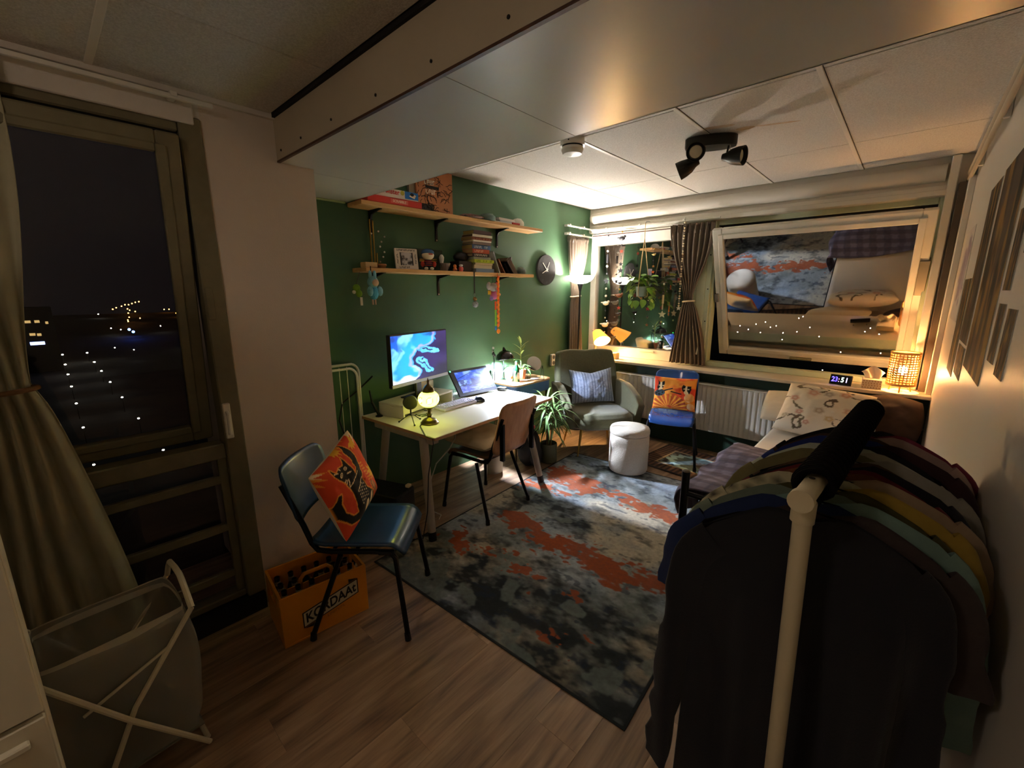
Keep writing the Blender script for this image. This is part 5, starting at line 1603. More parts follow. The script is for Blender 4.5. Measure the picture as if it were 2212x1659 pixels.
# ---- hanging from the lower shelf
M_AQUA, M_LIME = mat('aqua plush', '#7fb4c4', 0.98, noise=(30, 0.5, '#5f9fb4'), bump=(80, 0.8, 0.006)), mat('lime plush', '#7fae3c', 0.98, bump=(80, 0.8, 0.006))
h1 = thing('plush_charm', 'pale blue long eared plush hanging from the left end of the lower shelf', 'plush toy', (-2.715, 1.555, 1.74))
MB().cyl((0, 0, -0.0), (0, 0, 0.03), 0.004, n=6).build('cord', M_DARKPL, h1)
MB().ball((0, 0.01, -0.075), (0.034, 0.038, 0.042), 16).build('head', M_AQUA, h1, smooth=True)
MB().ball((0.026, 0.014, -0.078), (0.012, 0.026, 0.024), 12).build('face', mat('tan felt', '#c2a488', 0.9), h1, smooth=True)
for s in (-1, 1):
    MB().ball((0, 0.01 + s * 0.017, -0.028), (0.011, 0.012, 0.032), 10).build('ear', M_AQUA, h1, smooth=True)
    MB().ball((0.012, 0.016 + s * 0.036, -0.135), (0.02, 0.022, 0.034), 10).build('arm', M_AQUA, h1, smooth=True)
    MB().cyl((0, 0.01 + s * 0.010, -0.19), (0, 0.01 + s * 0.010, -0.225), 0.006, n=8).build('leg', mat('tan felt', '#c2a488'), h1)
MB().ball((0, 0.012, -0.145), (0.030, 0.034, 0.048), 14).build('body', mat('turquoise plush', '#4f9fc0', 0.98, bump=(80, 0.8, 0.006)), h1, smooth=True)
h2 = thing('plush_charm', 'small lime green plush hanging behind the pale blue one', 'plush toy', (-2.775, 1.475, 1.70))
MB().ball((0, 0, -0.075), (0.022, 0.026, 0.028), 12).build('head', M_LIME, h2, smooth=True)
MB().ball((0.004, 0.014, -0.11), (0.018, 0.022, 0.026), 12).build('body', M_LIME, h2, smooth=True)
MB().ball((0.008, -0.024, -0.10), (0.013, 0.013, 0.013), 8).build('paw', mat('white plush', '#dcd8cc', 0.95), h2, smooth=True)
MB().cyl((0, 0, -0.05), (0.0, 0.03, 0.03), 0.002, n=5).build('cord', M_DARKPL, h2)
MB().box((0.01, 0.015, -0.19), (0.013, 0.032, -0.135)).build('care_tag', mat('white card', '#e6e2da'), h2)
h3 = thing('key_ring', 'black strap with a penguin ball charm hanging from the lower shelf', 'key ring', (-2.732, 2.515, 1.745))
MB().box((-0.001, -0.006, -0.16), (0.001, 0.006, 0.02)).box((-0.001, -0.006, 0.0195), (-0.0, 0.006, 0.0205)).build('strap', M_DARKPL, h3)
MB().tube([(0, 0.009 * math.cos(a * 0.785), -0.172 + 0.012 * math.sin(a * 0.785)) for a in range(8)], 0.002, 6, closed=True).build('split_ring', M_SILVER, h3)
MB().ball((0, 0.004, -0.205), (0.016, 0.019, 0.018), 12).build('head', mat('orange black plush', '#b0803c', 0.9, noise=(60, 0.9, '#17140f')), h3, smooth=True)
MB().ball((0, 0.006, -0.25), (0.026, 0.028, 0.028), 14).build('ball', mat('black white plush', '#c4c4c4', 0.9, noise=(40, 0.95, '#151618')), h3, smooth=True)
h4 = thing('flower_garland', 'orange, green and blue felt flower garland with a smiling disc at its end', 'garland', (-2.725, 2.785, 1.745))
MB().cyl((0, 0, -0.48), (0, 0, 0.02), 0.0025, n=6).build('ribbon', mat('orange ribbon', '#e06a1e', 0.7), h4)
GC = ['#e0591e', '#f07a22', '#f0922a', '#e8731c', '#ef8a2c']
for k in range(22):
    z = -0.02 - 0.020 * k
    MB().lathe([(0, 0), (0.011, 0.001), (0.015 + 0.003 * (k % 2), 0.004), (0.010, 0.008), (0, 0.006)], 8, T=basis((0.006, 0.004 * (-1) ** k, z), (0, 1, 0), (0, 0, 1), (1, 0, 0))).build('flower', mat('felt ' + GC[k % 5], GC[k % 5], 0.9), h4)
for k in range(14):
    hx = ('#e0591e', '#86b83c', '#86b83c', '#2f6fb8')[min(3, k // 4)]
    MB().lathe([(0, 0), (0.009, 0.001), (0.013, 0.004), (0.008, 0.008), (0, 0.006)], 8, T=basis((-0.004, -0.026, -0.24 - 0.018 * k), (0, 1, 0), (0, 0, 1), (1, 0, 0))).build('flower', mat('felt ' + hx, hx, 0.9), h4)
dsc = MB().lathe([(0, 0), (0.020, 0), (0.022, 0.003), (0.020, 0.006), (0, 0.006)], 24, T=basis((0.004, 0, -0.495), (0, 1, 0), (0, 0, 1), (1, 0, 0))).build('smiling_disc', mat('orange enamel', '#f08a1e', 0.4), h4)
MB().tube([(0.0115, -0.010, -0.498), (0.0115, -0.005, -0.505), (0.0115, 0.005, -0.505), (0.0115, 0.010, -0.498)], 0.0014, 5).ball((0.0115, -0.006, -0.488), 0.0022, 6).ball((0.0115, 0.006, -0.488), 0.0022, 6).build('smile', mat('dark orange ink', '#8c3a10', 0.6), dsc)
h5 = thing('plush_elephant', 'grey and pink plush elephant hanging at the right end of the lower shelf', 'plush toy', (-2.812, 2.81, 1.74))
M_PINK, M_GREYP = mat('pink plush', '#d070a0', 0.98, bump=(80, 0.6, 0.005)), mat('grey plush', '#aaa6a4', 0.98, bump=(80, 0.6, 0.005))
MB().cyl((0, 0, -0.09), (0, 0, 0.0), 0.002, n=5).build('cord', M_DARKPL, h5)
MB().ball((0.01, 0.0, -0.10), (0.036, 0.042, 0.04), 14).build('head', M_GREYP, h5, smooth=True)
MB().ball((0, -0.045, -0.09), (0.012, 0.03, 0.036), 12).build('ear', M_GREYP, h5, smooth=True)
MB().ball((0, 0.06, -0.085), (0.012, 0.034, 0.034), 12).build('ear', M_PINK, h5, smooth=True)
MB().tube([(0.04, 0.0, -0.11), (0.055, 0.004, -0.135), (0.055, 0.012, -0.16)], [0.012, 0.010, 0.007], 8).build('trunk', M_GREYP, h5, smooth=True)
MB().ball((0.0, 0.02, -0.17), (0.032, 0.042, 0.042), 14).build('body', M_PINK, h5, smooth=True)
MB().ball((0.01, 0.07, -0.165), (0.016, 0.022, 0.016), 10).build('foot', mat('peach plush', '#eaa070', 0.95), h5, smooth=True)
MB().ball((0.01, -0.025, -0.20), (0.018, 0.02, 0.02), 10).build('foot', mat('purple plush', '#9a78b8', 0.95), h5, smooth=True)
MB().box((0.0, -0.06, -0.165), (0.003, -0.02, -0.13)).build('yellow_tag', mat('yellow tag', '#e2b230', 0.7), h5)

# ---- wall clock, socket
ck = thing('wall_clock', 'round grey wall clock on the green wall', 'clock', (XG, 3.72, 1.825))
TCK = basis((0.0, 0, 0), (0, 1, 0), (0, 0, 1), (1, 0, 0))
MB().lathe([(0.0, 0.002), (0.155, 0.002), (0.158, 0.012), (0.155, 0.026), (0.0, 0.026)], 48, T=TCK).build('dial', mat('grey clock face', '#3b3a39', 0.9, spec=0.1, noise=(20, 0.3, '#333231')), ck, smooth=True, ang=40)
for k in range(1, 13):
    a = math.radians(90 - 30 * k)
    text_mesh('numeral', str(k), 0.034, mat('dark clock numerals', '#151412', 0.6), ck, basis((0.0265, 0.127 * math.cos(a), 0.127 * math.sin(a)), (0, 1, 0), (0, 0, 1), (1, 0, 0)))
M_HAND = mat('cream clock hand', '#ddd4c2', 0.5)
for nm, ang, ln, w in (('minute_hand', 136, 0.10, 0.004), ('hour_hand', 205, 0.085, 0.0035), ('second_hand', 62, 0.09, 0.002)):
    a = math.radians(ang)
    MB().cbox((ln / 2 - 0.012, 0, 0.03), (ln + 0.024, w * 2, 0.002), T=TCK @ Matrix.Rotation(a, 4, 'Z')).build(nm, M_HAND, ck)
MB().lathe([(0, 0.027), (0.006, 0.027), (0.006, 0.034), (0, 0.034)], 12, T=TCK).build('hub', M_HAND, ck)
so = thing('wall_socket', 'white wall socket on the green wall beside the armchair', 'socket', (XG, 3.865, 0.84))
MB().rbox((0, -0.036, -0.065), (0.03, 0.036, 0.065), 0.006).build('plate', mat('white socket plastic', '#d8d3c6'), so)
for z in (-0.032, 0.032):
    MB().lathe([(0, 0.0305), (0.020, 0.0305), (0.022, 0.032), (0, 0.032)], 18, T=basis((0, 0, z), (0, 1, 0), (0, 0, 1), (1, 0, 0))).build('outlet', mat('socket inset', '#4a463f', 0.6), so)
# ---- folded drying rack against the step
dk = thing('drying_rack', 'folded white metal drying rack leaning behind the desk', 'drying rack', (XG + 0.03, 1.262, 0))
for q, (x, top, y1) in enumerate(((0.02, 1.10, 0.235), (0.05, 1.075, 0.205))):
    pts = [(x, y1, 0.0), (x, y1, top - 0.07)]
    for k in range(1, 6):
        a = math.radians(90 * k / 6)
        pts.append((x, y1 - 0.07 + 0.07 * math.cos(a), top - 0.07 + 0.07 * math.sin(a)))
    pts += [(x, -0.16, top), (x, -0.2, top - 0.03), (x, -0.23, top - 0.07), (x, -0.23, 0.0)]
    MB().tube(pts, 0.009, 8).build('frame_tube', M_RAIL, dk, smooth=True)
for k in range(7):
    y = 0.14 - 0.055 * k
    MB().cyl((0.035, y, 0.05), (0.035, y, 1.085), 0.003, n=6).build('wire', M_RAIL, dk)
# ================================================================ radiator under the sill
rd = thing('panel_radiator', 'long white ribbed panel radiator under the window sill', 'radiator', (-1.35, 4.30, 0.24))
M_RADI = mat('radiator enamel', '#cfcabd', 0.35)
def ribs(u, v):
    x = -1.0 + 2.0 * u
    ph = (u * 44) % 1
    d = 0.012 * (smooth01(0.05, 0.2, ph) - smooth01(0.8, 0.95, ph))
    e = smooth01(0.0, 0.06, v) * smooth01(1.0, 0.94, v)
    return (x, -d * e, 0.46 * v)
MB().grid(ribs, 44 * 8, 12).build('front_panel', M_RADI, rd, smooth=True, ang=60)
MB().box((-1.0, 0.005, 0.0), (1.0, 0.012, 0.46)).build('rear_plate', M_RADI, rd)
MB().rbox((-1.0, -0.012, 0.46), (1.0, 0.085, 0.472), 0.003).build('top_grille', M_RADI, rd)
MB().box((-1.0, 0.07, 0.0), (1.0, 0.08, 0.46)).build('back_panel', M_RADI, rd)
MB().box((-1.002, 0.0, 0.0), (-0.998, 0.08, 0.47)).build('side_cover', M_RADI, rd)
MB().box((0.998, 0.0, 0.0), (1.002, 0.08, 0.47)).build('side_cover', M_RADI, rd)
MB().tube([(0.5, 0.05, 0.0), (0.5, 0.06, -0.2), (0.5, 0.09, -0.22)], 0.01, 8).build('pipe', M_RADI, rd, smooth=True)

# ================================================================ curtains
M_CURT = mat('taupe curtain cloth', '#6d5f50', 0.9, noise=(40, 0.25, '#5e5143'), bump=(300, 0.3, 0.001), sheen=0.2)
M_CURTL = mat('beige curtain cloth', '#a8a285', 0.9, noise=(30, 0.25, '#989275'), bump=(300, 0.3, 0.001), sheen=0.2)
def curtain(name, label, material, axis, origin, ztop, ztie, zbot, wtop, wtie, wbot, ctop, ctie, cbot, folds, depth, tie_mat=None, nv=60, hem=0.0, seed=0, flat=1.0):
    """Gathered curtain: axis 'x' or 'y' is the width direction; c* are centre offsets along it."""
    t = thing(name, label, 'curtain', origin)
    nu = folds * 10
    def fn(u, v):
        z = ztop + (zbot - ztop) * v
        k = (ztop - z) / (ztop - ztie)
        if k <= 1:
            s = smooth01(0, 1, k) ** 1.3
            w = wtop + (wtie - wtop) * s
            c = ctop + (ctie - ctop) * s
        else:
            s = min(1, (ztie - z) / (ztie - zbot))
            s = s ** 0.6
            w = wtie + (wbot - wtie) * s
            c = ctie + (cbot - ctie) * s
        ph = u * folds * 2 * math.pi + 0.8 * math.sin(u * 7 + seed) + 0.5 * math.sin(v * 5 + u * 3 + seed)
        d = depth * (0.35 + 0.65 * abs(w) / max(wtop, wbot)) * math.sin(ph)
        if z > ztop - 0.07:
            d += 0.012 * math.sin(u * folds * 6 * math.pi)
        q = c + (u - 0.5) * w + 0.006 * math.sin(v * 11 + u * 5)
        tight = math.exp(-((z - ztie) / 0.05) ** 2)
        d = d * (1 - 0.45 * tight) + 0.03 * tight * math.cos((u - 0.5) * math.pi)
        return (q, d, z) if axis == 'x' else (d, q, z)
    MB().grid(fn, nu, nv).build('cloth', material, t, smooth=True, ang=80, solid=0.003)
    if tie_mat:
        pts = []
        for k in range(16):
            a = 2 * math.pi * k / 16
            p, q = ctie + (wtie / 2 + 0.012) * math.cos(a), 0.012 + (depth * 0.8 + 0.012) * math.sin(a)
            pts.append((p, q, ztie + 0.006 * math.cos(a)) if axis == 'x' else (q, p, ztie + 0.006 * math.cos(a)))
        MB().tube(pts, 0.009, 8, closed=True).build('tie_back', tie_mat, t, smooth=True)
    return t
M_TIE = mat('brown cord', '#7d5a38', 0.8)
curtain('curtain', 'taupe curtain tied in the middle between the two far windows', M_CURT, 'x', (-1.69, 4.50, 0), 2.255, 1.50, 0.856, 0.44, 0.09, 0.36, -0.01, 0.01, 0.05, 8, 0.028, mat('cream ribbon', '#c9b79c', 0.8))
curtain('curtain', 'taupe curtain on the green wall beside the uplighter lamp', M_CURT, 'y', (-2.865, 4.25, 0), 2.20, 1.545, 0.04, 0.42, 0.16, 0.34, 0.0, -0.05, 0.02, 8, 0.024, mat('cream ribbon', '#c9b79c'), seed=2)
nc = curtain('curtain', 'long beige curtain tied back at the tall window on the left', M_CURTL, 'y', (-2.20, -0.28, 0), 2.33, 1.275, 0.03, 0.62, 0.13, 0.42, 0.0, 0.16, 0.20, 5, 0.030, M_TIE, seed=4)
# curtain tracks
def track(label, p0, p1, brk, m, off):
    t = thing('curtain_track', label, 'curtain rail', p0)
    d = Vector(p1) - Vector(p0)
    MB().rbox((-0.008, -0.008, -0.006), (d.x + 0.008, d.y + 0.008, 0.010), 0.002).build('rail', m, t)
    for k in brk:
        q = d * k
        MB().rbox((q.x + min(0, off[0]) - 0.01, q.y + min(0, off[1]) - 0.012, 0.0), (q.x + max(0, off[0]) + 0.01, q.y + max(0, off[1]) + 0.012, 0.022), 0.003).build('bracket', m, t)
    return t
track('white lower curtain track on the green wall above the corner curtain', (-2.865, 4.02, 2.215), (-2.865, 4.52, 2.215), (0.1, 0.65), M_RAIL, (-0.06, 0))
track('white upper curtain track on the green wall above the corner curtain', (-2.865, 4.02, 2.30), (-2.865, 4.52, 2.30), (0.1, 0.65), M_RAIL, (-0.06, 0))
track('long white curtain track above the far windows', (-2.80, 4.50, 2.285), (-1.45, 4.50, 2.285), (0.1, 0.4, 0.75), M_RAIL, (0, 0.06))
track('long white curtain rail above the tall window on the left', (XP + 0.075, -1.1, 2.335), (XP + 0.075, 0.60, 2.335), (0.05, 0.5, 0.93), M_RAIL, (-0.06, 0))
rp = thing('wall_pipe', 'pair of white heating pipes along the top of the right wall', 'pipe', (XR - 0.03, 0, 2.40))
MB().tube([(0, 1.2, 0.0), (0, YW - 0.02, 0.0)], 0.016, 10).build('pipe', mat('cream pipe', '#b5a68e', 0.35), rp, smooth=True)
MB().tube([(0.0, 1.2, -0.045), (0.0, YW - 0.02, -0.045)], 0.012, 10).build('pipe', MATS['cream pipe'], rp, smooth=True)
for y in (2.0, 3.0, 4.0):
    MB().rbox((0.005, y - 0.012, -0.06), (0.029, y + 0.012, 0.02), 0.003).build('clip', M_RAIL, rp)

# ================================================================ floor lamp (uplighter)
fl = thing('floor_lamp', 'black uplighter floor lamp with a glowing white bowl in the corner', 'floor lamp', (-2.775, 4.17, 0))
MB().lathe([(0.0, 0), (0.125, 0), (0.13, 0.012), (0.05, 0.024), (0.014, 0.034), (0, 0.034)], 28).build('base', M_DARKPL, fl, smooth=True, ang=50)
MB().cyl((0, 0, 0.03), (0, 0, 1.62), 0.0105, n=12).build('pole', M_DARKPL, fl, smooth=True)
MB().lathe([(0.0, 1.60), (0.012, 1.60), (0.018, 1.63), (0.034, 1.685), (0.0, 1.69)], 20).build('socket_cone', M_DARKPL, fl, smooth=True)
M_BOWL = mat('lit frosted bowl', '#f4f0e6', 0.4, emit='#fff4e2', estr=5.0)
MB().lathe([(0.035, 1.686), (0.075, 1.694), (0.115, 1.715), (0.142, 1.742), (0.155, 1.772), (0.151, 1.772), (0.138, 1.745), (0.110, 1.72), (0.07, 1.70), (0.03, 1.692)], 40, cap=False).build('bowl_shade', M_BOWL, fl, smooth=True, ang=60)
MB().ball((0, 0, 1.742), (0.035, 0.035, 0.028), 14).build('bulb', glow('warm white bulb', '#fff5ea', 480), fl, smooth=True)

# ================================================================ clamp lamp on the sill
cl = thing('clamp_lamp', 'small lamp with an orange cone shade lit on the window sill', 'lamp', (-2.74, 4.47, SILL))
cl.scale = (1.55, 1.55, 1.25)
MB().rbox((-0.03, -0.035, 0.0), (0.03, 0.035, 0.016), 0.004).build('foot', mat('pale wood', '#c9b79a', 0.5), cl)
MB().tube([(0, 0, 0.01), (0.01, -0.005, 0.10), (0.03, -0.01, 0.19)], 0.009, 8).build('stem', mat('pale wood', '#c9b79a'), cl, smooth=True)
CD = Vector((0.62, -0.42, -0.58)).normalized()
CO = Vector((0.025, -0.01, 0.225))
u_, v_, w_ = frame_to((0, 0, 0), CD)
TC = basis(CO, u_, v_, w_)
M_ORSH = mat('orange lamp shade', '#d08a3a', 0.5, emit='#ff9a3a', estr=0.55)
MB().lathe([(0.034, -0.01), (0.036, -0.01), (0.066, 0.115), (0.063, 0.115), (0.033, -0.006)], 28, T=TC, cap=False).build('shade', M_ORSH, cl, smooth=True, ang=50)
MB().lathe([(0.0, -0.022), (0.02, -0.02), (0.036, -0.01), (0.0, -0.009)], 20, T=TC).build('shade_cap', M_ORSH, cl, smooth=True)
MB().ball((0, 0, 0), 0.032, 14, T=TC @ Matrix.Translation((0, 0, 0.078))).build('bulb', glow('warm bulb', '#ffd08a', 220), cl, smooth=True)
MB().tube([TC @ Vector((0.02, 0.0, -0.02)), TC @ Vector((0.03, 0.0, -0.04)), TC @ Vector((0.0, 0.0, -0.045)), TC @ Vector((-0.01, 0, -0.02))], 0.005, 6).build('hook', mat('pale wood', '#c9b79a'), cl)
wbx = MB().rbox((-0.05, -0.04, 0), (0.05, 0.04, 0.07), 0.003).build('wooden_box', mat('light wood block', '#c9a672'), label='small wooden box on the sill behind the armchair', cat='box', loc=(-2.44, 4.40, SILL))

# ================================================================ hanging plant
hp = thing('hanging_plant', 'pothos in a grey green pot hanging by jute cords before the left window', 'plant', (-2.16, 4.43, 1.545))
M_JUTE = mat('jute cord', '#b39a6e', 0.9)
MB().lathe([(0.0, 0), (0.052, 0), (0.062, 0.10), (0.065, 0.105), (0.060, 0.105), (0.055, 0.09), (0, 0.09)], 24, cap=False).build('pot', mat('grey green pot', '#7d8f86', 0.5), hp, smooth=True, ang=50)
for k in range(3):
    a = 2.1 * k + 0.4
    p = (0.066 * math.cos(a), 0.066 * math.sin(a), 0.06)
    MB().tube([(0.03 * math.cos(a), 0.03 * math.sin(a), -0.012), (0.06 * math.cos(a), 0.06 * math.sin(a), 0.0), p, (0.062 * math.cos(a), 0.062 * math.sin(a), 0.2), (0, 0, 0.60), (0, 0, 0.755)], 0.0042, 6).build('cord', M_JUTE, hp, smooth=True)
MB().ball((0, 0, -0.018), 0.014, 10).build('knot', M_JUTE, hp, smooth=True)
MB().tube([(0.0, 0.0, 0.75), (0.0, 0.02, 0.77), (0.0, 0.06, 0.775), (0.0, 0.10, 0.775)], 0.004, 6).build('hook', M_SILVER, hp)
M_POTH = mat('pothos leaf', '#5f8c33', 0.35, noise=(18, 0.5, '#86a83f'), rnd=0.25)
def pothos_leaf():
    mb = MB()
    prof = [(0.0, 0.0), (0.06, 0.30), (0.2, 0.48), (0.4, 0.5), (0.6, 0.42), (0.8, 0.25), (1.0, 0.0)]
    vs, fs = [], []
    for t, w in prof:
        z = -0.18 * t * t
        vs += [(t, -w * 0.7, z + 0.10 * w), (t, 0, z), (t, w * 0.7, z + 0.10 * w)]
    for i in range(len(prof) - 1):
        a = i * 3
        fs += [(a, a + 1, a + 4, a + 3), (a + 1, a + 2, a + 5, a + 4)]
    return mb.add(vs, fs).mesh('leaf', M_POTH, True)
PL_ = pothos_leaf()
random.seed(21)
def put_leaf(p, yaw, pitch, s):
    o = bpy.data.objects.new('leaf', PL_)
    COL.objects.link(o)
    o.parent = hp
    o.location = p
    o.rotation_euler = (random.uniform(-0.4, 0.4), pitch, yaw)
    o.scale = (s, s, s)
for k in range(64):
    a = random.uniform(-0.35, 4.0)
    r = random.uniform(0.0, 0.10)
    put_leaf((1.35 * r * math.cos(a), 1.1 * r * math.sin(a), 0.10 + random.uniform(-0.02, 0.12) - 0.3 * max(0, r - 0.06)), a, random.uniform(-0.7, 0.9), random.uniform(0.06, 0.105))
for (a, ln) in ((-0.1, 0.20), (0.5, 0.16), (3.6, 0.14), (2.9, 0.18)):
    pts = [(0.05 * math.cos(a), 0.05 * math.sin(a), 0.10), (0.10 * math.cos(a), 0.10 * math.sin(a), 0.09), (0.115 * math.cos(a), 0.115 * math.sin(a), 0.09 - ln * 0.6), (0.11 * math.cos(a), 0.11 * math.sin(a), 0.09 - ln)]
    MB().tube(pts, 0.0022, 5).build('vine', mat('vine stem', '#6f8440', 0.6), hp)
    for q in range(6):
        t = (q + 0.5) / 6
        put_leaf((0.11 * math.cos(a), 0.11 * math.sin(a), 0.09 - ln * t), a + random.uniform(-1.4, 1.4), random.uniform(0.4, 1.3), random.uniform(0.05, 0.085))
for (dx, dz) in ((-0.02, -0.06), (0.06, -0.05)):
    put_leaf((dx, -0.07, dz + 0.02), -1.2, 1.0, 0.10)

# ================================================================ strings of charms before the left window
def string(label, x, y, ztop, zbot, items, cord='#3b3733', zend=None):
    t = thing('charm_garland', label, 'garland', (x, y, ztop), group='garlands at the window')
    MB().cyl((0, 0, zbot - ztop), (0, 0, 0), 0.0014, n=5).build('thread', mat('thread ' + cord, cord, 0.7), t)
    n = len(items)
    for k, (kind, hx, r) in enumerate(items):
        z = (zbot - ztop) * (0.06 + 0.94 * k / (n - 1))
        m = mat('charm ' + hx, hx, 0.5)
        if kind == 'b':
            MB().ball((0, 0, z), r, 10).build('bead', m, t, smooth=True)
        elif kind == 's':
            mb = MB()
            pts = []
            for q in range(10):
                a = math.pi * q / 5
                rr = r if q % 2 == 0 else r * 0.45
                pts.append((rr * math.sin(a), rr * math.cos(a)))
            mb.prism(pts, -0.003, 0.003, T=basis((0, 0, z), (0.94, 0.34, 0), (0, 0, 1), (0.34, -0.94, 0))).build('star', m, t)
        elif kind == 'd':                      # little perched bird
            MB().ball((0, 0, z), (r * 1.3, r * 0.7, r * 0.8), 10).ball((r * 1.1, 0, z + r * 0.6), r * 0.5, 8).ball((-r * 1.3, 0, z + r * 0.3), (r * 0.8, r * 0.2, r * 0.25), 8).build('bird', m, t, smooth=True)
        elif kind == 't':
            MB().cyl((0, 0, z - r), (0, 0, z + r), r * 0.25, n=8).build('tube_bead', m, t, smooth=True)
    return t
W_, D_, O_ = '#dcd3c2', '#2a2a30', '#b0603a'
string('white bead string with two white birds at the window corner', -2.66, 4.545, 2.30, 1.04, [('b', D_, 0.010), ('b', W_, 0.010), ('b', W_, 0.014), ('t', D_, 0.045), ('b', W_, 0.015), ('b', '#7d7f8c', 0.011), ('s', '#5f6470', 0.036), ('b', W_, 0.013), ('b', W_, 0.014), ('d', '#e6ddc8', 0.032), ('b', D_, 0.009), ('b', W_, 0.010), ('d', '#e6ddc8', 0.034), ('b', W_, 0.009), ('d', '#cfc2ac', 0.022)])
string('dark charm string with stars and birds left of the hanging plant', -2.44, 4.46, 2.30, 1.28, [('b', '#c08a3a', 0.010), ('d', '#23222a', 0.030), ('b', D_, 0.008), ('s', '#c2402c', 0.022), ('t', D_, 0.02), ('s', D_, 0.024), ('s', '#3c3f48', 0.034), ('b', D_, 0.009), ('d', D_, 0.018), ('b', '#c9a24a', 0.012), ('d', '#7a4a30', 0.030), ('t', D_, 0.015), ('s', '#b03a2c', 0.026), ('d', '#2d2320', 0.022), ('s', '#4a443c', 0.022)])
string('short amber bead string right of the hanging plant', -2.06, 4.46, 2.05, 1.80, [('b', '#c9a24a', 0.008), ('d', '#c2a86a', 0.014), ('b', D_, 0.007), ('s', '#c98a4a', 0.015), ('s', '#c2602c', 0.02)])
string('dangling wooden wind chime with pale shells', -1.945, 4.50, 1.70, 1.28, [('b', W_, 0.011), ('b', D_, 0.014), ('t', '#cdb890', 0.045), ('t', '#d2b49a', 0.03), ('s', '#cdbf9c', 0.042), ('b', '#77803f', 0.010)])
string('red and brown charm string below the hanging plant', -2.10, 4.48, 1.52, 1.24, [('b', W_, 0.006), ('s', '#b04048', 0.028), ('b', D_, 0.014), ('s', '#7a4a34', 0.022)])
string('long string of silver and gold bells hanging before the middle curtain', -1.745, 4.43, 2.31, 1.43, [(('b', 's', 'b')[k % 3], ('#b3a384', '#8f8a80', '#c2b08a')[k % 3], 0.009 if k % 3 else 0.011) for k in range(34)] + [('s', '#d8d2c4', 0.026)])

# ================================================================ sill: clock, tissues, table lamp
ac = thing('alarm_clock', 'small digital alarm clock showing blue and green digits on the sill', 'clock', (-0.335, 4.385, SILL), math.radians(-8))
TA = basis((0, -0.02, 0.002), (1, 0, 0), (0, 0.35, 0.937), (0, -0.937, 0.35))
MB().rbox((-0.075, 0, -0.016), (0.075, 0.085, 0.0), 0.004, T=TA).build('case', mat('black gloss plastic', '#08080b', 0.15), ac)
for s, dx, hx in (('2', -0.052, '#4a3dff'), ('3', -0.030, '#3a2dff'), (':', -0.012, '#8a5a78'), ('5', 0.012, '#a9d8b4'), ('1', 0.040, '#b09ae0')):
    text_mesh('digit', s, 0.058, glow('digit ' + hx, hx, 2.2), ac, TA @ Matrix.Translation((dx, 0.042, 0.0008)), xscale=0.8, bold=0.0006)
MB().cyl((-0.05, 0.02, 0.0), (-0.05, 0.05, 0.03), 0.004, n=6).cyl((0.05, 0.02, 0.0), (0.05, 0.05, 0.03), 0.004, n=6).build('rest', M_DARKPL, ac)
tb = thing('tissue_box', 'dotted tissue box with a tissue pulled up beside the sill lamp', 'tissue box', (-0.14, 4.41, SILL), 0.05)
MB().rbox((-0.062, -0.062, 0), (0.062, 0.062, 0.075), 0.003).build('box', mat('white dotted card', '#d8c8ae', 0.6), tb)
dm = MB().lathe([(0, 0), (0.0045, 0), (0.0045, 0.0006), (0, 0.0006)], 8).mesh('dot', mat('tan dot', '#a57f55', 0.6))
for r in range(4):
    for c in range(7):
        o = bpy.data.objects.new('dot', dm)
        COL.objects.link(o)
        o.parent = tb
        o.matrix_local = basis((-0.053 + 0.0172 * c + 0.004 * (r % 2), -0.0622, 0.012 + 0.017 * r), (1, 0, 0), (0, 0, 1), (0, -1, 0))
def tis(u, v):
    a = (u - 0.5) * 2
    return (a * (0.045 + 0.03 * v), 0.016 * math.sin(a * 5 + v * 2) * (0.3 + v), 0.074 + v * (0.10 - 0.05 * abs(a) ** 1.5 * v))
MB().grid(tis, 18, 10).build('tissue', mat('tissue paper', '#e2d6c4', 0.8), tb, smooth=True, solid=0.001)
tl = thing('table_lamp', 'lit table lamp with a woven lattice shade at the right end of the sill', 'lamp', (0.03, 4.40, SILL))
tl.scale = (1.18, 1.18, 1.18)
M_RATT = mat('woven straw', '#c99a55', 0.6)
RS, Z0, Z1 = 0.072, 0.045, 0.255
for z in (Z0, Z1):
    MB().tube([(RS * math.cos(2 * math.pi * k / 28), RS * math.sin(2 * math.pi * k / 28), z) for k in range(28)], 0.005, 6, closed=True).build('shade_rim', M_RATT, tl, smooth=True)
wv = MB()
for k in range(26):
    a = 2 * math.pi * k / 26
    wv.cyl((RS * math.cos(a), RS * math.sin(a), Z0), (RS * math.cos(a), RS * math.sin(a), Z1), 0.0032, n=5, cap=False)
for k in range(14):
    z = Z0 + (Z1 - Z0) * (k + 0.5) / 14
    wv.tube([(RS * math.cos(2 * math.pi * q / 26), RS * math.sin(2 * math.pi * q / 26), z) for q in range(26)], 0.0036, 5, closed=True)
wv.build('woven_shade', M_RATT, tl, smooth=True)
MB().cyl((0, 0, Z0), (0, 0, 0.11), 0.014, n=12).build('socket', mat('pale wood', '#c9b79a'), tl, smooth=True)
MB().ball((0, 0, 0.14), (0.022, 0.022, 0.028), 14).build('bulb', glow('amber bulb', '#ffbe74', 230), tl, smooth=True)
for k in range(3):
    a = 2.1 * k + 0.5
    MB().cyl((0.05 * math.cos(a), 0.05 * math.sin(a), Z0 + 0.004), (0.062 * math.cos(a), 0.062 * math.sin(a), 0.0), 0.005, n=6).build('leg', M_RATT, tl)
MB().tube([(0, 0, Z0), (0.03, -0.01, Z0), (RS * 0.9, 0, Z0)], 0.003, 5).build('spider', M_RATT, tl)

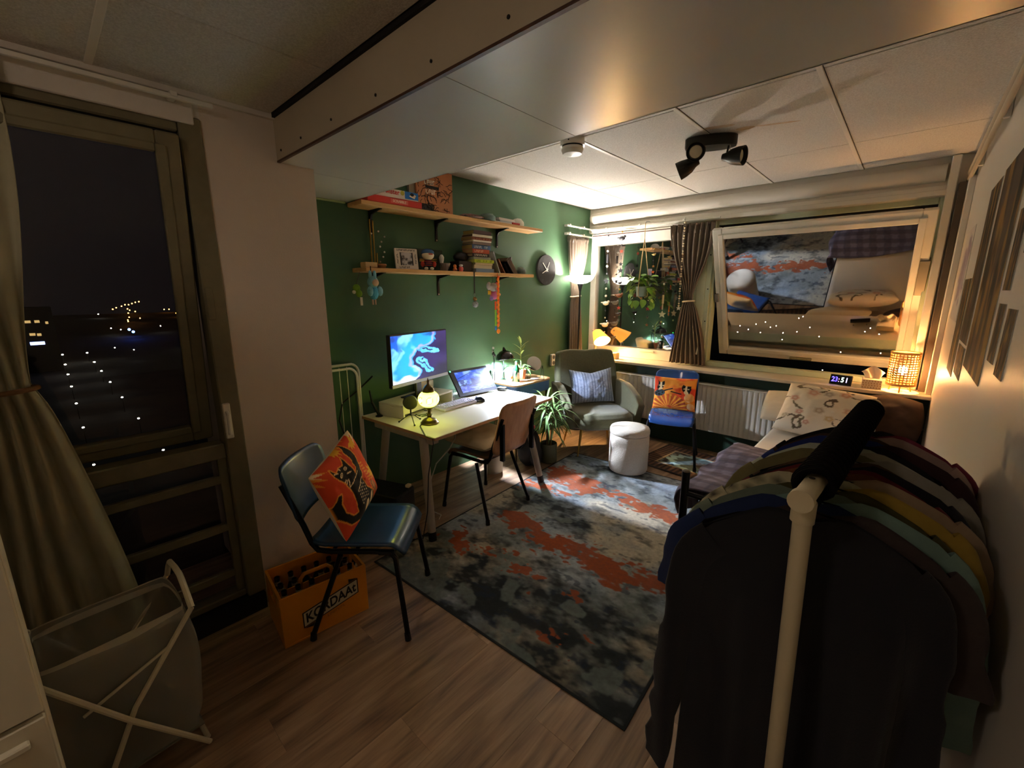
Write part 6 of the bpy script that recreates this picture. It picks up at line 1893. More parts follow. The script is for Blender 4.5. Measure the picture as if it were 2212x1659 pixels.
# ================================================================ bed
bd = thing('bed', 'black steel frame bed along the right wall under the window', 'bed', (-0.27, 3.18, 0))
HX, HY = 0.455, 1.07
for sx in (-1, 1):
    for sy in (-1, 1):
        top = 0.70 if sy < 0 else 0.60
        lg = MB().cyl((sx * HX, sy * HY, 0.0046 if sx < 0 and sy < 0 else 0.0), (sx * HX, sy * HY, top), 0.020, n=14).build('post', M_TUBE, bd, smooth=True)
        MB().ball((sx * HX, sy * HY, top), (0.021, 0.021, 0.008), 12).build('post_cap', mat('grey brown cap', '#5c5347', 0.6), lg, smooth=True)
    MB().rbox((sx * HX - 0.014, -HY, 0.30), (sx * HX + 0.014, HY, 0.345), 0.004).build('side_rail', M_TUBE, bd)
for z in (0.34, 0.58):
    MB().tube([(-HX, -HY, z), (HX, -HY, z)], 0.014, 10).build('end_rail', M_TUBE, bd, smooth=True)
for k in range(12):
    MB().box((-HX + 0.014, -HY + 0.09 + k * 0.172, 0.322), (HX - 0.014, -HY + 0.15 + k * 0.172, 0.334)).build('slat', M_PINE, bd)
M_SHEET = mat('white sheet', '#cdc2ae', 0.9, noise=(8, 0.2, '#bdb19b'), bump=(20, 0.25, 0.01))
mt = MB().rbox((-0.44, -1.045, 0.336), (0.44, 1.05, 0.50), 0.035).build('mattress', M_SHEET, label='white sheeted mattress on the black steel bed', cat='mattress', loc=(-0.27, 3.18, 0), smooth=True, ang=50)
def plaid(co, i):
    a, b_ = (co.y * 9) % 1, (co.x * 9 + co.z * 9) % 1
    g = (0.45 if a < 0.5 else 1.0) * (0.55 if b_ < 0.5 else 1.0)
    base = lerp(hexc('#3a3136')[:3], hexc('#766e80')[:3], g)
    return lerp(base, hexc('#3f4a6a')[:3], 0.35 if (a < 0.08 or b_ < 0.08) else 0)
def blank(u, v):
    y = 2.17 + 1.02 * v
    s = u * 1.35
    wob = 0.018 * (fbm(u * 6, v * 7, 4, 3) - 0.5)
    edge = -0.775
    if s < 0.30:
        x = edge - 0.03 * math.sin(s * 8) - 0.02 * math.sin(v * 19)
        z = 0.535 - 0.30 * (1 - s / 0.30) ** 1.0 * (0.4 + 0.6 * v)
    else:
        x = edge + (s - 0.30) * 0.88
        z = 0.536 + 0.018 * math.sin(v * 9 + u * 4)
    r = smooth01(0.22, 0.38, s)
    return (x + wob, y + 0.06 * math.sin(u * 4), z + wob * 1.4 + 0.008 * r)
bl = MB().grid(blank, 90, 90).build('blanket', mat('plaid blanket cloth', '#ffffff', 0.95, attr='Col', bump=(60, 0.3, 0.004)), smooth=True, ang=80, label='purple grey plaid blanket spread over the foot of the bed', cat='blanket', solid=0.006)
paint(bl, plaid)
FL_BG = hexc('#d6c8ae')[:3]
BLOOM = [(0.14, 0.62, 0.07, '#b8664a'), (0.34, 0.78, 0.085, '#c27d64'), (0.52, 0.80, 0.07, '#8d7a6a'), (0.70, 0.84, 0.08, '#b96a40'), (0.26, 0.34, 0.06, '#b0503a'), (0.48, 0.42, 0.075, '#9a7a58'), (0.62, 0.30, 0.07, '#b58a3c'), (0.80, 0.52, 0.08, '#a8705a'), (0.38, 0.16, 0.05, '#a04a3a'), (0.86, 0.22, 0.07, '#c08a4a'), (0.10, 0.25, 0.05, '#8a7a5a')]
def floral(u, v):
    for (cx, cy, r, h) in BLOOM:
        a = math.atan2(v - cy, u - cx)
        d = math.hypot(u - cx, v - cy) / (r * (0.75 + 0.25 * abs(math.cos(a * 2.5))))
        if d < 1:
            return lerp(hexc(h)[:3], FL_BG, 0.25 + 0.5 * (math.sin(d * 9) * 0.5 + 0.5))
    k = abs(fbm(u * 3.2, v * 3.2, 7, 3) - 0.5)
    if k < 0.018:
        return hexc('#5d4a38')[:3]
    if k < 0.035 and fbm(u * 20, v * 20, 3, 2) > 0.55:
        return hexc('#6f6a46')[:3]
    return FL_BG
def pillow_T(c, facing, tilt, roll):
    return lean_T(c, facing, tilt, roll, 0.0)
make_cushion('pillow', 'white pillow with a brown and red flower print against the sill', 0.56, 0.46, 0.16, pillow_T((-0.38, 3.95, 0.680), math.radians(-92), 0.80, -0.06), floral, n=90, back=FL_BG, ear=0.03, puff=3.2)
make_cushion('pillow', 'plain cream pillow left of the flower print pillow', 0.52, 0.30, 0.12, pillow_T((-0.55, 4.125, 0.648), math.radians(-92), 0.80, 0.04), None, n=36, material=mat('cream pillow cotton', '#c4b294', 0.9, bump=(14, 0.3, 0.01)), ear=-0.05, puff=2.4)
make_cushion('pillow', 'dark brown cushion propped against the right wall below the lamp', 0.33, 0.34, 0.16, pillow_T((0.0, 4.158, 0.665), math.radians(-92), 0.72, 0.0), None, n=36, material=mat('dark brown velvet', '#2c1a13', 0.9), ear=-0.16, puff=2.0)

# ================================================================ posters and photos on the right wall
def poster(label, y0, y1, z0, z1, painter, n=24, skew=0.0):
    o = MB().grid(lambda u, v: (XR - 0.0025, y1 + (y0 - y1) * u + skew * v, z0 + (z1 - z0) * v), n, n * 2).build('poster', mat('poster print', '#ffffff', 0.7, attr='Col', spec=0.12), label=label, cat='poster', group='posters on the right wall')
    paint(o, lambda co, i: painter((i % (n + 1)) / n, (i // (n + 1)) / (2 * n)))
    MB().box((XR - 0.0022, min(y0, y1), z0), (XR - 0.0004, max(y0, y1), z1)).build('paper', mat('white card', '#e6e2da'), o) if not skew else None
    return o
PG, PB_, PY = hexc('#4a3f35')[:3], hexc('#1c1814')[:3], hexc('#8a6a38')[:3]
def forest(s):
    def fn(u, v):
        st_ = fbm(u * 6, v * 2.6, s, 4)
        c = lerp(PB_, PG, smooth01(0.35, 0.65, st_))
        c = lerp(c, PY, smooth01(0.5, 0.68, fbm(u * 8, v * 3.2, s + 5, 4)) * 0.8)
        return c
    return fn
poster('large portrait poster of tall brown tree trunks in the middle of the right wall', 2.12, 2.70, 1.28, 2.07, forest(3), 40)
poster('tall brown poster strip left of the large tree poster', 2.76, 3.12, 1.36, 2.06, forest(11))
poster('lower brown poster below the tall strip, nearest the lamp', 3.16, 3.52, 1.16, 1.66, forest(19))
poster('small brown photo tucked under the tall poster strip', 2.76, 3.08, 1.20, 1.345, forest(41), 14)
poster('small dark photo right of the large tree poster', 1.92, 2.06, 1.60, 1.84, forest(23), 14)
poster('upper right dark photo on the right wall', 1.66, 1.84, 1.70, 1.98, forest(29), 14)
poster('left of the two lower brown photos on the right wall', 1.92, 2.05, 1.38, 1.56, forest(31), 14)
poster('right of the two lower brown photos on the right wall', 1.72, 1.86, 1.36, 1.55, forest(37), 14)
def mauve(u, v):
    n = fbm(u * 6, v * 6, 3, 4)
    e = ell(u, v, (0.5, 0.55), 0.45, 0.4)
    c = hexc('#c4bcb4')[:3]
    if e + (n - 0.5) < 0.9:
        c = lerp(hexc('#7a6a72')[:3], hexc('#b8aab0')[:3], n)
    return c
poster('pale mauve drawing beside the corner of the right wall', 3.58, 4.10, 1.42, 1.96, mauve)
# ================================================================ clothes rack
RA, RB = Vector((-0.088, 0.815, 1.258)), Vector((-0.040, 1.730, 1.246))
rack = thing('clothes_rack', 'white tubular clothes rack full of clothes in the right foreground', 'clothes rack', (RA.x, RA.y, 0))
O = Vector((RA.x, RA.y, 0))
M_RACK = mat('white powder coated tube', '#c9bd9c', 0.35, noise=(30, 0.15, '#bdb08c'))
MB().cyl(RA - O, RB - O, 0.0165, n=20).build('rail', M_RACK, rack, smooth=True)
for P, sg in ((RA, 1), (RB, -1)):
    e = (P - O) - (RB - RA).normalized() * 0.012 * sg
    MB().cyl(e, (P - O) + (RB - RA).normalized() * 0.004 * sg, 0.0195, n=20).build('end_cap', M_RACK, rack, smooth=True, ang=50)
    tp = P - O + (RB - RA).normalized() * 0.028 * sg
    ft = Vector((tp.x + 0.03, tp.y + 0.02 * sg, 0.03))
    up = MB().cyl(tp - Vector((0, 0, 0.012)), ft, 0.0150, n=16).build('upright', M_RACK, rack, smooth=True)
    MB().cyl(tp - Vector((0, 0, 0.012)), tp - Vector((0, 0, 0.05)), 0.0185, n=16).build('collar', M_RACK, up, smooth=True, ang=50)
    MB().tube([(ft.x - 0.21, ft.y, 0.016), (ft.x + 0.21, ft.y, 0.016)], 0.014, 10).build('foot_bar', M_RACK, rack, smooth=True)
MB().cyl((-0.0 + 0.04, 0.03, 0.03), (RB.x - O.x + 0.02, RB.y - O.y - 0.03, 0.03), 0.012, n=10).build('lower_bar', M_RACK, rack, smooth=True)
MB().lathe([(0, 0), (0.005, 0), (0.005, 0.001), (0, 0.001)], 10, T=basis((0.004, 0.055, 1.2787), (1, 0, 0), (0, 1, 0), (0, 0, 1))).build('screw_hole', M_GAP, rack)

# hangers: padded hooks packed along the rail
M_HANG = mat('black velvet', '#0b090a', 0.95, spec=0.1, bump=(200, 0.5, 0.002))
def hanger_mesh():
    mb = MB()
    pts = []
    for k in range(15):
        a = math.radians(205 - k * 270 / 14)
        pts.append((0.0285 * math.cos(a), 0, 0.002 + 0.0285 * math.sin(a)))
    pts += [(0.004, 0, -0.045), (0.0, 0, -0.07)]
    for dy in (-0.0085, 0.0, 0.0085):
        mb.tube([(p[0], dy * (1 if i < 13 else 0.5), p[2]) for i, p in enumerate(pts)], [0.0056] * 13 + [0.0055, 0.005, 0.0045, 0.004], 7)
    for s in (-1, 1):
        mb.tube([(0, 0, -0.068), (s * 0.05, 0, -0.076), (s * 0.12, 0, -0.098), (s * 0.180, 0, -0.130), (s * 0.186, 0, -0.139), (s * 0.178, 0, -0.146)], 0.0040, 6)
    mb.tube([(-0.178, 0, -0.146), (0.178, 0, -0.146)], 0.0035, 6)
    return mb.mesh('clothes_hanger', M_HANG, True)
HM = hanger_mesh()
random.seed(5)
def rail_at(s):
    return RA + (RB - RA) * s
YAW0 = math.radians(16)
NH = 24
SLOT = lambda k: 0.09 + 0.80 * k / (NH - 1)
for k in range(NH):
    s = SLOT(k)
    o = bpy.data.objects.new('clothes_hanger', HM)
    COL.objects.link(o)
    o.location = rail_at(s)
    o.rotation_euler = (0, 0, YAW0)
    o['label'] = 'black velvet clothes hanger packed on the white rack rail'
    o['category'] = 'hanger'
    o['group'] = 'hangers on the rack'

def cloth_mat(name, h, h2=None, ns=40, attr=None):
    return mat(name, h, 0.95, noise=(ns, 0.45, h2 or h), bump=(260, 0.35, 0.0015), sheen=0.15, attr=attr)
def garment(name, label, cat, s, color, hw=0.20, length=0.60, sleeve='short', thick=0.016, yaw=0.0, color2=None, ns=40, droop=0.085, stripes=None, dx=0.0, flare=1.05, neck=0.05, sl=0.0, seed=0):
    global GK
    t = thing(name, label, cat, tuple(rail_at(SLOT(GK))), YAW0, 'clothes on the rack')
    GK += 1
    m = cloth_mat('cloth ' + color + (color2 or ''), color, color2, ns, 'Col' if stripes else None)
    def shz(x):
        a = min(1, abs(x) / hw)
        if a < neck / hw:
            return -0.058 - 0.012 * (1 - a * hw / neck)
        return -0.056 - droop * ((a - neck / hw) / (1 - neck / hw)) ** 1.25 - 0.035 * smooth01(0.80, 1.0, a)
    def fold(x, z):
        """Folds common to all the pressed-together clothes, so that they nest."""
        k = smooth01(-0.10, -0.45, z)
        return 0.016 * k * math.sin(x * 38) + 0.008 * k * math.sin(x * 83 + z * 5) + 0.010 * math.sin(z * 9 + x * 6) * smooth01(-0.06, -0.3, z)
    def fn(u, v):
        a = 2 * math.pi * u
        c, q = math.cos(a), math.sin(a)
        x = c * hw * (1 + (flare - 1) * v) * (1 - 0.10 * smooth01(0.0, 0.12, v)) + dx
        th = min(0.0098, 0.0055 + 0.3 * thick) * (0.72 + 0.28 * smooth01(0, 0.2, v)) * abs(q) ** 0.4 * (1 if q > 0 else -1)
        z0 = shz(c * hw)
        z = z0 + (-length - z0) * v - 0.012 * (1 - c * c) * v * math.sin(seed)
        return (x, th + fold(x, z), z)
    nv = 26
    body = MB().grid(fn, 56, nv, wrap=True).build('body', m, t, smooth=True, ang=80)
    if stripes:
        paint(body, lambda co, i: hexc(stripes)[:3] if (co.z * 34) % 1 < 0.3 else hexc(color)[:3])
    if sleeve != 'none':
        L = {'short': 0.20, 'long': 0.60, 'mid': 0.38}[sleeve] + sl
        r0 = {'short': 0.058, 'long': 0.054, 'mid': 0.056}[sleeve]
        r1 = {'short': 0.070, 'long': 0.034, 'mid': 0.056}[sleeve]
        ns_ = 30 if sleeve == 'long' else 18
        for sd in (-1, 1):
            # path: leaves the shoulder outward, bends and hangs down
            path = []
            px, pz, ph = hw * 0.74, shz(hw * 0.74) - 0.046, math.radians(-42)
            for k in range(ns_ + 1):
                path.append((px, pz, ph))
                st_ = L / ns_
                px += math.cos(ph) * st_
                pz += math.sin(ph) * st_
                ph = max(math.radians(-86), ph - math.radians(48) * st_ / 0.09)
            def sf(u, v, sd=sd, path=path):
                k = int(round(v * ns_))
                x, z, ph = path[k]
                a = 2 * math.pi * u
                c, q = math.cos(a), math.sin(a)
                r = r0 + (r1 - r0) * v
                wig = (fbm(v * L * 22 + seed, c + 2, seed, 2) - 0.5) * 0.022 * smooth01(0.05, 0.3, v)
                nx, nz = -math.sin(ph), math.cos(ph)
                X, Z = sd * (x + nx * c * (r * 0.82 + wig)) + dx, z + nz * c * (r * 0.82 + wig)
                return (X, q * min(0.0098, r * 0.19) + fold(X, Z), Z)
            so_ = MB().grid(sf, 22, ns_, wrap=True).build('sleeve', m, t, smooth=True, ang=80)
            if stripes:
                paint(so_, lambda co, i: hexc(stripes)[:3] if (co.z * 34) % 1 < 0.3 else hexc(color)[:3])
    return t
G = garment
GK = 0
G('cardigan', 'long sleeved near black cardigan at the front of the rack', 'cardigan', 0.085, '#13141a', 0.196, 0.80, 'long', 0.022, 0.02, '#14151c', seed=1)
G('knitted_blouse', 'dark brown knitted top with short sleeves right behind the black cardigan', 'top', 0.125, '#3c302c', 0.205, 0.62, 'short', 0.016, 0.10, '#2f2522', droop=0.10, dx=0.03, seed=2)
G('navy_shirt', 'navy blue shirt sticking out on the left behind the black cardigan', 'shirt', 0.155, '#182a55', 0.20, 0.52, 'short', 0.014, -0.05, '#132247', dx=-0.025, seed=3)
G('linen_shirt', 'loose pale teal shirt behind the dark brown top', 'shirt', 0.195, '#7d9a8e', 0.215, 0.86, 'mid', 0.018, 0.07, '#6b877c', dx=0.02, seed=4)
G('sage_shirt', 'sage grey shirt near the front of the rack', 'shirt', 0.235, '#6f7c6b', 0.20, 0.60, 'short', 0.014, 0.0, '#5f6b5b', dx=-0.03, seed=5)
G('olive_shirt', 'dark olive top in front of the mustard shirt', 'top', 0.27, '#4f4a1e', 0.205, 0.66, 'mid', 0.014, 0.04, '#3f3b18', seed=6)
G('tshirt', 'mustard yellow t-shirt on the rack', 't-shirt', 0.315, '#ab8f34', 0.215, 0.58, 'short', 0.018, 0.08, '#9a7f2a', dx=0.025, seed=7)
G('striped_blouse', 'cream blouse with thin dark stripes on the rack', 'blouse', 0.35, '#c4bd9a', 0.20, 0.56, 'mid', 0.014, -0.05, '#c4bd9a', stripes='#3d3d38', dx=-0.035, seed=8)
G('tshirt', 'beige t-shirt with a pointed sleeve sticking out beside the mustard shirt', 't-shirt', 0.385, '#a48d70', 0.22, 0.60, 'short', 0.014, 0.10, '#937d62', dx=0.025, seed=9)
G('leopard_blouse', 'brown leopard print blouse in the middle of the rack', 'blouse', 0.42, '#7e4a26', 0.20, 0.58, 'mid', 0.014, 0.02, '#2d180d', 70, seed=10)
G('red_shirt', 'dark red top in the middle of the rack', 'top', 0.455, '#6c1c22', 0.205, 0.56, 'short', 0.013, 0.02, '#58151b', seed=11)
G('black_jacket', 'thick black jacket in the middle of the rack', 'jacket', 0.50, '#121115', 0.225, 0.62, 'long', 0.024, 0.03, '#0d0c10', dx=0.01, seed=12)
G('checked_shirt', 'brown checked shirt behind the thick black jacket', 'shirt', 0.54, '#5c4630', 0.20, 0.58, 'mid', 0.013, 0.0, '#33271b', 60, seed=13)
G('knit_sweater', 'light grey knitted sweater behind the checked shirt', 'sweater', 0.58, '#9a968a', 0.22, 0.62, 'long', 0.022, 0.08, '#86826f', dx=0.03, seed=14)
G('khaki_shirt', 'khaki green shirt sticking out on the left of the rack', 'shirt', 0.62, '#77714a', 0.205, 0.56, 'mid', 0.016, -0.04, '#66603c', dx=-0.035, seed=15)
G('cream_cardigan', 'cream cardigan with a ribbed collar on the rack', 'cardigan', 0.66, '#b5af9b', 0.21, 0.60, 'mid', 0.018, 0.02, '#a49e89', seed=16)
G('white_blouse', 'white blouse with a greenish tint on the rack', 'blouse', 0.695, '#bcc4b2', 0.20, 0.56, 'mid', 0.013, -0.04, '#aab3a0', dx=-0.03, seed=17)
G('black_dress', 'black dress hanging behind the white blouse', 'dress', 0.73, '#151316', 0.20, 0.80, 'none', 0.014, 0.05, '#100e11', seed=18)
G('maroon_sweater', 'dark maroon sweater toward the far end of the rack', 'sweater', 0.77, '#35191b', 0.22, 0.60, 'long', 0.020, 0.07, '#2a1315', dx=0.025, seed=19)
G('blue_blouse', 'royal blue blouse toward the far end of the rack', 'blouse', 0.805, '#1c2f74', 0.20, 0.56, 'mid', 0.013, -0.06, '#16255e', dx=-0.025, seed=20)
G('patterned_blouse', 'dark brown patterned blouse toward the far end of the rack', 'blouse', 0.84, '#4a3424', 0.20, 0.56, 'mid', 0.013, -0.03, '#241910', 60, dx=-0.025, seed=21)
G('pink_sweater', 'pinkish grey sweater near the far end of the rack', 'sweater', 0.875, '#a38a82', 0.22, 0.58, 'long', 0.020, 0.06, '#917871', dx=0.02, seed=22)
G('raspberry_shirt', 'raspberry red top behind the pinkish grey sweater', 'top', 0.905, '#74203a', 0.205, 0.56, 'short', 0.012, 0.05, '#601a30', dx=0.03, seed=23)
G('black_coat', 'black coat at the far end of the rack', 'coat', 0.945, '#141214', 0.22, 0.78, 'long', 0.022, -0.04, '#0f0d0f', dx=-0.01, seed=24)

# ================================================================ laundry hamper
hmp = thing('laundry_hamper', 'white mesh laundry bag on a folding white tube frame by the tall window', 'laundry hamper', (-1.80, 0.0, 0), math.radians(4))
M_HT = mat('white tube frame', '#cfc7ab', 0.4)
def mesh_bag_mat():
    m = bpy.data.materials.new('sheer white bag')
    m.use_nodes = True
    nt = m.node_tree
    N, L = nt.nodes, nt.links
    out = N['Material Output']
    b = N['Principled BSDF']
    b.inputs['Base Color'].default_value = hexc('#9f9d8e')
    b.inputs['Roughness'].default_value = 0.85
    tr = N.new('ShaderNodeBsdfTransparent')
    mx = N.new('ShaderNodeMixShader')
    mx.inputs[0].default_value = 0.5
    L.new(tr.outputs[0], mx.inputs[1])
    L.new(b.outputs[0], mx.inputs[2])
    L.new(mx.outputs[0], out.inputs[0])
    return m
M_BAG = mesh_bag_mat()
HXh, HYh, HZ = 0.13, 0.175, 0.55
def bagf(u, v):
    a = u * 4
    sd, q = int(a) % 4, a - int(a)
    pts = [(HXh, -HYh), (HXh, HYh), (-HXh, HYh), (-HXh, -HYh), (HXh, -HYh)]
    x = pts[sd][0] + (pts[sd + 1][0] - pts[sd][0]) * q
    y = pts[sd][1] + (pts[sd + 1][1] - pts[sd][1]) * q
    z = HZ - 0.49 * v
    bulge = 1 + 0.12 * math.sin(math.pi * min(1, v * 1.1)) - 0.10 * smooth01(0.8, 1, v) + 0.02 * math.sin(v * 9 + a * 5)
    r = 0.04
    cx, cy = min(abs(x), HXh), min(abs(y), HYh)
    k = min(1, (max(0, cx - HXh + r) + max(0, cy - HYh + r)) / r / 2)
    rd_ = 1 - 0.06 * k * k
    return (x * bulge * rd_, y * bulge * rd_, z)
MB().grid(bagf, 64, 22, wrap=True).build('bag', M_BAG, hmp, smooth=True, ang=80)
MB().box((-HXh * 0.95, -HYh * 0.95, 0.058), (HXh * 0.95, HYh * 0.95, 0.062)).build('bag_floor', M_BAG, hmp)
def hemf(u, v):
    p = bagf(u, 0)
    return (p[0] * 1.012, p[1] * 1.012, HZ + 0.004 - 0.04 * v)
MB().grid(hemf, 64, 1, wrap=True).build('hem', mat('white hem', '#b9b5a2', 0.85), hmp)
for sx in (1, -1):
    x = sx * (HXh + 0.012)
    MB().tube([(x, HYh + 0.01, HZ - 0.005), (x + sx * 0.008, 0.0, 0.30), (x + sx * 0.004, -0.13, 0.008)], 0.0085, 8).build('leg', M_HT, hmp, smooth=True)
    MB().tube([(x + sx * 0.016, -HYh - 0.01, HZ - 0.005), (x + sx * 0.024, -0.02, 0.28), (x + sx * 0.02, 0.165, 0.008)], 0.0085, 8).build('leg', M_HT, hmp, smooth=True)
for sy in (1, -1):
    y = sy * (HYh + 0.01)
    MB().tube([(HXh + 0.012, y, HZ - 0.005), (HXh * 0.75, y, HZ + 0.05), (HXh * 0.45, y, HZ + 0.085), (0, y, HZ + 0.09), (-HXh * 0.45, y, HZ + 0.085), (-HXh * 0.75, y, HZ + 0.05), (-HXh - 0.012, y, HZ - 0.005)], 0.0095, 8).build('handle', M_HT, hmp, smooth=True)
    MB().cyl((HXh + 0.012, sy * 0.165, 0.012), (-HXh - 0.012, sy * 0.165, 0.012), 0.0085, n=8).build('foot_bar', M_HT, hmp, smooth=True)
MB().cyl((HXh + 0.016, -0.11, 0.36), (HXh + 0.016, 0.115, 0.45), 0.005, n=6).build('stay', M_HT, hmp)
o = soft_lump('laundry', 'heap of dark laundry inside the white hamper', 'laundry', (-1.80, -0.03, 0.064), (0.11, 0.12, 0.14), mat('dark laundry cloth', '#1c1b1d', 0.95), 6)

# ================================================================ white cabinet at the left edge
cb = thing('white_cabinet', 'white cabinet with pull tabs at the left edge of the picture', 'cabinet', (-1.2, -0.12, 0), math.radians(4.6))
M_CAB = mat('white cabinet lacquer', '#c9c2aa', 0.45, bump=(200, 0.05, 0.001))
MB().rbox((-0.38, -0.62, 0.0), (-0.020, 0.0, 2.0), 0.002).build('carcass', M_CAB, cb)
for z0, z1 in ((0.02, 0.36), (0.37, 0.745), (0.755, 1.98)):
    d = MB().rbox((-0.018, -0.618, z0), (0.0, -0.002, z1), 0.003).build('door', M_CAB, cb)
    MB().rbox((0.0005, -0.075, z1 - 0.045), (0.018, -0.030, z1 - 0.030), 0.003).build('pull_tab', M_CAB, d)

# ================================================================ beer crate
CRZ = math.radians(-6.5)
crate = thing('beer_crate', 'yellow plastic beer crate of empty bottles below the white pillar', 'crate', (-1.888, 0.520, 0), CRZ)
M_CR = mat('yellow crate plastic', '#d48a1c', 0.4, noise=(9, 0.35, '#bd7616'))
CW, CL_, CH = 0.285, 0.395, 0.255
w = 0.011
MB().rbox((-CW, 0, 0), (0, CL_, 0.012), 0.002).build('base', M_CR, crate)
MB().rbox((-w, 0, 0.012), (0, CL_, CH), 0.002).build('long_side', M_CR, crate)
MB().rbox((-CW, 0, 0.012), (-CW + w, CL_, CH), 0.002).build('long_side', M_CR, crate)
for y0, y1 in ((0, w), (CL_ - w, CL_)):
    e = MB()
    e.box((-CW + w, y0, 0.012), (-w, y1, 0.165)).box((-CW + w, y0, 0.215), (-w, y1, CH)).box((-CW + w, y0, 0.165), (-CW + 0.085, y1, 0.215)).box((-0.085, y0, 0.165), (-w, y1, 0.215))
    e.build('end_side', M_CR, crate)
for k in range(1, 4):
    x = -CW + w + (CW - 2 * w) * k / 4
    MB().box((x - 0.0025, w, 0.012), (x + 0.0025, CL_ - w, 0.14 if k != 2 else 0.20)).build('divider', M_CR, crate)
for k in range(1, 6):
    y = w + (CL_ - 2 * w) * k / 6
    MB().box((-CW + w, y - 0.0025, 0.012), (-w, y + 0.0025, 0.14)).build('divider', M_CR, crate)
MB().tube([(-CW / 2, 0.12, 0.16), (-CW / 2, 0.125, 0.225), (-CW / 2, 0.145, 0.245), (-CW / 2, CL_ - 0.145, 0.245), (-CW / 2, CL_ - 0.125, 0.225), (-CW / 2, CL_ - 0.12, 0.16)], 0.010, 8).build('carry_handle', M_CR, crate, smooth=True)
# logo banner on the long side
TB = basis((0.0006, CL_ / 2 + 0.02, CH / 2 + 0.005), (0, 0.975, 0.22), (0, 0, 1), (1, 0, 0))
MB().prism([(-0.135, -0.040), (0.135, -0.040), (0.135, 0.040), (-0.135, 0.040)], 0, 0.0006, T=TB).prism([(-0.133, -0.042), (-0.085, -0.042), (-0.085, -0.062)], 0, 0.0006, T=TB).prism([(0.133, 0.042), (0.09, 0.042), (0.09, 0.062)], 0, 0.0006, T=TB).build('banner_border', mat('black crate print', '#17120c', 0.5), crate)
MB().prism([(-0.130, -0.0345), (0.130, -0.0345), (0.130, 0.0345), (-0.130, 0.0345)], 0.0007, 0.0011, T=TB).build('banner', mat('white crate print', '#c9c0a4', 0.5), crate)
text_mesh('lettering', 'KORDAAt', 0.068, MATS['black crate print'], crate, TB @ Matrix.Translation((0, 0.0, 0.0016)), extrude=0.0003, xscale=0.80, bold=0.0016)
marks('faded_lettering', 7, 0.012, 0.09, mat('faded print', '#a9691a', 0.5), crate, TB @ Matrix.Translation((0.02, -0.056, 0.0)))
bm_ = MB().lathe([(0.0, 0.0), (0.028, 0.0), (0.030, 0.004), (0.030, 0.105), (0.026, 0.13), (0.0145, 0.16), (0.0135, 0.195), (0.0150, 0.198), (0.0150, 0.208), (0.0115, 0.208), (0.010, 0.19), (0.0, 0.16)], 16, cap=False).mesh('bottle_glass', mat('brown bottle glass', '#1e130c', 0.12, coat=0.5), True, 50)
cp_ = MB().lathe([(0.0140, 0.165), (0.0155, 0.166), (0.0155, 0.186), (0.0145, 0.188)], 16, cap=False).mesh('neck_foil', mat('neck label', '#8d8478', 0.4))
for i in range(4):
    for j in range(6):
        if i in (1, 2) and j in (2, 3) and (i + j) % 2:
            continue
        b = thing('beer_bottle', 'empty brown beer bottle standing in the yellow crate', 'bottle', group='bottles in the crate')
        b.matrix_world = Matrix.Translation((-1.888, 0.520, 0.0125)) @ Matrix.Rotation(CRZ, 4, 'Z') @ Matrix.Translation((-CW + w + (CW - 2 * w) * (i + 0.5) / 4, w + (CL_ - 2 * w) * (j + 0.5) / 6, 0)) @ Matrix.Diagonal((0.88, 0.88, 1, 1))
        for nm, me in (('glass', bm_), ('neck_label', cp_)):
            o = bpy.data.objects.new(nm, me)
            COL.objects.link(o)
            o.parent = b

# ================================================================ ceiling: spotlight and smoke detector
sp = thing('ceiling_spotlight', 'dark grey ceiling spotlight with three adjustable heads, switched off', 'ceiling light', (-1.055, 2.985, ZC - 0.004), math.radians(24))
M_SPOT = mat('dark bronze metal', '#2e2a24', 0.4, 0.5)
bs = MB()
def basef(u, v):
    a = 2 * math.pi * u
    r = (1.0, 1.0, 0.97, 0.0)[min(3, int(v * 3 + 0.01))]
    z = (0.0, -0.035, -0.045, -0.046)[min(3, int(v * 3 + 0.01))]
    return (0.15 * math.cos(a) * r, 0.072 * math.sin(a) * r, z * 1.35)
bs.grid(basef, 40, 3, wrap=True).build('base', M_SPOT, sp, smooth=True, ang=40)
def head(p, d, lit=False):
    p, d = Vector(p), Vector(d).normalized()
    u1, v1, w1 = frame_to((0, 0, 0), d)
    T = basis(p, u1, v1, w1) @ Matrix.Scale(1.45, 4)
    h = MB().lathe([(0.0, -0.03), (0.014, -0.028), (0.018, -0.01), (0.030, 0.01), (0.036, 0.035), (0.038, 0.06), (0.035, 0.06), (0.030, 0.04), (0.0, 0.038)], 22, T=T, cap=False).build('spot_head', M_SPOT, sp, smooth=True, ang=50)
    MB().lathe([(0, 0.041), (0.026, 0.041), (0.024, 0.046), (0, 0.047)], 20, T=T).build('bulb_face', mat('pale bulb face', '#cfc6a8', 0.4), h, smooth=True)
    MB().cyl(p - d * 0.02, (p.x * 0.92, p.y * 0.92, -0.055), 0.006, n=8).build('bracket_arm', M_SPOT, h)
    MB().cyl(T @ Vector((-0.016, 0, -0.02)), T @ Vector((0.016, 0, -0.02)), 0.009, n=8).build('knuckle', M_SPOT, h)
RI = Matrix.Rotation(math.radians(-24), 3, 'Z')
head((-0.085, -0.045, -0.09), RI @ Vector((0.35, -0.95, -0.20)))
head((-0.10, -0.02, -0.15), RI @ Vector((-0.75, -0.25, -0.35)))
head((0.11, -0.02, -0.125), RI @ Vector((0.95, -0.10, -0.12)))
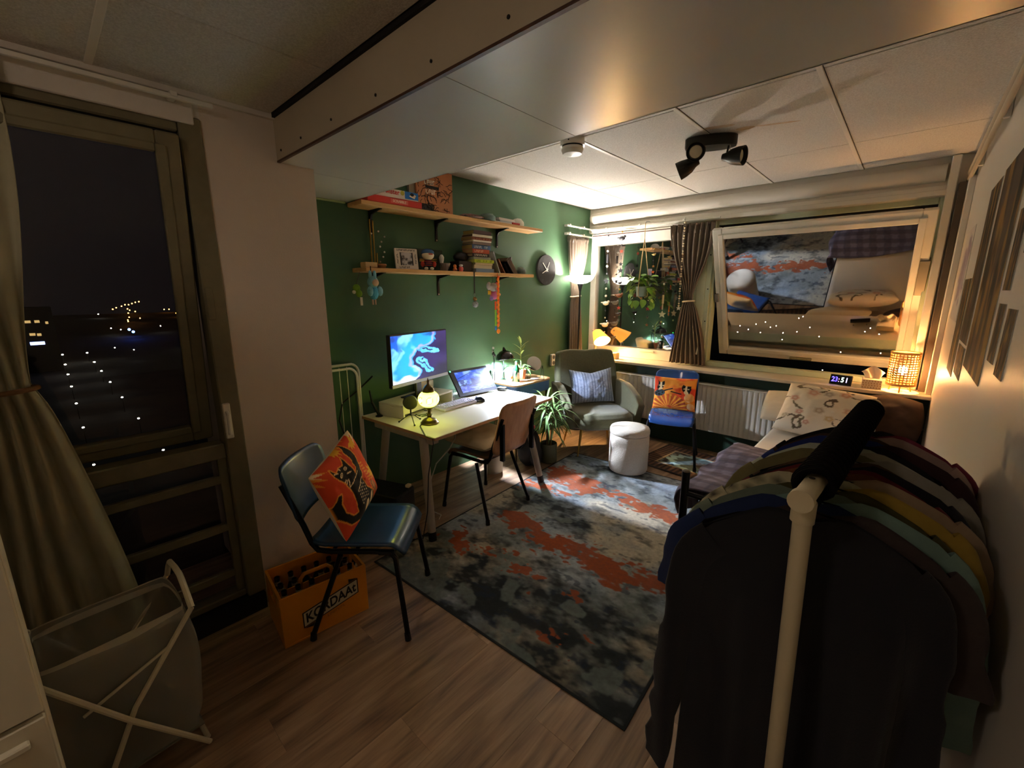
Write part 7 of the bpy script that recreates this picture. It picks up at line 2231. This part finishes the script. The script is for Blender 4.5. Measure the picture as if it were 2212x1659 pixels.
sd = thing('smoke_detector', 'round white smoke detector on the ceiling beside the beam', 'smoke detector', (-1.70, 2.42, ZC - 0.004))
sd.scale = (1.12, 1.12, 1.6)
MB().lathe([(0.0, 0.0), (0.066, 0.0), (0.068, -0.012), (0.068, -0.026), (0.0, -0.026)], 32).build('mount', M_RAIL, sd, smooth=True, ang=40)
MB().lathe([(0.0, -0.031), (0.060, -0.031), (0.062, -0.04), (0.052, -0.056), (0.0, -0.062)], 32).build('cover', M_RAIL, sd, smooth=True, ang=40)
MB().lathe([(0.0, -0.026), (0.058, -0.026), (0.058, -0.031), (0.0, -0.031)], 32).build('vent_gap', M_GAP, sd)
MB().lathe([(0, 0), (0.005, 0), (0.005, 0.002), (0, 0.002)], 10, T=basis((0.02, -0.066, -0.013), (1, 0, 0), (0, 0, 1), (0, -1, 0))).build('screw', M_GAP, sd)
# thin brownish blotches laid on the tiles next to the spotlight
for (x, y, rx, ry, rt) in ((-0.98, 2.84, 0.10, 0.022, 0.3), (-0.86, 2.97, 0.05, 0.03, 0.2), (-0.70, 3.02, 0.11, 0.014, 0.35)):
    MB().lathe([(0, 0), (1, 0), (1, 0.02), (0, 0.02)], 18, T=Matrix.Translation((x, y, ZC - 0.0006)) @ Matrix.Rotation(rt, 4, 'Z') @ Matrix.Diagonal((rx, ry, 0.02, 1))).build('blotch', mat('brown ceiling stain', '#b89a78', 0.8, noise=(40, 0.6, '#c9bfae')), ceil)
bpy.context.view_layer.update()
# added ceiling fill light, out of view, inferred from the lit near pillar
cd_ = thing('near_fill_dome', 'added frosted fill light, out of view above the near half of the room', 'ceiling light', (-0.9, -0.65, ZN - 0.004))
MB().lathe([(0.0, 0.0), (0.15, 0.0), (0.152, -0.02), (0.145, -0.022), (0.0, -0.022)], 32).build('rim', M_RAIL, cd_, smooth=True, ang=40)
MB().lathe([(0.143, -0.022), (0.135, -0.05), (0.10, -0.075), (0.05, -0.09), (0.0, -0.094)], 32).build('diffuser', glow('added fill diffuser', '#ffe8d6', 5.2), cd_, smooth=True, ang=60)
